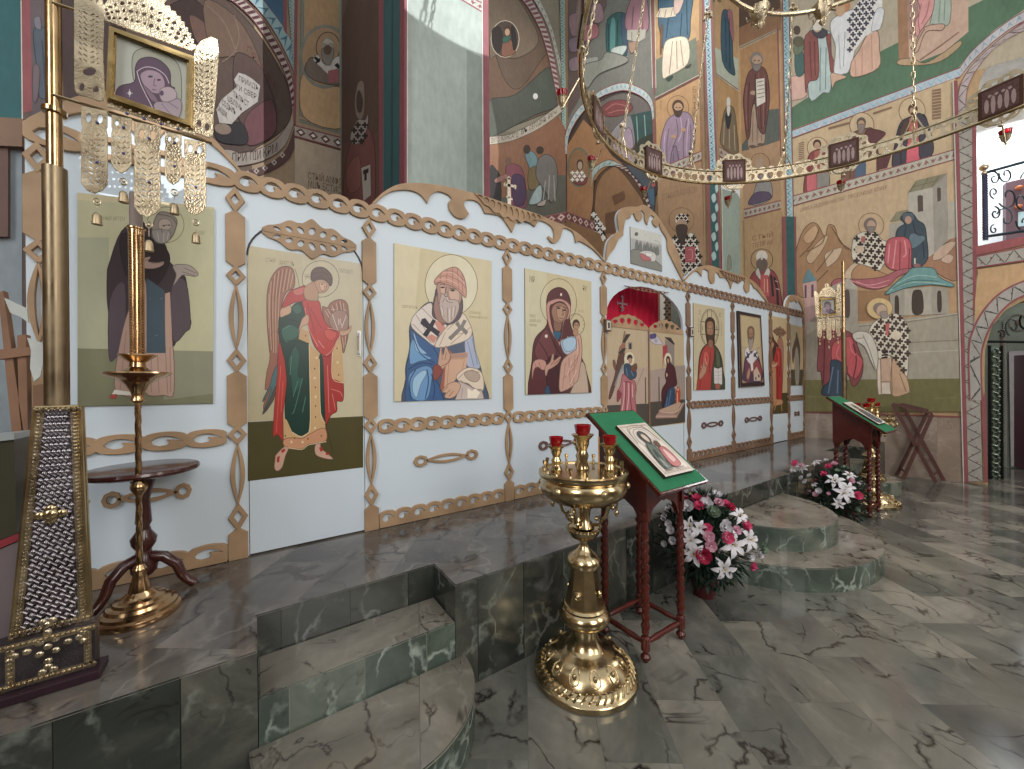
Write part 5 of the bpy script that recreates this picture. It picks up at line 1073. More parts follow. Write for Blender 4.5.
# green tunic
p.m('17392f', '320,440 360,400 410,400 415,470 380,570 410,590 440,640 445,900 450,1150 440,1220 390,1254 340,1242 300,1180 288,1100 292,1000 300,900 290,780 270,700 250,600 250,500 280,470'); p.m('2f5c4c', '335,430 375,410 395,450 360,470'); p.m('2f5f4e', '265,580 310,540 365,560 380,600 330,640 290,650'); p.m('285446', '310,760 350,680 380,740 370,860 400,900 340,980 330,900'); p.ls('4f8570', 4, '270,570 320,545', '330,740 320,860', '400,880 350,1080 330,1110', '370,900 340,1000', '420,1000 400,1100'); p.ls('0e241d', 5, '300,640 380,650 440,660', '300,500 370,520', '350,660 300,780')
p.m('17392f', '505,760 530,760 545,1140 550,1185 520,1170 512,1000')
# gold panels
p.g('c39b6c', '385,560 440,585 445,660 375,630'); p.g('c9a372', '440,660 505,720 515,1100 545,1170 552,1290 440,1310 395,1340 280,1330 277,1130 300,1150 335,1228 390,1256 440,1226 450,1130'); p.g('c9a372', '590,700 640,600 655,720 665,915 590,880')
p.m('c9906a', '280,1275 340,1262 400,1266 450,1236 540,1200 550,1280 440,1305 390,1335 290,1320'); 
for x, y in ((478, 820), (482, 940), (484, 1060), (484, 1130), (620, 690), (632, 860), (420, 610), (290, 1250), (435, 1270), (520, 1250), (350, 1265)): p.e('4a3a24', x, y, 4, 6)
for x, y in ((490, 750), (478, 880), (484, 1000), (625, 780), (330, 1290), (400, 1290), (480, 1200)): p.e('e0c79a', x, y, 7, 9)
p.ls('e8d8b4', 3, '443,665 450,1130 440,1226 390,1254 335,1226', '508,760 516,1100 548,1170', '592,705 592,880 665,912', '282,1320 392,1338 440,1308 552,1288')
p.m('c99f80', '262,440 320,415 325,460 290,480 260,490')
# red cloak front
p.m('b12c26', '275,430 285,380 320,325 380,300 420,292 415,380 350,395'); p.m('c4645a', '340,320 410,300 405,340 360,350')
p.m('b82b26', '405,385 500,385 520,450 545,520 590,570 640,590 610,650 580,730 540,740 480,680 450,600 430,520 410,440'); p.m('c9443a', '545,570 620,590 590,640 550,620'); p.ls('e09080', 4, '500,640 540,690', '560,560 640,590 590,700 550,735', '415,430 440,560 500,680'); p.ls('7a1a1c', 4, '450,430 520,560', '430,400 480,600')
# head and hands
p.m('b48a6c', '415,300 480,260 505,290 500,350 495,385 430,380 410,350'); p.m('4f3228', '455,250 458,200 490,172 540,175 585,220 590,270 575,290 530,255 480,262'); p.ls('6f4a3c', 3, '470,200 540,190 580,240', '465,230 530,215 575,265'); p.m('b98e72', '480,262 530,252 570,285 550,325 510,335 490,300'); p.m('cfa68a', '510,270 550,280 545,310 520,318'); eyes(p, '3a241c', (525, 282, 7), (552, 296, 6)); p.ls('6a4234', 3, '520,272 535,276', '540,285 538,308', '520,322 534,326')
p.m('c79c80', '385,540 400,500 430,475 440,490 435,530 400,550 375,580'); p.m('c79c80', '640,580 690,570 705,545 713,555 700,590 670,608 645,605'); p.ls('8f6450', 3, '660,585 705,560')
p.m('c9a08a', '225,1400 232,1370 285,1320 310,1330 290,1380 270,1450 240,1475 220,1455'); p.q('a8261f', '262,1345 285,1330 290,1345 268,1362', '238,1385 255,1378 250,1420 235,1418'); p.m('c9a08a', '482,1310 515,1300 520,1330 590,1390 585,1400 545,1395 485,1370'); p.q('a8261f', '505,1325 525,1322 532,1345 515,1352', '548,1355 572,1362 570,1372 550,1372')
p.l('3a3520', 2.5, '545,1160 590,1340 600,1370')
p.build('archangel_picture', PI, d1)
mb = MB(); a = PD.at(358, 333); hz = [PD.at(359, q) for q in (333, 336, 350, 353)]
o_ = Vector((0, -.035, 0)); mb.tube([hz[0], hz[0]+o_, hz[1]+o_, hz[2]+o_, hz[3]+o_, hz[3]], .009, 8); mb.box(hz[0].x-.013, hz[0].x+.013, YS-.008, YS-.002, hz[0].z-.02, hz[0].z+.02); mb.box(hz[0].x-.013, hz[0].x+.013, YS-.008, YS-.002, hz[3].z-.02, hz[3].z+.02)
mb.build('door_handle', mat('white_enamel', 'e6e6e6', .25), d1, world=True, smooth=True)
# carved spray above the archangel
def spray(x0, x1, zc, hh, y, m, parent, n=3):
    L = (x1-x0)/2; c = (x0+x1)/2
    def prof(u, s): return zc+s*hh*(max(.12, (1-abs(u))**.55)*(.88+.12*cos(u*13)))
    N = 44; us = [-1+2*i/N for i in range(N+1)]
    mb = MB()
    for s in (1, -1):
        lp = [(c+u*L, prof(u, s)) for u in us]+[(c+L, zc-s*.002), (c-L, zc-s*.002)]; holes = []
        for k in range(-n, n+1):
            u = k/(n+1.2); h = hh*((1-abs(u))**.55)*.8; w = L/(n+1)*.33
            if h < hh*.3: continue
            x = c+u*L; z = zc+s*h*.55
            holes.append([(x+w*.85*(cos(a)+.35*sin(a)*s*(1 if k >= 0 else -1)), z-s*h*.08+h*.25*sin(a)) for a in [2*pi*j/10 for j in range(10)]])
        q = plate_mesh([lp]+holes, .014); q.transform(XZF(y)); mb.add([v.co.copy() for v in q.vertices], [tuple(f.vertices) for f in q.polygons]); bpy.data.meshes.remove(q)
    mb.box(c-L*.97, c+L*.97, y-.017, y-.001, zc-.007, zc+.007)
    return mb.build('carved_spray', m, parent, world=True)
(a0, z0), (a1, z1) = xz(262, 233), xz(356, 246)
spray(a0, a1, (z0+z1)/2+.005, .135, YS-.002, M_ply, d1)
arcp = arc((dx0+dx1)/2, dtop-.27, (dx1-dx0)/2, .262, 0, 180, 24)
mb = MB(); mb.tube([(x, YS-.001, z) for x, z in arcp], .006, 6); mb.build('door_seal', mat('dark_seal', '4a444a', .6), d1, world=True)
# ---- right deacon door
A, B = PX_[6]+.065, PX_[7]-.065
lp = [(A, DB), (B, DB)]+arc((A+B)/2, dtop-.27, (B-A)/2, .262, 0, 180)
d2 = plateXZ('deacon_door', [lp], YS+.026, .026, M_white, scr); d2['label'] = 'white side door printed with a red-robed archangel in profile'
p = Paint(PD, .0001); p.o(690, 330, 8.533)
p.g('c2ad85', '668,-130 828,-100 832,530 680,540'); p.g('4a3f22', '680,540 832,530 840,705 690,715'); p.m('a0705a', '745,120 762,55 785,70 798,160 795,330 785,500 770,300'); p.m('9c5a40', '672,200 690,80 720,120 700,300 690,520 676,420')
p.m('a82424', '715,220 740,150 775,170 780,300 788,420 780,590 735,590 730,420 712,320'); p.m('c24030', '740,180 765,190 770,300 750,300'); p.ls('6a1618', 5, '745,200 750,580', '770,200 765,400'); p.m('c08a64', '700,540 740,585 785,590 790,625 735,640 712,630'); p.m('b9845c', '700,300 730,300 735,600 712,620'); p.m('2f2620', '700,190 720,130 735,150 715,240 708,260'); p.m('4a2c20', '676,70 685,35 705,38 720,80 755,130 735,140 700,90'); p.m('b98e70', '672,90 690,80 715,110 710,140 690,145'); p.m('c59a78', '680,250 710,290 745,270 740,300 705,318 684,290'); p.ls('c59a60', 5, '712,630 705,680', '735,635 720,680', '780,630 785,690')
p.build('archangel_picture', PI, d2)
spray(A+.06, B-.04, dtop-.22, .10, YS-.002, M_plyd, d2)
# ---- royal doors
RA, RB_, rz = RD; RMd = (RA+RB_)/2; ztl = xz(608, 325)[1]; 
LEAF = []
for s in (0, 1):
    a, b = (RA+.01, RMd-.004) if s == 0 else (RMd+.004, RB_-.01)
    lf = plateXZ('royal_door_leaf', [rect(a, b, DB, ztl-.0)], YS+.026, .026, M_white, scr)
    lf['label'] = 'royal door leaf with an angel bearing a staff' if s == 0 else 'royal door leaf with a seated woman in dark red'
    p = Paint(PD, .0001); p.o(590, 350, 8.533)
    if s == 0:
        p.g('bda98a', '146,-210 488,-195 500,660 140,680'); p.g('b8a090', '146,160 490,140 495,450 146,470'); p.g('4e4740', '146,468 498,452 505,680 140,690')
        p.m('9a6a55', '250,-20 275,-60 290,-150 300,-160 300,-60 290,60 240,100'); p.g('3a3530', '275,-70 310,-140 348,-140 300,-65'); p.g('3a3530', '240,20 280,-20 310,-20 270,40'); p.g('8a8078', '325,-70 360,-70 360,-10 325,-10'); p.g('2a2624', '335,-60 352,-60 352,-12 335,-12')
        p.m('7a5040', '195,85 215,90 225,180 200,140'); p.m('5f4034', '240,60 285,20 290,100 250,200 215,300 180,400 160,410 175,330 210,220'); p.ls('8aa0b4', 6, '280,120 240,220 210,300', '290,140 260,200')
        p.e('d9cdb4', 335, 72, 44, 58, 0, 24); p.m('3a2a24', '318,80 322,45 345,35 362,55 355,75 340,60'); p.m('b08a70', '328,75 345,62 358,75 352,105 338,110'); 
        p.m('34495e', '290,130 325,110 360,140 395,180 390,230 340,250 300,230'); p.m('6a4632', '345,150 390,110 402,140 390,180 365,180'); p.ls('6f8aa0', 5, '310,150 320,220', '350,170 370,220'); 
        p.m('b06a70', '285,200 340,250 380,260 395,330 385,400 395,500 380,560 260,560 270,430 250,370 235,350 260,300 270,240'); p.ls('dcb0a8', 7, '290,260 290,400 270,540', '330,280 330,400 310,540', '360,290 365,400'); p.ls('7a2f3c', 7, '310,260 305,400 300,560', '350,270 345,400 360,540', '285,265 345,270'); p.m('8a3a44', '235,340 270,370 245,430 230,430'); p.l('6a5030', 3, '460,155 380,345 370,370'); p.q('5a5048', '468,230 478,228 480,450 470,450')
    else:
        p.g('bba888', '505,-195 800,-170 812,620 505,655'); p.g('a8958a', '505,170 810,125 810,420 505,440'); p.g('9a8a80', '725,130 812,128 812,410 725,415'); p.g('4e4740', '505,440 812,415 812,612 508,652')
        p.g('8a7f78', '640,-100 720,-50 722,300 690,290 640,60'); p.g('3a3030', '635,-115 690,-110 722,-60 722,-45 660,-90'); p.g('a03a48', '620,-40 660,-50 665,60 630,60 620,180'); p.m('c0b8c4', '505,-120 560,-130 620,-60 600,-50 540,-60'); p.m('4a4478', '505,-130 560,-145 560,-110 520,-100'); p.e('a8a0a8', 562, -85, 16, 22)
        p.e('d9cdb4', 665, 75, 31, 55, 0, 24); p.m('4a2028', '650,80 660,50 680,60 690,110 720,140 735,220 740,290 700,320 660,360 640,420 620,490 610,380 620,320 650,270 640,210 655,130'); p.m('b08a70', '655,80 668,68 676,85 668,110'); p.m('2f4560', '665,340 715,310 728,400 710,440 690,470 630,495 640,440'); p.ls('6a84a0', 5, '690,340 670,470', '660,400 650,480'); p.m('c09478', '650,190 665,210 650,225')
        p.m('b5452c', '735,340 765,320 768,430 745,510 735,500'); p.ls('e0b898', 6, '730,310 750,340 760,320', '745,360 745,490'); p.g('b89a84', '585,510 760,440 780,450 740,530 600,540'); p.g('a88478', '560,560 600,510 740,540 800,440 810,445 740,575 560,580'); p.ls('d9c4b0', 5, '600,520 730,530 790,450', '565,560 740,560'); p.q('5a5048', '583,225 592,225 596,435 585,435')
    p.build('door_picture', PI, lf)
    # pierced crest of the leaf
    x0, x1 = a+.005, b-.005; L = x1-x0; top = [(x0+L*i/30, ztl+.02+.13*sin(pi*min(1, max(0, i/30)))**.8*(1+.06*cos(i*1.3))) for i in range(31)]
    lp = [(x0, ztl-.01), (x1, ztl-.01)]+top[::-1]; holes = []
    for k in range(5):
        u = (k+1)/6; h = .13*sin(pi*u)**.8; holes.append([(x0+L*u+L*.055*cos(q)*(1+.3*sin(q)), ztl+.02+h*.42+h*.30*sin(q)) for q in [2*pi*j/10 for j in range(10)]])
    plateXZ('pierced_crest', [lp]+holes, YS+.004, .014, M_ply, lf)
    LEAF.append(lf)
mb = MB(); mb.box(RMd-.012, RMd+.012, YS-.012, YS+.004, DB, ztl+.02); mb.build('meeting_strip', M_plyd, LEAF[0], world=True)
pierced(622, 285.5, 668, 292.5, .035, 5, m=M_plyd)
# small framed pictures on the pilasters flanking the royal doors
for x, y, l in ((604.8, 325.5, 'tiny framed picture on the pilaster left of the royal doors'), (688.5, 332, 'tiny framed picture on the pilaster right of the royal doors')):
    c = PS.at(x, y); t = thing('picture_frame', l, 'picture', (c.x, YS-.024, c.z), group=None)
    mb = MB(); mb.box(-.045, .045, -.03, 0, -.065, .065, bev=.005); mb.build('frame', mat('dark_frame_wood', '5a4034', .4), t)
    mb = MB(); mb.box(-.03, .03, -.034, -.0305, -.05, .05); mb.build('print', mat('pale_print', 'cfc9bb', .4), t)
    mb = MB(); mb.box(-.014, .014, -.037, -.0345, -.032, .03, bev=.001); mb.build('figure_print', mat('dark_print', '3a2c2c', .5), t)
# red curtain behind the royal doors
M_red = mat('crimson_velvet', 'd0143f', .8, noise=.1)
cx0, cx1 = PY(YS+.45).at(590, 380).x, PY(YS+.45).at(659, 380).x
cu_t = thing('altar_curtain', 'crimson curtain with a silver cross hanging behind the royal doors', 'curtain', ((cx0+cx1)/2, YS+.45, ZS))
N = 60; mb = MB(); vs = []
for i in range(N+1):
    x = cx0+(cx1-cx0)*i/N; y = YS+.45+.012*sin(i*1.1)
    vs += [(x, y, ZS+.02), (x, y, RT+.15)]
mb.add(vs, [(2*i, 2*i+2, 2*i+3, 2*i+1) for i in range(N)]); mb.build('curtain_cloth', M_red, cu_t, world=True, smooth=True)
PC = PY(YS+.43); mb = MB()
for s in ('273,225 280,225 282,345 270,345', '235,272 315,285 315,296 235,283', '262,222 272,212 288,232 275,240', '232,262 246,280 232,294', '316,278 306,292 318,305', '262,340 272,352 288,340 276,330', '258,305 290,318 290,326 258,313'): mb.prism([PC.at(590+x/8.533, 270+y/8.533) for x, y in pp(s)], (0, -.004, 0))
mb.build('embroidered_cross', mat('silver_thread', 'c9bcc4', .5, .3), cu_t, world=True)
mb = MB(); mb.tube([(cx0-.1, YS+.45, RT+.17), (cx1+.1, YS+.45, RT+.17)], .015, 10); mb.build('curtain_rod', mat('brass_plain', 'b08a4a', .3, 1), cu_t, world=True, smooth=True)
# small cross standing behind the left crest
PCx = PY(YS+.35); c = PCx.at(510, 190)
t = thing('standing_cross', 'small pale three-barred cross rising behind the left crest, before the niche', 'cross', (c.x, YS+.35, ZS))
mb = MB()
for s in ('506.8,178 509.6,178 510.6,206 507.2,206', '504.4,183.2 514.4,185.2 514.4,187.8 504.4,185.8', '506,195.6 512,198.6 512,200.4 506,197.4', '506.4,178 508.2,175.8 510.6,178.4 508.4,180', '503.4,183.4 505,182.2 505,187 503.6,186.2', '514,184.4 515.8,185.6 515.4,189.2 514,188.8'): mb.prism([PCx.at(*q) for q in pp(s)], (0, -.012, 0))
mb.build('cross', mat('pale_gilt', 'd9cbb8', .35, .4), t, world=True)
mb = MB(); q = PCx.at(509, 204); mb.tube([(q.x, YS+.344, ZS), (q.x, YS+.344, q.z)], .01, 8); mb.build('staff', M_ply, t, world=True)
# ================================================================== OBJECTS
def brass(name, col='c2ad86', rough=.2, dent=.0, sc=40):
    if name in MATS: return MATS[name]
    t = NT(name); tc = t.n('ShaderNodeTexCoord'); nz = t.n('ShaderNodeTexNoise'); nz.inputs['Scale'].default_value = 12; t.k(tc.outputs['Object'], nz.inputs[0])
    c = lin(col); t.k(mixn(t, 1.0, c, t.ramp(nz.outputs[0], (.3, (.78,)), (.7, (1.05,))), 'MULTIPLY'), t.b.inputs['Base Color'])
    t.k(t.ramp(nz.outputs[0], (.3, (rough*.8,)), (.7, (rough*1.3,))), t.b.inputs['Roughness']); t.inp('Metallic', 1)
    if dent:
        v = t.n('ShaderNodeTexVoronoi'); v.inputs['Scale'].default_value = sc; t.k(tc.outputs['Object'], v.inputs['Vector'])
        b = t.n('ShaderNodeBump'); b.inputs['Strength'].default_value = dent; b.inputs['Distance'].default_value = .006; t.k(v.outputs[0], b.inputs['Height']); t.k(b.outputs[0], t.b.inputs['Normal'])
    MATS[name] = t.m; return t.m
BR = brass('polished_brass'); BRW = brass('warm_brass', 'c2a078', .2); BRC = brass('chased_brass', 'c2ad86', .28, .5, 60); GOLD = brass('gilt_openwork', 'c9ba9e', .28, .16, 170); SILV = brass('chased_silver', '6a6468', .35, .25, 150); SILR = brass('silver_relief', '8d878a', .25)
M_mah = mat('mahogany', '4e1b14', .25, noise=.35, nscale=9, coat=.15); M_dk = mat('dark_walnut', '42201c', .25, noise=.25, coat=.3)
M_rg = mat('ruby_glass', 'a30a18', .1, noise=0, trans=.35); M_green = mat('green_cloth', '1d6a45', .85, noise=.1, nscale=20)
M_wax = mat('beeswax', '8a7260', .6)
# ---------------------------------------------------------------- brass candle stand
def candle_stand(name, loc, label, group):
    t = thing(name, label, 'candle stand', loc, 0, group)
    mb = MB(); mb.lathe([(.0001, .0), (.27, 0), (.282, .006), (.285, .034), (.278, .042), (.268, .046), (.262, .056), (.246, .07), (.236, .072), (.228, .088), (.21, .113), (.184, .133), (.15, .148), (.118, .158), (.098, .172), (.08, .2), (.072, .23), (.071, .27), (.08, .3)], n=48)
    for k in range(3): mb.ball((.25*cos(k*2.1+.6), .25*sin(k*2.1+.6), .006), .02, 8, 6)
    base = mb.build('base', BR, t, smooth=True)
    mb = MB()
    for i in range(44):
        a = 2*pi*i/44; mb.tube([(.270*cos(a), .270*sin(a), .046), (.258*cos(a+.06), .258*sin(a+.06), .060), (.242*cos(a+.12), .242*sin(a+.12), .073)], .007, 6)
    for i in range(12):
        a = 2*pi*i/12
        mb.tube([(.222*cos(a+d)+0, .222*sin(a+d), .098) if j == 0 else (r*cos(a+d), r*sin(a+d), z) for j, (d, r, z) in enumerate(((-.10, .222, .098), (-.13, .20, .123), (-.08, .172, .14), (0, .165, .144), (.08, .172, .14), (.13, .20, .123), (.10, .222, .098), (0, .228, .09)))], .004, 6, closed=True)
        mb.ball((.203*cos(a), .203*sin(a), .12), .013, 8, 6, sc=(1, 1, 1.3))
    mb.build('embossed_ring', BRC, base, smooth=True)
    mb = MB(); mb.lathe([(.07, .285), (.115, .30), (.138, .32), (.143, .345), (.134, .368), (.118, .38), (.122, .392), (.112, .402), (.07, .405)], n=40); mb.build('knop', BR, t, smooth=True)
    mb = MB(); mb.lathe([(.112, .385), (.104, .42), (.086, .5), (.074, .58), (.07, .61)], n=8); col = mb.build('column', BR, t)
    for k in range(8):
        a = 2*pi*(k+.5)/8; mb = MB(); M = Matrix.Translation((.088*cos(a), .088*sin(a), .475)) @ Matrix.Rotation(a, 4, 'Z') @ Matrix.Rotation(pi/2-.14, 4, 'Y')
        mb.lathe([(.0001, 0), (.022, 0), (.023, .005), (.018, .009), (.014, .006), (.010, .012), (.0001, .016)], n=14, M=M)
        if k % 2 == 0: mb.build('boss', BR, col, smooth=True)
    mb = MB(); mb.lathe([(.07, .605), (.09, .615), (.096, .635), (.088, .66), (.06, .68), (.035, .705), (.02, .735), (.022, .75), (.045, .76), (.07, .775), (.086, .8), (.09, .815), (.082, .825)], n=36); mb.build('collar', BR, t, smooth=True)
    mb = MB()
    for i in range(26): a = 2*pi*i/26; mb.ball((.088*cos(a), .088*sin(a), .822), .0085, 6, 4)
    mb.lathe([(.06, .83), (.045, .85), (.032, .88), (.032, .95), (.045, .955), (.06, .967)], n=20); mb.build('neck', BR, t, smooth=True)
    for k in range(4):
        a = 2*pi*(k+.3)/4; mb = MB(); R_ = lambda r, z: (r*cos(a), r*sin(a), z)
        pts = [R_(*q) for q in ((.05, .845), (.085, .85), (.105, .875), (.09, .9), (.075, .885), (.09, .87), (.125, .9), (.14, .95), (.165, .99), (.19, .985), (.185, .955), (.165, .96))]
        mb.tube(pts, [.009]*3+[.007]*3+[.01]*3+[.008]*3, 7); mb.ball(R_(.165, .958), .014, 8, 6); mb.ball(R_(.075, .885), .013, 8, 6); mb.ball(R_(.185, .93), .012, 8, 6, sc=(1, 1, 1.6))
        mb.build('scroll_bracket', BR, t, smooth=True)
    mb = MB(); mb.lathe([(.05, .965), (.12, .972), (.19, .99), (.232, 1.025), (.244, 1.06), (.238, 1.09), (.224, 1.105), (.232, 1.112), (.245, 1.12), (.25, 1.13), (.248, 1.145), (.235, 1.15), (.225, 1.142), (.10, 1.146), (.0001, 1.148)], n=48)
    bowl = mb.build('bowl', BR, t, smooth=True)
    for k in range(6):
        a = 2*pi*k/6+.2; mb = MB(); mb.ball((.232*cos(a), .232*sin(a), 1.07), .024, 10, 8, sc=(1, 1, .9)); mb.tube([(.228*cos(a+d), .228*sin(a+d), 1.065+.022*cos(d*30)) for d in (-.28, -.2, -.12, .12, .2, .28)], .006, 5); mb.build('boss', BRC, bowl, smooth=True)
    def cup(x, y, z0, hh, s_):
        mb = MB(); mb.lathe([(.03*s_, z0), (.034*s_, z0+.01), (.022*s_, z0+hh*.25), (.03*s_, z0+hh*.4), (.02*s_, z0+hh*.55), (.032*s_, z0+hh*.72), (.034*s_, z0+hh*.85), (.055*s_, z0+hh*.97), (.058*s_, z0+hh), (.03*s_, z0+hh-.004)], (x, y, 0), 18); c = mb.build('lamp_cup', BR, t, smooth=True)
        mb = MB(); mb.lathe([(.02*s_, z0+hh-.01), (.036*s_, z0+hh+.01), (.04*s_, z0+hh+.05*s_), (.034*s_, z0+hh+.05*s_), (.03*s_, z0+hh+.01)], (x, y, 0), 24, lobes=lambda a, z: 1+.08*cos(8*a)*(1 if z > z0+hh+.03 else 0)); mb.build('red_glass', M_rg, c, smooth=True)
    cup(0, 0, 1.146, .20, 1.1)
    q = [(-.75, .9), (.65, .75)]
    for a, hh in ((2.55, .145), (-.65, .15), (.9, .14)) : cup(.15*cos(a), .15*sin(a), 1.142, hh, .95)
    for k in range(16):
        a = 2*pi*k/16+.1; mb = MB(); mb.lathe([(.012, 1.142), (.006, 1.15), (.006, 1.175), (.011, 1.185), (.011, 1.198), (.006, 1.198)], (.215*cos(a), .215*sin(a), 0), 8); mb.build('candle_socket', BR, t, smooth=True)
    mb = MB(); mb.tube([(.075, -.05, 1.145), (.076, -.05, 1.33)], .004, 6); mb.build('taper_candle', mat('yellow_wax', 'c8924a', .5), t, smooth=True)
    return t
c1 = PZ(0).at(585, 673); CS1 = candle_stand('brass_candle_stand', (c1.x, c1.y, 0), 'large polished brass candle stand with red glass lamps in the foreground', None)
c2 = PZ(0).at(872, 503); CS2 = copy_tree(CS1); CS2.location = (c2.x, c2.y, 0); CS2['label'] = 'brass candle stand half hidden behind the far lectern near the fresco wall'
CS2.rotation_euler = (0, 0, .5)
# ---------------------------------------------------------------- lectern with twisted legs
def twist_leg(mb, x, y, z0, z1, r=.022):
    """turned barley-twist leg"""
    n = 14; vs = []; fs = []; rings = []
    def rr(z):
        u = (z-z0)
        if u < .015: return .012, 0
        if u < .05: return .024*sin(pi*(u-.005)/.05)+.006, 0
        if u < .065: return .013, 0
        if u < .15: return .026, 0
        if u < .165: return .015, 0
        if u < .20: return .021, 0
        if z > z1-.05: return .026, 0
        if z > z1-.10: return .019, 0
        if z > z1-.14: return .022, 0
        return r, 1
    zs = [z0+(z1-z0)*i/110 for i in range(111)]
    for z in zs:
        R_, tw = rr(z); ring = []
        for k in range(n):
            a = 2*pi*k/n; q = R_*(1+(.22*cos(2*(a-z*55)) if tw else 0)); ring.append((x+q*cos(a), y+q*sin(a), z))
        rings.append(ring)
    b = 0; vs = [v for rg in rings for v in rg]; m = len(rings)
    fs = [(j*n+i, j*n+(i+1) % n, (j+1)*n+(i+1) % n, (j+1)*n+i) for j in range(m-1) for i in range(n)]+[tuple(range(n-1, -1, -1)), tuple((m-1)*n+i for i in range(n))]
    mb.add(vs, fs)
LX0, LX1, LY0, LY1 = -.155, .20, -.155, .155    # leg rectangle, local
def lectern(name, loc, label, group, carved=False):
    t = thing(name, label, 'lectern', loc, 0, group)
    zleg = .88
    for x in (LX0, LX1):
        for y in (LY0, LY1):
            mb = MB(); twist_leg(mb, x, y, 0, zleg); mb.build('leg', M_mah, t, smooth=True)
    for p0, p1 in (((LX0, LY0), (LX1, LY0)), ((LX0, LY1), (LX1, LY1)), ((LX0, LY0), (LX0, LY1)), ((LX1, LY0), (LX1, LY1))):
        mb = MB(); a = Vector((*p0, .11)); b = Vector((*p1, .11)); mb.tube([a, a.lerp(b, .15), a.lerp(b, .3), a.lerp(b, .5), a.lerp(b, .7), a.lerp(b, .85), b], [.011, .014, .018, .015, .018, .014, .011], 10); mb.build('stretcher', M_mah, t, smooth=True)
    # slanted case: low in front (-Y), high behind
    top0, top1 = (-.31, 1.015), (.235, 1.42)
    zt_ = lambda y: top0[1]+(y-top0[0])*(top1[1]-top0[1])/(top1[0]-top0[0])
    for x in (LX0, LX1):
        lp = [(LY0-.025, .86), (LY0+.03, .80), (LY0+.05, .86)]+[(LY0+.05+(LY1-LY0-.1)*i/10, .86+.055*sin(pi*i/10)+.012*abs(sin(pi*i/2.5))) for i in range(1, 10)]+[(LY1-.05, .86), (LY1-.03, .80), (LY1+.03, .86), (LY1+.03, zt_(LY1+.03)-.015), (LY0-.025, zt_(LY0-.025)-.015)]
        mb = MB(); mb.prism([(x-.012, y, z) for y, z in lp], (.024, 0, 0)); mb.build('side_panel', M_mah, t)
    for y in (LY0, LY1):
        zz = zt_(y)-.03; lp = [(LX0, .86), (LX0+.03, .80)]+[(LX0+.05+(LX1-LX0-.1)*i/10, .86+.055*sin(pi*i/10)+.012*abs(sin(pi*i/2.5))) for i in range(0, 11)]+[(LX1-.03, .80), (LX1, .86), (LX1, zz), (LX0, zz)]
        mb = MB(); mb.prism([(x, y-.01, z) for x, z in lp], (0, .02, 0)); ap = mb.build('apron', M_mah, t)
        if carved:
            mb = MB()
            for k in range(14):
                a = k*2.4; r_ = .012+.009*k; cx_, cz_ = r_*cos(a), .97+r_*.5*sin(a); mb.tube([(cx_+.02*cos(q), y-.012*(1 if y < 0 else -1), cz_+.02*sin(q)) for q in (0, 1, 2, 3, 4, 5)], .006, 5, closed=True)
            mb.build('carving', M_mah, ap, smooth=True)
    d = Vector((0, top1[0]-top0[0], top1[1]-top0[1])); n_ = Vector((0, -d.z, d.y)).normalized(); W_ = .237
    mb = MB(); o_ = Vector((-W_, top0[0], top0[1])); mb.prism([o_, o_+Vector((2*W_, 0, 0)), o_+Vector((2*W_, 0, 0))+d, o_+d], n_*.022); mb.build('top_board', M_mah, t)
    mb = MB(); e_ = .012; o2 = o_+n_*.0225+Vector((e_, 0, 0))+d.normalized()*e_; dd_ = d-d.normalized()*2*e_; w2 = Vector((2*(W_-e_), 0, 0)); mb.prism([o2, o2+w2, o2+w2+dd_, o2+dd_], n_*.003); mb.build('green_cover', M_green, t)
    return t, o_, d, n_, W_
L1c = (2.035, 1.565, 0)
L1, o_, dL, nL, WL = lectern('icon_lectern', L1c, 'nearer mahogany lectern with green sloping top beside the foreground candle stand', None)
L2, *_ = lectern('icon_lectern', (6.20, 1.52, 0), 'farther mahogany lectern with green sloping top beside the far flowers', None, True)
# icons lying on the lecterns
def on_lectern(base, u0, u1, v0, v1): # corners on the slope (world)
    o = Vector(base)+o_+nL*.026
    dn = dL.normalized(); P_ = lambda u, v: o+Vector((WL+u, 0, 0))+dn*v
    return [P_(u0, v0), P_(u1, v0), P_(u1, v1), P_(u0, v1)], nL
def pix(pw):
    r = Vector(pw)-CAM; la = r.dot(LAT); de = r.dot(DEP); dn = -r.z; k = F/de; a = la*k; b = dn*k
    return (512+a*cos(TH)+b*sin(TH), 384-a*sin(TH)+b*cos(TH))
def flat_icon(base, u0, u1, v0, v1, label, fn, border='c9bdb0'):
    cs, n = on_lectern(base, u0, u1, v0, v1); mb = MB(); mb.prism(cs, n*.022); pl = Plane(cs[0]+n*.0225, n); p = Paint(pl, .00015)
    front = [pix(c+n*.0225) for c in cs]
    def uvp(a, b):  # unit square (b up) -> photo pixel
        return pix(cs[0]+n*.0225+(cs[1]-cs[0])*a+(cs[3]-cs[0])*b)
    p.uv = lambda s_: [uvp(*q) for q in pp(s_)]
    p.g(border, front); fn(p)
    o = p.build('icon_painting', PI, extra=(mb, ['3a2a26'])); meta(o, label, 'icon'); return o
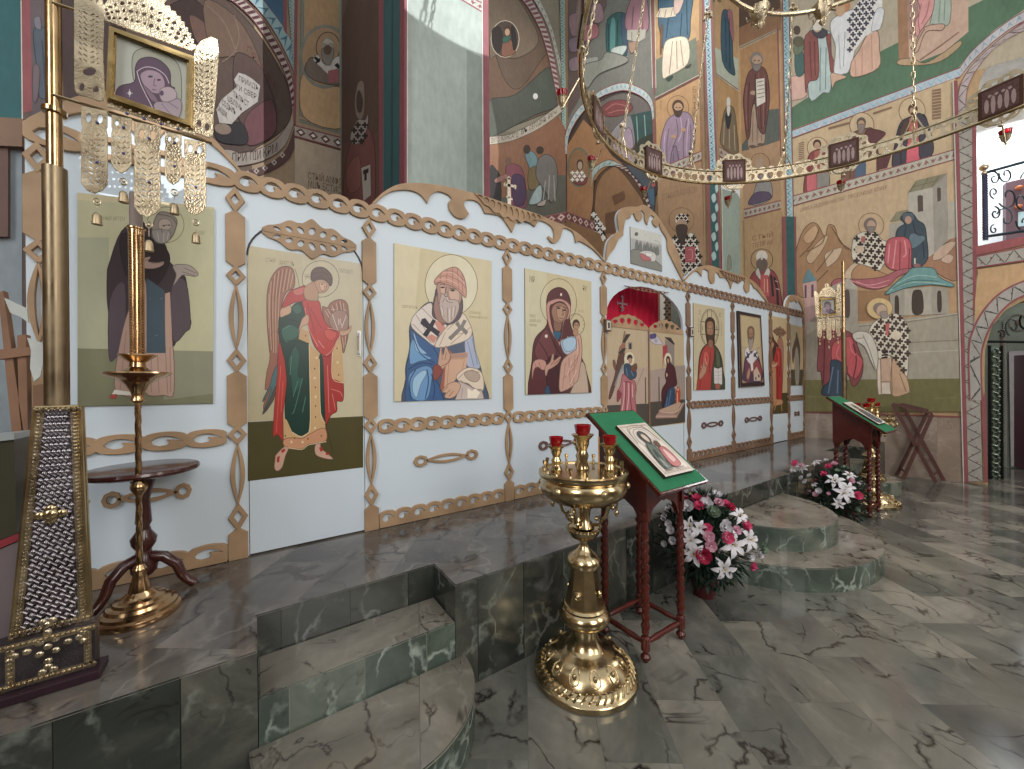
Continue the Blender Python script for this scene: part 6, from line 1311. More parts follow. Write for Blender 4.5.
def tender(p):
    U = p.uv
    p.g('b9aa9c', U('.04,.03 .96,.03 .96,.97 .04,.97')); p.g('cfc5ba', U('.09,.08 .91,.08 .91,.93 .09,.93'))
    def rg(c, cx, cy, rx, ry, w): 
        for i in range(24):
            a0, a1 = 2*pi*i/24, 2*pi*(i+1)/24; p.g(c, U(' '.join('%f,%f' % (cx+r*k*cos(a), cy+r*m*sin(a)) for r, k, m, a in ((1, rx, ry, a0), (1, rx, ry, a1), (1, rx-w, ry-w, a1), (1, rx-w, ry-w, a0)))))
    p.m('bdb0a2', U('.12,.6 .2,.85 .5,.92 .8,.85 .88,.6 .8,.9 .5,.97 .2,.9'))
    rg('a5968a', .5, .66, .3, .24, .02); rg('a5968a', .56, .6, .14, .11, .015)
    p.m('5f6a60', U('.22,.12 .25,.42 .36,.58 .5,.6 .55,.45 .5,.3 .42,.2 .45,.12')); p.m('4a4f4a', U('.38,.78 .5,.84 .62,.78 .62,.66 .5,.56 .38,.66')); p.m('c9b3a4', U('.43,.74 .5,.78 .57,.74 .57,.66 .5,.6 .44,.66'))
    p.m('b86a68', U('.5,.14 .55,.4 .68,.5 .82,.46 .84,.3 .78,.14')); p.m('d9aca4', U('.6,.2 .64,.4 .74,.44 .78,.24')); p.m('6a4a40', U('.62,.58 .7,.62 .76,.56 .72,.5 .64,.5')); p.m('3f4a44', U('.3,.2 .34,.4 .42,.46 .4,.3')); p.m('8a8f88', U('.26,.14 .3,.3 .36,.3 .36,.14'))
    p.g('8a7d74', U('.2,.09 .45,.09 .45,.105 .2,.105')); p.g('8a7d74', U('.55,.09 .82,.09 .82,.105 .55,.105'))
    # flowers of the border
    for i in range(9):
        for v in (.05, .95): p.g('a08a80', U('%f,%f %f,%f %f,%f %f,%f' % (.08+i*.1, v-.012, .12+i*.1, v, .08+i*.1, v+.012, .05+i*.1, v)))
flat_icon(L1c, -.12, .17, .08, .515, 'pale icon of mother and child lying on the green top of the nearer lectern', tender)
def sternik(p):
    U = p.uv; p.g('b9b3a4', U('.08,.06 .92,.06 .92,.94 .08,.94')); p.m('4a4f58', U('.2,.08 .25,.5 .5,.7 .75,.5 .8,.08')); p.m('8a6a58', U('.4,.6 .5,.82 .6,.6 .5,.5')); p.m('3a3a40', U('.35,.7 .5,.9 .65,.7 .5,.8'))
flat_icon((6.20, 1.52, 0), -.15, .15, .12, .52, 'white-bordered icon lying on the green top of the farther lectern', sternik, 'd4d2cc')
# ---------------------------------------------------------------- flower arrangements
M_leaf = mat('dark_leaf', '1f3326', .55, noise=.35, nscale=15); M_leafl = mat('sage_leaf', '6f7f6a', .6, noise=.3)
M_fw = mat('white_petal', 'c8c4c8', .6, noise=.06); M_fp = mat('pink_petal', 'd8557f', .6, noise=.15, nscale=40); M_fl = mat('pale_pink_petal', 'd9a9b9', .6, noise=.15, nscale=40); M_fr = mat('crimson_petal', 'b02a4c', .6, noise=.2, nscale=40); M_fy = mat('yellow_stamen', 'b8a03a', .6)
M_pot = mat('terracotta_red_pot', '4a1c1c', .45)
def petal_mesh(mats, kind):
    mb = MB()
    if kind == 'lily':
        for k in range(6):
            a = k*pi/3+random.uniform(-.1, .1); w = .017
            prof = [(0.004, 0, .003), (.02, .012, w*.8), (.045, .02, w), (.066, .012, w*.6), (.082, -.004, .001)]
            vs = []; ux = Vector((cos(a), sin(a), 0)); uy = Vector((-sin(a), cos(a), 0))
            for r, z, q in prof: vs += [ux*r+uy*q+Vector((0, 0, z)), ux*r+Vector((0, 0, z-.003)), ux*r-uy*q+Vector((0, 0, z))]
            mb.add(vs, [(3*i+j, 3*i+j+1, 3*i+j+4, 3*i+j+3) for i in range(4) for j in (0, 1)], 0)
        for k in range(5): a = k*1.26; mb.tube([(0, 0, .005), (.008*cos(a), .008*sin(a), .03)], .0016, 4, 1); mb.ball((.008*cos(a), .008*sin(a), .031), .003, 5, 4, 1)
    else:
        n = 3 if kind == 'rose' else 2
        for ring in range(n):
            m = 6-ring; R_ = .030-ring*.008
            for k in range(m):
                a = 2*pi*k/m+ring*.5; ux = Vector((cos(a), sin(a), 0)); uy = Vector((-sin(a), cos(a), 0)); vs = []
                for r, z, q in ((.003, 0, .006), (R_*.6, .008+ring*.004, R_*.5), (R_, .014+ring*.008, R_*.55), (R_*1.12, .024+ring*.01, R_*.3)): vs += [ux*r+uy*q+Vector((0, 0, z)), ux*r*1.1+Vector((0, 0, z-.002)), ux*r-uy*q+Vector((0, 0, z))]
                mb.add(vs, [(3*i+j, 3*i+j+1, 3*i+j+4, 3*i+j+3) for i in range(3) for j in (0, 1)], 0)
        mb.ball((0, 0, .015), .008, 6, 5, 0)
    me = mb.mesh(kind)
    for m in mats: me.materials.append(m)
    for q in me.polygons: q.use_smooth = True
    return me
FM = {'w': petal_mesh([M_fw, M_fy], 'lily'), 'p': petal_mesh([M_fp, M_fy], 'rose'), 'l': petal_mesh([M_fl, M_fy], 'rose'), 'r': petal_mesh([M_fr, M_fy], 'rose'), 's': petal_mesh([M_leafl, M_fy], 'small'), 'k': petal_mesh([M_fw, M_fy], 'small')}
FN = {'w': 'lily_blossom', 'p': 'pink_blossom', 'l': 'pale_pink_blossom', 'r': 'crimson_blossom', 's': 'sage_sprig', 'k': 'white_floret'}
def bouquet(name, loc, rx, ry, rz, zc, label, pins, nrand, pot=True, rs=1):
    random.seed(11+int(loc[0]*10)); t = thing(name, label, 'flowers', loc)
    if pot: mb = MB(); mb.lathe([(.0001, 0), (.075, 0), (.085, .03), (.10, .15), (.108, .155), (.108, .175), (.095, .175), (.09, .12)], n=28); mb.build('pot', M_pot, t, smooth=True)
    else: mb = MB(); mb.box(-rx*.5, rx*.5, -.09, .09, 0, .14, bev=.01); mb.build('trough', M_pot, t)
    mb = MB()
    def surf(a, b, k=1): return Vector((rx*k*cos(b)*cos(a), ry*k*cos(b)*sin(a), zc+rz*k*sin(b)))
    for i in range(2400):
        a = random.uniform(0, 2*pi); b = random.uniform(-1.25, pi/2); k = random.uniform(.45, 1.02); c = surf(a, b, k); c.z = max(c.z, .03); out = (c-Vector((0, 0, zc-.1))).normalized()
        out = (out+Vector((random.uniform(-.6, .6), random.uniform(-.6, .6), random.uniform(-.7, .4)))).normalized(); L = random.uniform(.04, .10); s_ = out.cross(Vector((random.random(), random.random(), 1))).normalized()*random.uniform(.006, .014)
        mb.add([c, c+out*L*.5+s_, c+out*L, c+out*L*.5-s_], [(0, 1, 2, 3)])
    for i in range(60):
        a = random.uniform(0, 2*pi); b = random.uniform(-.4, 1.4); mb.tube([(0, 0, .12), surf(a, b, .5), surf(a, b, .95)], .003, 4)
    mb.build('foliage', M_leaf, t)
    placed = []
    def put(k, pos, nrm, sc):
        o = bpy.data.objects.new(FN[k], FM[k]); COL.objects.link(o); o.parent = t; o.location = pos
        o.rotation_euler = (Vector(nrm).to_track_quat('Z', 'Y') @ Matrix.Rotation(random.uniform(0, 6), 3, 'Z').to_quaternion()).to_euler(); o.scale = (sc,)*3
    cl = Vector(loc)
    for k, x, y, sc in pins:   # measured blossoms: nearest point of the dome under that sight line
        d = ray(x, y).normalized(); c = CAM-cl-Vector((0, 0, zc)); A = Vector((d.x/rx, d.y/ry, d.z/rz)); B = Vector((c.x/rx, c.y/ry, c.z/rz)); qa = A.dot(A); qb = 2*A.dot(B); qc = B.dot(B)-1.0; D = qb*qb-4*qa*qc
        s_ = (-qb-sqrt(D))/(2*qa) if D > 0 else -qb/(2*qa)
        p_ = CAM+d*s_-cl; n_ = (p_-Vector((0, 0, zc))); n_ = Vector((n_.x/rx**2, n_.y/ry**2, n_.z/rz**2)).normalized(); n_ = (n_-d*.5).normalized(); put(k, p_+n_*.01, n_, sc*rs); placed.append(p_)
    for i in range(nrand):
        for _ in range(20):
            a = random.uniform(0, 2*pi); b = random.uniform(-.1, 1.45); q = surf(a, b, 1.0)
            if all((q-w).length > .07 for w in placed): break
        placed.append(q); n_ = (q-Vector((0, 0, zc-.1))).normalized(); put(random.choice('wplkskr'), q, n_, random.uniform(.6, .95)*rs)
    return t
b1 = PZ(0).at(703, 592)
pins1 = [('w', 738, 516, 1.0), ('w', 732, 544, 1.2), ('w', 747, 539, 1.15), ('w', 723, 567, 1.1), ('w', 694, 553, 1.1), ('w', 690, 526, .9), ('w', 699, 528, .8), ('p', 697, 500, 1.1), ('p', 699, 507, 1.1), ('p', 725, 505, .9), ('r', 729, 508, 1), ('p', 744, 526, 1.1), ('p', 726, 537, 1.2), ('r', 703, 554, 1.5), ('l', 708, 536, 1.1), ('l', 710, 545, 1.1), ('p', 707, 528, .9), ('p', 750, 564, .9), ('k', 716, 497, 1.2), ('k', 688, 508, 1.4), ('k', 706, 505, 1.3), ('k', 724, 528, 1.2), ('l', 718, 504, 1), ('k', 725, 524, .9), ('s', 713, 513, 1.3), ('k', 666, 518, .8), ('k', 670, 524, .8), ('k', 672, 530, .9), ('k', 666, 543, .7), ('k', 674, 540, .8), ('s', 760, 547, 1.2), ('k', 757, 552, 1), ('l', 735, 530, .9), ('w', 691, 540, .9), ('k', 748, 555, .9)]
bouquet('flower_arrangement', (b1.x-.02, b1.y-.02, 0), .36, .30, .32, .43, 'round arrangement of white lilies and pink flowers in a red pot behind the near lectern', pins1, 16)
pins2 = [('p', 797, 464, 1.5), ('w', 795, 469, 1.1), ('w', 805, 469, 1.1), ('p', 786, 476, 1.1), ('w', 817, 463, .9), ('k', 827, 461, .9), ('p', 830, 468, 1.5), ('l', 835, 465, 1.2), ('p', 825, 475, 1.3), ('w', 835, 481, 1.5), ('w', 843, 493, 1.6), ('w', 847, 488, 1.3), ('p', 856, 495, 1.6), ('l', 850, 481, 1.2), ('w', 849, 476, 1.1), ('l', 817, 494, 1.1), ('k', 820, 491, 1.2), ('k', 807, 482, 1.2), ('k', 803, 478, 1), ('k', 811, 476, 1), ('s', 845, 469, 1.3), ('s', 838, 472, 1.2), ('w', 838, 503, 1), ('s', 856, 508, 1), ('l', 803, 466, 1.2)]
bouquet('flower_arrangement', (5.50, 1.50, 0), .43, .24, .30, .30, 'long low arrangement of white and pink flowers beside the far lectern', pins2, 14, False, .8)
# ---------------------------------------------------------------- folding X stand
nR = Vector((nrm.x, nrm.y, 0)); M_fs = mat('stained_beech', '54302a', .45, noise=.25, nscale=8)
PW1 = Plane(wR(0, 0)+nR*.10, nR); PW2 = Plane(wR(0, 0)+nR*.34, nR)
c = PZ(0).at(918, 481); t = thing('folding_stand', 'dark folding wooden trestle stand leaning open against the pink marble wainscot', 'stand', (c.x, c.y, 0))
def fl(q): return Vector((q.x, q.y, max(q.z, .012)))
def beam(a, b, w, th, m, name, par):
    a, b = Vector(a), Vector(b); d = (b-a).normalized(); s_ = d.cross(nR).normalized()*w/2; n = nR*th/2; mb = MB()
    mb.add([a+s_+n, a-s_+n, a-s_-n, a+s_-n, b+s_+n, b-s_+n, b-s_-n, b+s_-n], [(0, 1, 2, 3), (4, 5, 6, 7), (0, 1, 5, 4), (1, 2, 6, 5), (2, 3, 7, 6), (3, 0, 4, 7)]); return mb.build(name, m, par, world=True)
A0, A1 = PW1.at(896.5, 475), PW1.at(928, 411); B0, B1 = PW2.at(903, 480), PW2.at(932, 414)
C0, C1 = PW1.at(902, 404), PW1.at(944, 480); D0, D1 = PW2.at(893, 404), PW2.at(936, 486)
for a, b in ((A0, A1), (B0, B1), (C1, C0), (D1, D0)): beam(fl(a), b, .045, .022, M_fs, 'leg', t)
for a, b in ((A1, B1), (C0, D0), (A0+(A1-A0)*.12, B0+(B1-B0)*.12), (C1+(C0-C1)*.12, D1+(D0-D1)*.12), ((A0+A1)/2, (B0+B1)/2)):
    mb = MB(); mb.tube([a, b], .014, 8); mb.build('crossbar', M_fs, t, world=True, smooth=True)
beam(D0+Vector((0, 0, .01)), B1+Vector((0, 0, .02)), .04, .02, M_fs, 'top_rail', t); beam(C0+Vector((0, 0, .01)), A1+Vector((0, 0, .02)), .04, .02, M_fs, 'top_rail', t)
# ---------------------------------------------------------------- processional banner (gilt icon on a pole)
YB_ = 2.16; PB = PY(YB_)
def bx(x, y): q = PB.at(x, y); return (q.x, q.z)
pb = PB.at(57, 380); BN = thing('processional_banner', 'gilt openwork icon banner with hanging pendants on a brass pole at the left', 'banner', (pb.x, YB_, ZS))
mb = MB(); mb.tube([(pb.x, YB_, ZS+.02), (pb.x, YB_, PB.at(57, 168).z)], .033, 20); mb.lathe([(.06, ZS+.002), (.058, ZS+.02), (.045, ZS+.05), (.036, ZS+.1)], (pb.x, YB_, 0), 24); mb.build('pole_sleeve', brass('satin_brass', '8a7a62', .38), BN, world=True, smooth=True)
mb = MB(); mb.tube([(pb.x, YB_, PB.at(57, 168).z), (pb.x, YB_, PB.at(57, -150).z)], .022, 20); zc_ = PB.at(57, 112).z; mb.lathe([(.024, zc_-.012), (.033, zc_-.008), (.033, zc_+.008), (.024, zc_+.012)], (pb.x, YB_, 0), 20); mb.build('pole', brass('pole_brass', 'b99c74', .18), BN, world=True, smooth=True)
for a, b in (((52, 94), (212, 143)), ((52, 2), (112, 22))):
    mb = MB(); q0, q1 = PB.off(.02).at(*a), PB.off(.02).at(*b); mb.tube([q0, q1], .0055, 8); mb.build('crossbar', BR, BN, world=True, smooth=True)
def fil(name, outline, holes, y, th=.006, m=GOLD, sm=3):
    lp = [[bx(*q) for q in catmull(outline, True, sm)] if sm else [bx(*q) for q in outline]]
    for h in holes: lp.append([bx(*q) for q in h])
    return plateXZ(name, lp, y, th, m, BN, .0008)
def leafs(cx, y0, y1, w, n, sl=.29, v=0):
    """rows of small slanted slits either side of a stem"""
    H_ = []
    for i in range(n):
        y = y0+(y1-y0)*(i+.5)/n; hh = (y1-y0)/n*.42
        for s in (-1, 1):
            for r0, r1 in ((.12, .5), (.62, .9)):
                xa_, xb_ = cx+s*w*r0, cx+s*w*r1; H_.append([(xa_, y+sl*(xa_-cx)+hh*.9), (xb_, y+sl*(xb_-cx)-hh*.2), (xb_, y+sl*(xb_-cx)-hh*.9), (xa_, y+sl*(xa_-cx)+hh*.1)])
    return H_
def ell(cx, cy, rx, ry, n=10): return [(cx+rx*cos(2*pi*i/n), cy+ry*sin(2*pi*i/n)) for i in range(n)]
# side wings
fil('side_wing', pp('79,-30 92,-32 100,-20 104,0 107,20 106,60 107,82 106,105 92,102 80,98 78,82 78,40'), leafs(92, -20, 10, 11, 3)+leafs(92, 18, 70, 11, 10)+[ell(92.5, 77, 7, 4.5), ell(85, 92, 3, 4), ell(99, 95, 3, 4)], YB_-.03)
fil('side_wing', pp('197,52 218,45 217,90 214,120 213,140 202,138 194,134 195,120 194,90'), leafs(205, 56, 118, 10, 11)+[ell(200, 128, 2.5, 4), ell(208, 131, 2.5, 4)], YB_-.03)
# crown
def ccr():
    top = catmull([(106, 14), (112, 6), (125, 0), (142, 1), (160, 8), (178, 22), (189, 38), (196, 54)], False, 6)
    out = []
    for i, q in enumerate(top): out.append((q[0]+(1.6 if i % 2 else 0), q[1]-(2.0 if i % 2 else 0)))
    hs = []
    for i in range(1, 15):
        u = i/15; q = top[int(u*(len(top)-1))]; bt = (108+84*u, 27+27*u)
        for k in (.28, .5, .74):
            hs.append(ell(q[0]+(bt[0]-q[0])*k, q[1]+(bt[1]-q[1])*k, 1.5+1.1*sin(i*1.7+k*5)**2, 1.3+.9*cos(i*2.3+k)**2, 7))
    return out+[(193, 56), (108, 27)], hs
oc, hc = ccr(); fil('crown', oc, hc, YB_-.03, sm=0)
fil('crown_knob', pp('143,-4 150,-10 160,-8 168,2 166,9 156,10 147,4'), [ell(158, 1, 4, 3)], YB_-.028)
# moulded frame + painting
PF = PB.off(.03)
fr = MB()
fo = pp('109,25 194.5,56 193,128 105.5,98.5'); fi = pp('116.5,33.5 187,60 185.5,119 114,93.5')
def ringmb(mb, o_, i_, pl, th, dz=0):
    O = [pl.off(dz).at(*q) for q in o_]; I_ = [pl.off(dz).at(*q) for q in i_]; Of = [pl.off(dz+th).at(*q) for q in o_]; If = [pl.off(dz+th).at(*q) for q in i_]
    b = len(mb.v); mb.add(O+I_+Of+If, [(i, (i+1) % 4, 4+(i+1) % 4, 4+i) for i in range(4)]+[(8+i, 8+(i+1) % 4, 12+(i+1) % 4, 12+i) for i in range(4)]+[(i, (i+1) % 4, 8+(i+1) % 4, 8+i) for i in range(4)]+[(4+i, 4+(i+1) % 4, 12+(i+1) % 4, 12+i) for i in range(4)])
ringmb(fr, fo, fi, PF, .02); ringmb(fr, pp('111,28 192.5,58 191,125.5 108,97'), pp('114,31 189,59.5 188,122 111,95'), PF, .01, .02)
fr.build('icon_frame', brass('frame_gilt', 'b8a070', .25), BN, world=True)
p = Paint(PF.off(.004), .0002); p.o(60, 0, 5.918)
p.g('a9aaa0', '335,195 752,355 748,720 325,560'); p.m('9a9a8c', '430,330 500,280 600,300 700,380 720,520 700,640 600,600 450,500', 5); p.m('5a4858', '350,510 440,480 445,400 470,350 530,335 600,360 650,420 655,500 680,520 640,560 620,700 540,640 345,585')
p.ls('b8a8b0', 5, '455,420 500,395 560,400 620,440 645,490', '455,420 480,500 540,620 560,660'); p.m('9a8490', '480,430 530,410 590,430 620,480 610,540 560,550 510,520 480,470'); p.m('7a6470', '490,500 560,560 580,600 540,590'); eyes(p, '4a3a48', (535, 450, 16), (585, 470, 14)); p.ls('6a5460', 5, '560,460 555,500 570,505', '545,525 570,530'); p.m('a8969c', '590,530 640,510 680,530 690,570 650,610 600,590'); p.e('5a4858', 602, 548, 12, 16)
p.m('9a8c94', '570,600 640,600 700,580 720,620 700,700 640,690 560,640'); p.ls('75656f', 4, '600,610 660,680', '640,600 700,640'); p.e('c9c4c4', 412, 548, 8, 12); p.ls('c9c4c4', 3, '395,548 430,548', '412,525 412,570')
p.build('virgin_picture', PI, BN)
# lower border with enamel studs
fil('lower_border', pp('110,104 196,131 196,139 110,111'), [ell(114+9.3*i, 108.6+2.9*i, 1.9, 1.1, 8) for i in range(9)], YB_-.03, sm=0)
STUD = mat('blue_enamel', '4a4a7a', .2)
for i in range(4): mb = MB(); q = PB.off(.038).at(127+17*i, 113+5.2*i); mb.ball(q, .006, 8, 6); mb.build('enamel_stud', STUD, BN, world=True, smooth=True)
# pendants
for (cx, y0, y1, w, bell, sl) in ((97, 113, 193, 12.5, 219, .2), (123.5, 121, 173, 9.5, 197, .2), (149, 128, 216, 12.5, 246, .2), (174.5, 137, 184, 8, 209, .2), (196, 144, 214, 10.5, 238, .2)):
    yb = y0+(y1-y0)*.22
    ol = [(cx-w, y0-sl*w), (cx+w, y0+sl*w*.8), (cx+w, yb), (cx+w*.9, yb+2), (cx+w*1.02, yb+8), (cx+w*1.02, y1-6), (cx+w*.6, y1), (cx, y1+3), (cx-w*.6, y1), (cx-w*1.02, y1-7), (cx-w*1.02, yb+6), (cx-w*.9, yb), (cx-w, yb-2)]
    hs = [ell(cx-w*.45, y0+(yb-y0)*.5, w*.25, (yb-y0)*.28, 8), ell(cx+w*.45, y0+(yb-y0)*.55, w*.25, (yb-y0)*.28, 8)]+leafs(cx, yb+6, y1-4, w*.9, max(4, int((y1-yb)/6)), .0)
    o = fil('pendant', ol, hs, YB_-.026, .005, sm=0)
    mb = MB(); q = PB.off(.03).at(cx, y1+8); mb.tube([q+Vector((.010*cos(a), 0, .013*sin(a))) for a in [2*pi*i/12 for i in range(12)]], .003, 6, closed=True); mb.ball(q, .005, 8, 6); mb.tube([q-Vector((0, 0, .013)), PB.off(.03).at(cx, bell-10)], .0012, 5); mb.build('link', GOLD, o, world=True, smooth=True)
    mb = MB(); q = PB.off(.03).at(cx, bell); mb.lathe([(.0001, .028), (.008, .024), (.0135, .012), (.0145, -.008), (.016, -.02), (.012, -.02), (.0001, -.016)], q, 12); mb.build('bell', brass('bell_gilt', 'b5a284', .45), o, world=True, smooth=True)
    for yy in ((y0+yb)/2, (yb+y1)/2): mb = MB(); mb.ball(PB.off(.034).at(cx, yy), .0055, 8, 6); mb.build('enamel_stud', STUD, o, world=True, smooth=True)
B2 = copy_tree(BN); B2.scale = (-1, 1, 1); B2.rotation_euler = (0, 0, radians(-38)); B2.location = (8.37, 2.2, ZS); B2['label'] = 'far gilt icon banner on a thin pole before the large fresco'
# ---------------------------------------------------------------- tall brass candlestick with candle
c = PZ(ZS).at(140, 614); T = thing('tall_candlestick', 'tall twisted brass candlestick holding a thick candle, in front of the round table', 'candlestick', (c.x, c.y, ZS)); PCk = Plane((c.x, c.y, 0), (LAT*0-DEP)); zz = lambda y: PCk.at(138, y).z-ZS
mb = MB(); mb.lathe([(.0001, 0), (.148, 0), (.152, .012), (.147, .026), (.136, .032), (.134, .045), (.118, .052), (.112, .066), (.094, .072), (.09, .084), (.066, .09), (.052, .105), (.04, .115), (.036, .14), (.028, .165), (.022, .20), (.026, .215), (.016, .235)], n=40); mb.build('base', BRW, T, smooth=True)
z1 = zz(400); zk = zz(487)
def twrod(mb, z0, z1, r, n=10, k=90, amp=.10):
    m = int((z1-z0)/.008)+2; vs = []
    for j in range(m):
        z = z0+(z1-z0)*j/(m-1)
        for i in range(n): a = 2*pi*i/n; q = r*(1+amp*cos(3*(a-z*k/3))); vs.append((q*cos(a), q*sin(a), z))
    mb.add(vs, [(j*n+i, j*n+(i+1) % n, (j+1)*n+(i+1) % n, (j+1)*n+i) for j in range(m-1) for i in range(n)])
mb = MB(); twrod(mb, .225, z1, .0115, 12); mb.build('stem', BRW, T, smooth=True)
mb = MB(); mb.lathe([(.014, zk-.035), (.02, zk-.025), (.028, zk-.01), (.030, zk), (.028, zk+.012), (.018, zk+.03), (.014, zk+.035)], n=20, lobes=lambda a, z: 1+.06*cos(8*a)); mb.build('knob', BRW, T, smooth=True)
zd = zz(373); mb = MB(); mb.lathe([(.018, z1-.01), (.028, z1), (.02, z1+.02), (.025, z1+.04), (.045, zd-.05), (.075, zd-.025), (.108, zd-.012), (.122, zd), (.118, zd+.006), (.09, zd+.002), (.05, zd+.012), (.03, zd+.03), (.028, zz(362)), (.05, zz(358)), (.068, zz(355)), (.066, zz(354)), (.03, zz(360))], n=36); mb.build('drip_pan', BRW, T, smooth=True)
zs0, zs1 = zz(360), zz(229); mb = MB(); mb.lathe([(.026, zs0), (.028, zs1-.004), (.034, zs1), (.034, zs1+.006), (.027, zs1+.006)], n=24)
for j in range(int((zs1-zs0-.03)/.013)):
    z = zs0+.02+j*.013
    for k in range(4): a = 1.0*k*.55-2.2; mb.ball((.0275*cos(a), .0275*sin(a), z+(k % 2)*.006), .0068, 6, 4)
mb.build('candle_socket', BRW, T, smooth=True)
mb = MB(); mb.lathe([(.024, zs1-.02), (.0235, zz(196)), (.022, zz(193)), (.0001, zz(192))], n=20); mb.build('candle', mat('grey_wax', '8f8078', .6), T, smooth=True)
# ---------------------------------------------------------------- round pedestal table
c = PY(2.655).at(143, 467); R_t = .222; T = thing('pedestal_table', 'small round dark wooden pedestal table with three curved feet, against the icon screen', 'table', (c.x, 2.655, ZS)); ht = c.z-ZS
mb = MB(); mb.lathe([(.0001, ht-.03), (R_t-.02, ht-.03), (R_t, ht-.022), (R_t+.004, ht-.012), (R_t, ht), (R_t-.012, ht+.004), (.0001, ht+.004)], n=48); mb.build('tabletop', M_dk, T, smooth=True)
mb = MB(); mb.lathe([(.03, .11), (.05, .13), (.055, .17), (.035, .21), (.03, .24), (.048, .27), (.052, .30), (.03, .335), (.024, .36), (.033, .38), (.03, .42), (.026, .50), (.034, .54), (.06, ht-.03)], n=24); mb.build('pedestal', M_dk, T, smooth=True)
for a in (radians(-8), radians(105), radians(218)):
    mb = MB(); pr = [(.03, .20, .028), (.08, .19, .026), (.13, .14, .024), (.15, .08, .022), (.175, .045, .02), (.195, .03, .022), (.205, .022, .02)]; mb.tube([(r*cos(a), r*sin(a), z) for r, z, q in pr], [q for r, z, q in pr], 10); mb.build('foot', M_dk, T, smooth=True)
# ---------------------------------------------------------------- silver-clad tapered stand at the left edge
YSV = 2.03; PSV = PY(YSV); T0 = PZ(ZS).at(60, 680); T = thing('silver_reliquary_stand', 'tapering silver-clad stand with gilt beaded edges and cross at the left', 'reliquary stand', (T0.x, YSV, ZS))
def prismY(name, pl, pts, d, m, par, back=Vector((0, 1, 0))): mb = MB(); mb.prism([pl.at(*q) for q in (pp(pts) if isinstance(pts, str) else pts)], back*d); return mb.build(name, m, par, world=True)
M_pl = mat('plum_plinth', '2c1a22', .4)
xr_ = PSV.at(95, 640).x; xl_ = PSV.at(-45, 640).x
mb = MB(); mb.box(xl_-.03, xr_+.02, YSV-.03, YSV+.07, ZS+.001, ZS+.03, bev=.004); mb.build('plinth', M_pl, T, world=True)
zb0 = ZS+.031; zb1 = PSV.at(90, 622).z
mb = MB(); mb.box(xl_, xr_, YSV, YSV+.05, zb0, zb1); bxp = mb.build('box', SILV, T, world=True)
def bead_line(a, b, r, parent, m=GOLD, name='beaded_edge', y=YSV-.002, pl=None, n=None):
    a, b = Vector(a), Vector(b); n = n or max(2, int((b-a).length/(r*2.0))); mb = MB()
    for i in range(n+1): mb.ball(a.lerp(b, i/n), r, 6, 4)
    d = (b-a).normalized(); up = Vector((0, 1, 0)); s_ = d.cross(up)*r*1.5
    mb.prism([a-s_+Vector((0, r*.2, 0)), a+s_+Vector((0, r*.2, 0)), b+s_+Vector((0, r*.2, 0)), b-s_+Vector((0, r*.2, 0))], (0, .006, 0)); return mb.build(name, m, parent, world=True, smooth=True)
e = .018; y_ = YSV-.004
for a, b in (((xl_, zb0+e), (xr_, zb0+e)), ((xl_, zb1-e), (xr_, zb1-e)), ((xr_-e, zb0+e), (xr_-e, zb1-e)), ((xl_+e, zb0+e), (xl_+e, zb1-e))): bead_line((a[0], y_, a[1]), (b[0], y_, b[1]), .0065, bxp)
# vertical divider pilaster and applied cross on the box front
qd = PSV.at(10, 640).x; bead_line((qd, y_, zb0+e), (qd, y_, zb1-e), .007, bxp)
cxx = PSV.at(48, 646); mb = MB()
for dx, dz in ((0, 0), (0, .05), (0, -.05), (.05, 0), (-.05, 0), (0, .078), (0, -.07), (.08, .005), (-.08, -.003), (.02, .02), (-.02, .02), (.02, -.02), (-.02, -.02), (.012, .09), (-.012, .09), (.09, .018), (.09, -.012), (-.09, .012), (-.09, -.016), (.014, -.085), (-.014, -.085)): mb.ball((cxx.x+dx*.95, YSV-.002, cxx.z+dz), .0115, 8, 6, sc=(1, .45, 1))
mb.build('applied_cross', GOLD, bxp, world=True, smooth=True)
# tapered shaft: front leans back slightly
xt0, xt1 = PSV.at(31, 407).x, PSV.at(76, 407).x; xb0, xb1 = PSV.at(6, 625).x, PSV.at(85, 617).x; ztp = PSV.at(50, 407).z
mb = MB(); q = [(xb0, YSV+.03, zb1-.001), (xb1, YSV+.03, zb1-.001), (xt1, YSV+.03, ztp), (xt0, YSV+.03, ztp)]; mb.prism(q, (0, .03, 0)); sh_ = mb.build('tapered_shaft', SILV, T, world=True)
yy = YSV+.026
bead_line((xb0+.014, yy, zb1+.012), (xt0+.012, yy, ztp-.012), .0065, sh_); bead_line((xb1-.014, yy, zb1+.012), (xt1-.012, yy, ztp-.012), .0065, sh_); bead_line((xt0, yy, ztp-.008), (xt1, yy, ztp-.008), .0065, sh_); bead_line((xb0, yy, zb1+.01), (xb1, yy, zb1+.01), .008, sh_)
mb = MB()
for s_ in (0, 1):
    f = lambda a, b, o: (a+o, YSV+.022, b)
    a = (xb1 if s_ else xb0); b = (xt1 if s_ else xt0); mb.tube([(a, YSV+.032, zb1), (b, YSV+.032, ztp)], .007, 8); mb.tube([(a, YSV+.058, zb1), (b, YSV+.058, ztp)], .007, 8)
mb.tube([(xt0, YSV+.032, ztp), (xt1, YSV+.032, ztp)], .007, 8); mb.build('gilt_moulding', BR, sh_, world=True, smooth=True)
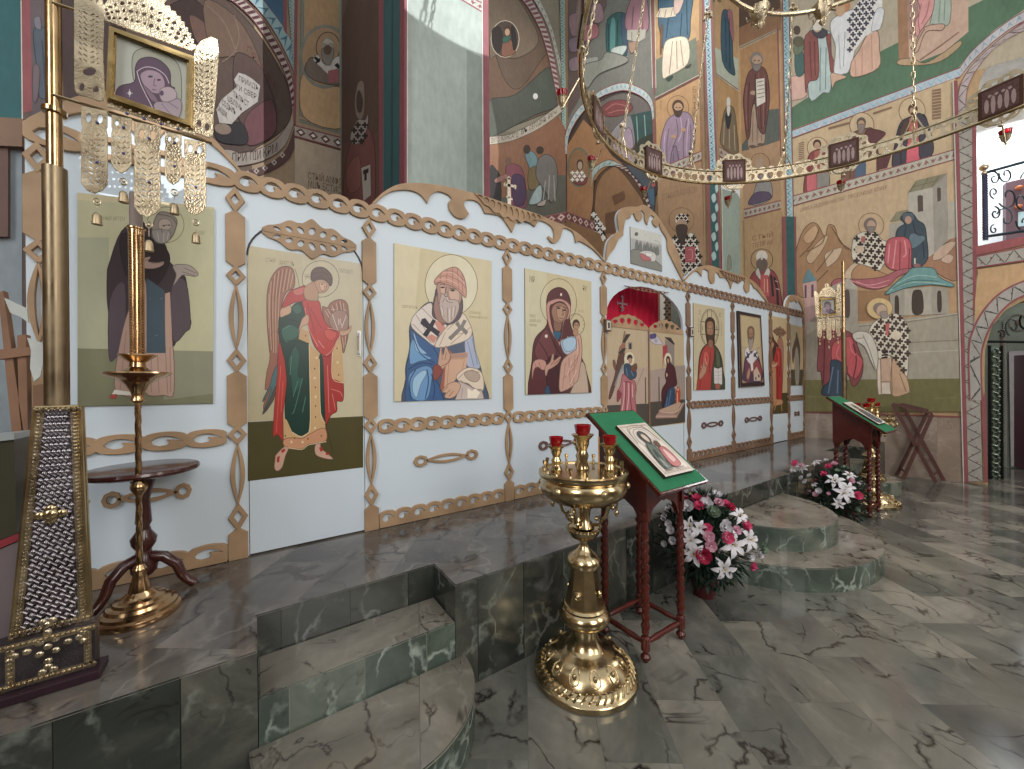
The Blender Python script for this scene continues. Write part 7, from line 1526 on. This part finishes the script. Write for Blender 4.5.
# diaper relief of the silver sheet
mb = MB(); nz_ = 16
for j in range(nz_*2):
    u = (j+.5)/(nz_*2); z = zb1+(ztp-zb1)*u; a = xb0+(xt0-xb0)*u+.03; b = xb1+(xt1-xb1)*u-.03; k = 5
    for i in range(k+(j % 2)):
        x = a+(b-a)*((i+(0 if j % 2 else .5))/k); mb.lathe([(.0165, 0), (.0145, .004), (.010, .0015), (.006, .005), (.0001, .0065)], n=4, M=Matrix.Translation((x, YSV+.0305, z)) @ Matrix.Rotation(pi/2, 4, 'X'))
mb.build('diaper_relief', SILR, sh_, world=True, smooth=True)
ck = PY(YSV+.02).at(51, 514); mb = MB(); mb.ball(ck, .022, 10, 8, sc=(1, .6, 1))
for a in range(4): q = a*pi/2; mb.ball(ck+Vector((.026*cos(q), 0, .020*sin(q))), .015, 8, 6, sc=(1, .5, 1))
mb.build('rosette', BR, sh_, world=True, smooth=True)
mb = MB(); q = PY(YSV+.08).at(83, 505); mb.ball(q, .014, 8, 6); mb.ball(q+Vector((.01, 0, .012)), .009, 8, 6); mb.build('side_knob', BR, sh_, world=True, smooth=True)
# ---------------------------------------------------------------- wooden A-frame, case and board at the left edge
M_oak = mat('pale_oak', '84614a', .55, noise=.2, nscale=7); c = PY(2.45).at(20, 560)
T = thing('wooden_easel', 'plain wooden easel frame with white cloths, behind the silver-clad stand', 'easel', (c.x, 2.45, ZS)); PE_ = PY(2.45)
for s in ('-2,293 3,290 26,450 44,560 30,560 14,455', '17,335 26,334 28,440 36,560 26,560 20,450', '33,385 46,383 50,560 36,560'):
    o = prismY('easel_leg', PE_, s, .04, M_oak, T); 
    me = o.data
    zmin = min(v.co.z for v in me.vertices)
    for v in me.vertices:
        if v.co.z < .5: v.co.z = max(0.003, v.co.z*.0+.003) if v.co.z < .6 and v.co.z <= zmin+.12 else v.co.z
prismY('crossbar', PY(2.44), '-10,350 50,344 50,352 -10,360', .03, M_oak, T)
for s in ('4,297 27,308 28,322 20,316 10,312', '27,337 44,343 43,362 40,376 34,381 30,368 31,350'):
    mb = MB(); P0 = [PY(2.42).at(*q) for q in pp(s)]; mb.prism(P0, (0, .012, 0)); mb.build('white_cloth', mat('linen', 'b9bdb8', .8), T, world=True)
M_ol = mat('olive_panel', '3d3b2c', .4); c = PY(2.18).at(-20, 600)
T = thing('display_case', 'dark olive case with a red and white edge strip, cut off by the left edge', 'case', (c.x, 2.18, ZS)); PD_ = PY(2.18)
prismY('olive_side', PD_, '-70,448 14,438 17,533 -70,566', .16, M_ol, T); prismY('glass_top', PY(2.17), '-70,442 14,433 14,439 -70,449', .18, mat('pale_edge', '9aa0a0', .3), T)
prismY('red_edge', PY(2.175), '-70,568 18,533 18,540 -70,578', .16, mat('red_edge', '8a2e38', .5), T); prismY('cabinet', PD_, '-70,579 18,541 16,610 10,700 -70,745', .16, mat('rose_grey_panel', '6f6264', .5), T)
for o in list(T.children):
    if o.name.startswith('cabinet'):
        zm = min(v.co.z for v in o.data.vertices)
        for v in o.data.vertices:
            if v.co.z < .12: v.co.z = .002
T = thing('wooden_board', 'brown wooden board and beam hanging on the plaster wall at the left edge', 'board', (PY(3.28).at(5, 180).x, 3.3, 2.2)); prismY('beam', PY(3.30), '-70,112 22,118 22,146 -70,142', .045, mat('weathered_wood', '866a56', .6), T); prismY('board', PY(3.32), '-70,140 8,145 8,236 -70,238', .025, mat('dull_board', '6a4f46', .6), T)
# ---------------------------------------------------------------- chandelier ring
HC = 2.5; cc = LAT*(1.08*HC)+DEP*(1.04*HC); RC = .87*HC; ZC = H+HC
ch = thing('ring_chandelier', 'huge gilt ring chandelier with small framed icons and red lamps, hanging on chains', 'chandelier', (cc.x, cc.y, ZC)); A0_ = atan2(LAT.y, LAT.x)
def cdir(deg): a = radians(deg); v = LAT*cos(a)+DEP*sin(a); return Vector((v.x, v.y, 0))
mb = MB(); mb.tube([cdir(i*3)*RC for i in range(120)], .016, 8, closed=True); mb.build('lower_hoop', BR, ch, smooth=True)
mb = MB(); mb.tube([cdir(i*3)*RC+Vector((0, 0, .15)) for i in range(120)], .008, 6, closed=True); mb.build('upper_hoop', BR, ch, smooth=True)
L_ = 2*pi*RC/12; N = 48; ol = [(L_*i/N, .0) for i in range(N+1)]+[(L_*i/N, .15+.03*abs(sin(i*pi/4))) for i in range(N, -1, -1)]; hs = []
for i in range(11):
    x = L_*(i+.5)/11; hs.append([(x+.038*cos(a)*(1+.3*sin(a)), .062+.042*sin(a)) for a in [2*pi*j/9 for j in range(9)]]); hs.append([(x+.045+.016*cos(a), .122+.016*sin(a)) for a in [2*pi*j/6 for j in range(6)]])
me = plate_mesh([ol, hs and hs[0]]+hs[1:], .006)
bm = bmesh.new(); bm.from_mesh(me)
for i in range(1, 40): bmesh.ops.bisect_plane(bm, geom=bm.verts[:]+bm.edges[:]+bm.faces[:], plane_co=(L_*i/40, 0, 0), plane_no=(1, 0, 0))
bm.to_mesh(me); bm.free()
for k in range(12):
    m2 = me.copy()
    for v in m2.vertices:
        q = cdir(12+30*k+math.degrees(v.co.x/RC))*(RC+v.co.z); v.co = Vector((q.x, q.y, v.co.y))
    m2.update()
    link('pierced_band', m2, GOLD, ch)
M_ic = mat('dim_icon_print', '5a3a38', .4, noise=.5, nscale=60); M_if = mat('dark_bronze', '4a3024', .35, .5)
def plaque(deg):
    d = cdir(deg); tg = Vector((-d.y, d.x, 0)); M = Matrix(((tg.x, 0, d.x, d.x*RC), (tg.y, 0, d.y, d.y*RC), (0, 1, 0, .02), (0, 0, 0, 1)))
    # scalloped openwork surround
    ol = [(.24*cos(a)*(1+.06*cos(10*a)), .13+.22*sin(a)*(1+.06*cos(10*a))) for a in [2*pi*i/60 for i in range(60)]]; hs = [[(.19*cos(a)+.022*cos(b), .13+.175*sin(a)+.02*sin(b)) for b in [2*pi*j/6 for j in range(6)]] for a in [2*pi*i/18 for i in range(18)]]
    hs.append([(-.12, .0), (.12, .0), (.12, .26), (-.12, .26)])
    m_ = plate_mesh([ol]+hs, .008); m_.transform(M); pl_ = link('icon_plaque', m_, GOLD, ch)
    for s in (1, -1):
        M2 = M @ Matrix.Translation((0, 0, .004)) 
        mb = MB(); z0, z1 = (.004, .022) if s > 0 else (-.022, -.004)
        mb.box(-.135, .135, -.01, .27, z0, z1, M=M2, bev=.003); mb.build('plaque_frame', M_if, pl_)
        za = .0225*s; mb = MB(); mb.add([M2 @ Vector(q) for q in ((-.11, .015, za), (.11, .015, za), (.11, .245, za), (-.11, .245, za))], [(0, 1, 2, 3)]); mb.build('plaque_print', M_ic, pl_)
        mb = MB()
        for i in range(5): x = -.08+.04*i; mb.add([M2 @ Vector((x+.015*cos(a), .10+.07*sin(a)*(1+.3*(i % 2)), za+.001*s)) for a in [2*pi*j/8 for j in range(8)]], [tuple(range(8))])
        for i in range(4): x = -.06+.04*i; mb.add([M2 @ Vector((x+.012*cos(a), .19+.014*sin(a), za+.001*s)) for a in [2*pi*j/8 for j in range(8)]], [tuple(range(8))])
        mb.build('print_figures', mat('pale_icon_tone', 'a08a86', .5), pl_)
    # drop ornament
    mb = MB(); c = d*RC; mb.tube([c+Vector((0, 0, -.01))+tg*(.1*cos(a)) + Vector((0, 0, -.07*sin(a))) for a in [pi*i/8 for i in range(9)]], .006, 5); mb.ball(c+Vector((0, 0, -.10)), .018, 8, 6); mb.build('drop_scroll', GOLD, pl_, smooth=True)
def lamp(deg, rr=.93*HC, hz=-.15):
    d = cdir(deg); c = d*rr+Vector((0, 0, hz)); mb = MB(); mb.tube([d*RC+Vector((0, 0, 0)), d*(RC+.07)+Vector((0, 0, -.11)), d*(rr)+Vector((0, 0, hz-.09))], .006, 6)
    mb.lathe([(.0001, -.10), (.012, -.09), (.008, -.07), (.03, -.045), (.036, -.01), (.045, .0), (.032, .0)], c, 14); o = mb.build('lamp_bracket', GOLD, ch, smooth=True)
    mb = MB(); mb.lathe([(.028, -.01), (.04, .015), (.046, .05), (.04, .05), (.034, .015)], c, 16); mb.build('red_glass', M_rg, o, smooth=True)
for k in range(12): plaque(27+30*k)
for a in (27, 57, 87, 117, 142, 167, 207, 237, 267, 297, 327, 357): lamp(a)
def chain_mb(a, b, st=.045, r=.005):
    mb = MB(); a, b = Vector(a), Vector(b); L = (b-a).length; n = int(L/st); d = (b-a)/n; u = d.normalized(); s1 = u.cross(Vector((0, 0, 1)) if abs(u.z) < .99 else Vector((1, 0, 0))).normalized(); s2 = u.cross(s1)
    for i in range(n):
        c = a+d*(i+.5); s = s1 if i % 2 else s2; mb.tube([c+u*st*.62*cos(q)+s*.014*sin(q) for q in (0, 1.05, 2.09, 3.14, 4.19, 5.24)], r, 4, closed=True)
    return mb
for k in range(12):
    a = 12+30*k; p0 = cdir(a)*RC+Vector((0, 0, .18)); top = Vector((0, 0, 4.3*HC)); p1 = p0.lerp(top, .46)
    chain_mb(p0, p1, .07, .006).build('chain', GOLD, ch, smooth=True)
    # gilt finial where the chain meets the ring
    mb = MB(); tg = cdir(a+90)
    for s in (-1, 0, 1): mb.tube([p0+tg*(.10*s)+Vector((0, 0, -.14)), p0+tg*(.06*s)+Vector((0, 0, .0)), p0+Vector((0, 0, .16))], .007, 6)
    mb.ball(p0+Vector((0, 0, .18)), .025, 8, 6); mb.build('chain_finial', GOLD, ch, smooth=True)
    mb = MB(); q = p0.lerp(top, .15)
    for j in range(9): b = j*.7; mb.ball(q+Vector((.035*cos(b), .035*sin(b), .04*sin(b*2.3))), .02, 6, 5)
    mb.build('chain_rosette', GOLD, ch, smooth=True)
# smaller upper tier with candle cups
r2 = .46*HC; z2 = .45*HC
mb = MB(); mb.tube([cdir(i*6)*r2+Vector((0, 0, z2)) for i in range(60)], .02, 8, closed=True); tier = mb.build('upper_tier_hoop', GOLD, ch, smooth=True)
for k in range(12):
    d = cdir(12+30*k); c = d*r2+Vector((0, 0, z2)); mb = MB(); mb.lathe([(.0001, -.17), (.02, -.15), (.035, -.12), (.02, -.09), (.06, -.05), (.075, .0), (.09, .03), (.06, .035)], c, 14, lobes=lambda a, z: 1+.1*cos(6*a))
    for j in range(6): b = j*1.05; mb.tube([c+Vector((.05*cos(b), .05*sin(b), -.03)), c+Vector((.10*cos(b), .10*sin(b), -.06)), c+Vector((.11*cos(b), .11*sin(b), -.01))], .008, 5)
    mb.build('candle_cup', GOLD, tier, smooth=True)
# ---------------------------------------------------------------- gallery railing in the window arch
M_ir = mat('wrought_iron', '2f3f48', .4, .6); PRl = PL_R.off(-.10); c = PRl.at(985, 240)
T = thing('gallery_railing', 'wrought iron balcony railing with scrolls and a gilt ball finial in the bright arch', 'railing', (c.x, c.y, c.z))
def tubepx(pl, s, r, m, name, par, closed=False, sm=True, n=7):
    pts = pp(s) if isinstance(s, str) else s
    if sm and len(pts) > 2: pts = catmull(pts, closed, 4)
    mb = MB(); mb.tube([pl.at(*q) for q in pts], r, n, closed=closed); return mb.build(name, m, par, world=True, smooth=True)
tubepx(PRl, '984.5,173 985.5,239.5', .03, mat('purple_iron', '4a4668', .4, .4), 'post', T); mb = MB()
for i in range(26): q0 = PRl.at(984.6, 173+2.55*i)+nR*.0; mb.tube([q0+nR*.02+Vector((WD.x, WD.y, 0))*.03, q0+nR*.032+Vector((0, 0, -.03)), q0+nR*.02-Vector((WD.x, WD.y, 0))*.03+Vector((0, 0, -.06))], .006, 5)
mb.build('twist', M_ir, T, world=True, smooth=True)
mb = MB(); q = PRl.at(984, 167); mb.ball(q, .055, 12, 8); mb.ball(q+Vector((0, 0, -.09)), .035, 8, 6); mb.build('ball_finial', GOLD, T, world=True, smooth=True)
tubepx(PRl, '986,172 1024,161.5 1090,143', .022, M_ir, 'top_rail', T, sm=False); tubepx(PRl, '986,236 1024,230.5 1090,221', .022, M_ir, 'bottom_rail', T, sm=False)
def spiral(cx, cy, r, t0, turns, kx=.8): return [(cx+r*kx*(1-i/26)*cos(t0+turns*2*pi*i/24), cy+r*(1-i/26)*sin(t0+turns*2*pi*i/24)) for i in range(22)]
for (cx, cy, r, t0, tn) in ((994, 178, 7, 4.4, 1.3), (1006, 174, 9, 3.3, -1.3), (994, 192, 6, 1.5, 1.3), (995, 213, 7, 4.6, 1.3), (1008, 196, 13, 2.6, -1.1), (1006, 218, 12, 3.5, 1.1), (994, 229, 5, 4.7, -1.2), (1022, 200, 12, 0, 1.1), (1024, 222, 10, 3.3, -1.2), (1030, 180, 12, 3.3, 1.2), (1045, 205, 14, 3, 1.1), (1050, 180, 11, 1, -1.2)):
    tubepx(PRl, spiral(cx, cy, r, t0, tn), .010, M_ir, 'scroll', T, sm=False, n=5)
PGv = Plane(wR(0, 0)-nR*1.6, nR); c = PGv.at(1015, 230); T = thing('gallery_cabinet', 'mauve brown framed cabinet with orange dots behind the iron railing', 'cabinet', (c.x, c.y, zsil-.01))
q = [PGv.at(*v) for v in pp('1006,182 1075,166 1075,238 1006,238')]; 
for v in q[2:]: v.z = zsil-.005
q2 = [PGv.off(.003).at(*v) for v in pp('1012,190 1022,188 1022,228 1012,228')]
mb = MB(); mb.prism(q, -nR*.15); mb.build('body', mat('mauve_wood', '5f4852', .5), T, world=True)
mb = MB(); mb.prism([PGv.off(.004).at(*v) for v in pp('1018,212 1070,205 1070,222 1018,226')], nR*.01); mb.build('pale_inset', mat('pale_blue_inset', 'a8c4cc', .4), T, world=True)
for x, y in ((1019, 187), (1018.5, 206)): mb = MB(); mb.ball(PGv.off(.02).at(x, y), .05, 8, 6, sc=(1, 1, .7)); mb.build('knob', mat('orange_knob', 'b0643a', .4), T, world=True, smooth=True)
# ---------------------------------------------------------------- iron gate in the door arch
PGt = PL_R.off(-.52); c = PGt.at(992, 484); M_gg = mat('green_grey_iron', '4a5a4e', .35, .6); M_dkm = mat('black_iron', '1f2426', .35, .5)
T = thing('iron_gate', 'open ornate iron gate with leafy scrollwork in the arched doorway on the right', 'gate', (c.x, c.y, 0))
def mid2(s): return s
tubepx(PGt, '989.8,484 989.5,345', .02, M_dkm, 'stile', T, sm=False); tubepx(PGt, '1002.5,479 1002,345', .014, M_dkm, 'stile', T, sm=False); tubepx(PL_R.off(-.49), '984,341 1024,341.5 1075,342', .02, M_dkm, 'transom_bar', T, sm=False)
mb = MB(); q0 = PGt.off(-.03); q = [q0.at(*v) for v in pp('991,346 1002,347 1002.5,477 991,482')]; mb.prism(q, -nR*.01); mb.build('backing_sheet', M_gg, T, world=True)
mb = MB()
for i in range(30):
    y = 350+4.4*i; s = 1 if i % 2 else -1; mb.tube([PGt.at(996+s*4*cos(a)*(1-a/9), y+3.5*sin(a)*(1-a/9)) for a in [k*.7 for k in range(8)]], .011, 5); mb.ball(PGt.off(.01).at(996-s*3, y+2), .022, 6, 5)
mb.build('leaf_scrollwork', mat('silvery_iron', '8a9488', .3, .7), T, world=True, smooth=True)
for pts in (spiral(1013, 326, 10, 2, 1.3), spiral(1026, 322, 9, 4, -1.2), spiral(1002, 334, 5, 3.5, 1.2), spiral(1040, 325, 10, 1, 1.2)): tubepx(PL_R.off(-.49), pts, .012, M_dkm, 'fanlight_scroll', T, sm=False, n=5)
p = Paint(Plane(WR3(-2, 1.99, 0), PL_R.n).off(.012), .0008); band(p, 1003.5, 478, 1003, 320, (4, 0), (4, 0), 40, 'a7a79a', ['3f4640', '3f4640'], 'zig', '6a6a60', .1); p.g('8a5a54', '1001,330 1003,330 1003.5,480 1001.5,480'); p.ring('7a6a60', 1018, 322, 9, 8, 1.2); p.e('8a5a54', 1018, 322, 3, 3)
o = p.build('vestibule_ornament', PM); o['kind'] = 'structure'
# ================================================================== LIGHT
SC.view_settings.view_transform = 'Standard'; SC.view_settings.look = 'None'; SC.view_settings.exposure = -.2; SC.view_settings.gamma = 1
w = bpy.data.worlds.new('world'); SC.world = w; w.use_nodes = True
bg = w.node_tree.nodes['Background']; bg.inputs[0].default_value = (.93, .97, 1.0, 1); bg.inputs[1].default_value = 1.0
def area(loc, to, sx_, sy_, e, col=(1, 1, 1)):  # unseen rectangular lamp added to brighten the interior
    l = bpy.data.lights.new('fill_light', 'AREA'); l.shape = 'RECTANGLE'; l.size = sx_; l.size_y = sy_; l.energy = e; l.color = col
    o = bpy.data.objects.new('fill_light', l); COL.objects.link(o); o.location = loc
    o.rotation_euler = (Vector(to)-Vector(loc)).to_track_quat('-Z', 'Y').to_euler(); return o
area((1.5, -4.6, 4.5), (3.5, 3, 2), 2.4, 4.2, 300, (1, .98, .95))
area((-4.6, -1.5, 4.5), (2, 3, 1.5), 1.8, 3.2, 200, (.93, .97, 1))
area((6.0, -4.6, 4.8), (6, 3, 2), 1.8, 3.5, 170, (1, .97, .93))
area((5.0, 3.6, 9.5), (3.5, 5.0, 0), 2.5, 2.5, 160, (1, .98, .95))
def spot_to(S, p1, p2, half, e, flip=1, col=(1, 1, 1)):
    """sun shaft whose lower rim runs through p1 and p2"""
    S = Vector(S); d1 = (p1-S).normalized(); d2 = (p2-S).normalized(); m = (d1+d2).normalized(); t_ = (d2-d1).normalized(); n = m.cross(t_)
    if n.z < 0: n = -n
    c = min(1, cos(half)/max(1e-6, m.dot(d1))); g = math.acos(c); ax = m*cos(g)+n*sin(g)
    l = bpy.data.lights.new('sun_shaft', 'SPOT'); l.energy = e; l.spot_size = 2*half; l.spot_blend = .02; l.shadow_soft_size = .01; l.color = col
    o = bpy.data.objects.new('sun_shaft', l); COL.objects.link(o); o.location = S; o.rotation_euler = ax.to_track_quat('-Z', 'Y').to_euler(); return o
spot_to((3.6, -3.5, 10.5), PY(YP).at(404, 10), PY(YP).at(484, 56), radians(15), 5000)
l_ = spot_to((1.2, -3.5, 6.0), PB.at(118, 40), PB.at(190, 70), radians(2.0), 2200)
# unseen lamps added to brighten the gallery and the vestibule
g = WR3(-3.2, 1.3, 6.5); area(g, g+Vector((0, 0, -1)), 1.6, .8, 120, (.95, .98, 1))
g = WR3(-3.2, 1.2, 3.2); area(g, g+Vector((0, 0, -1)), 1.0, .6, 7, (.95, .98, 1))
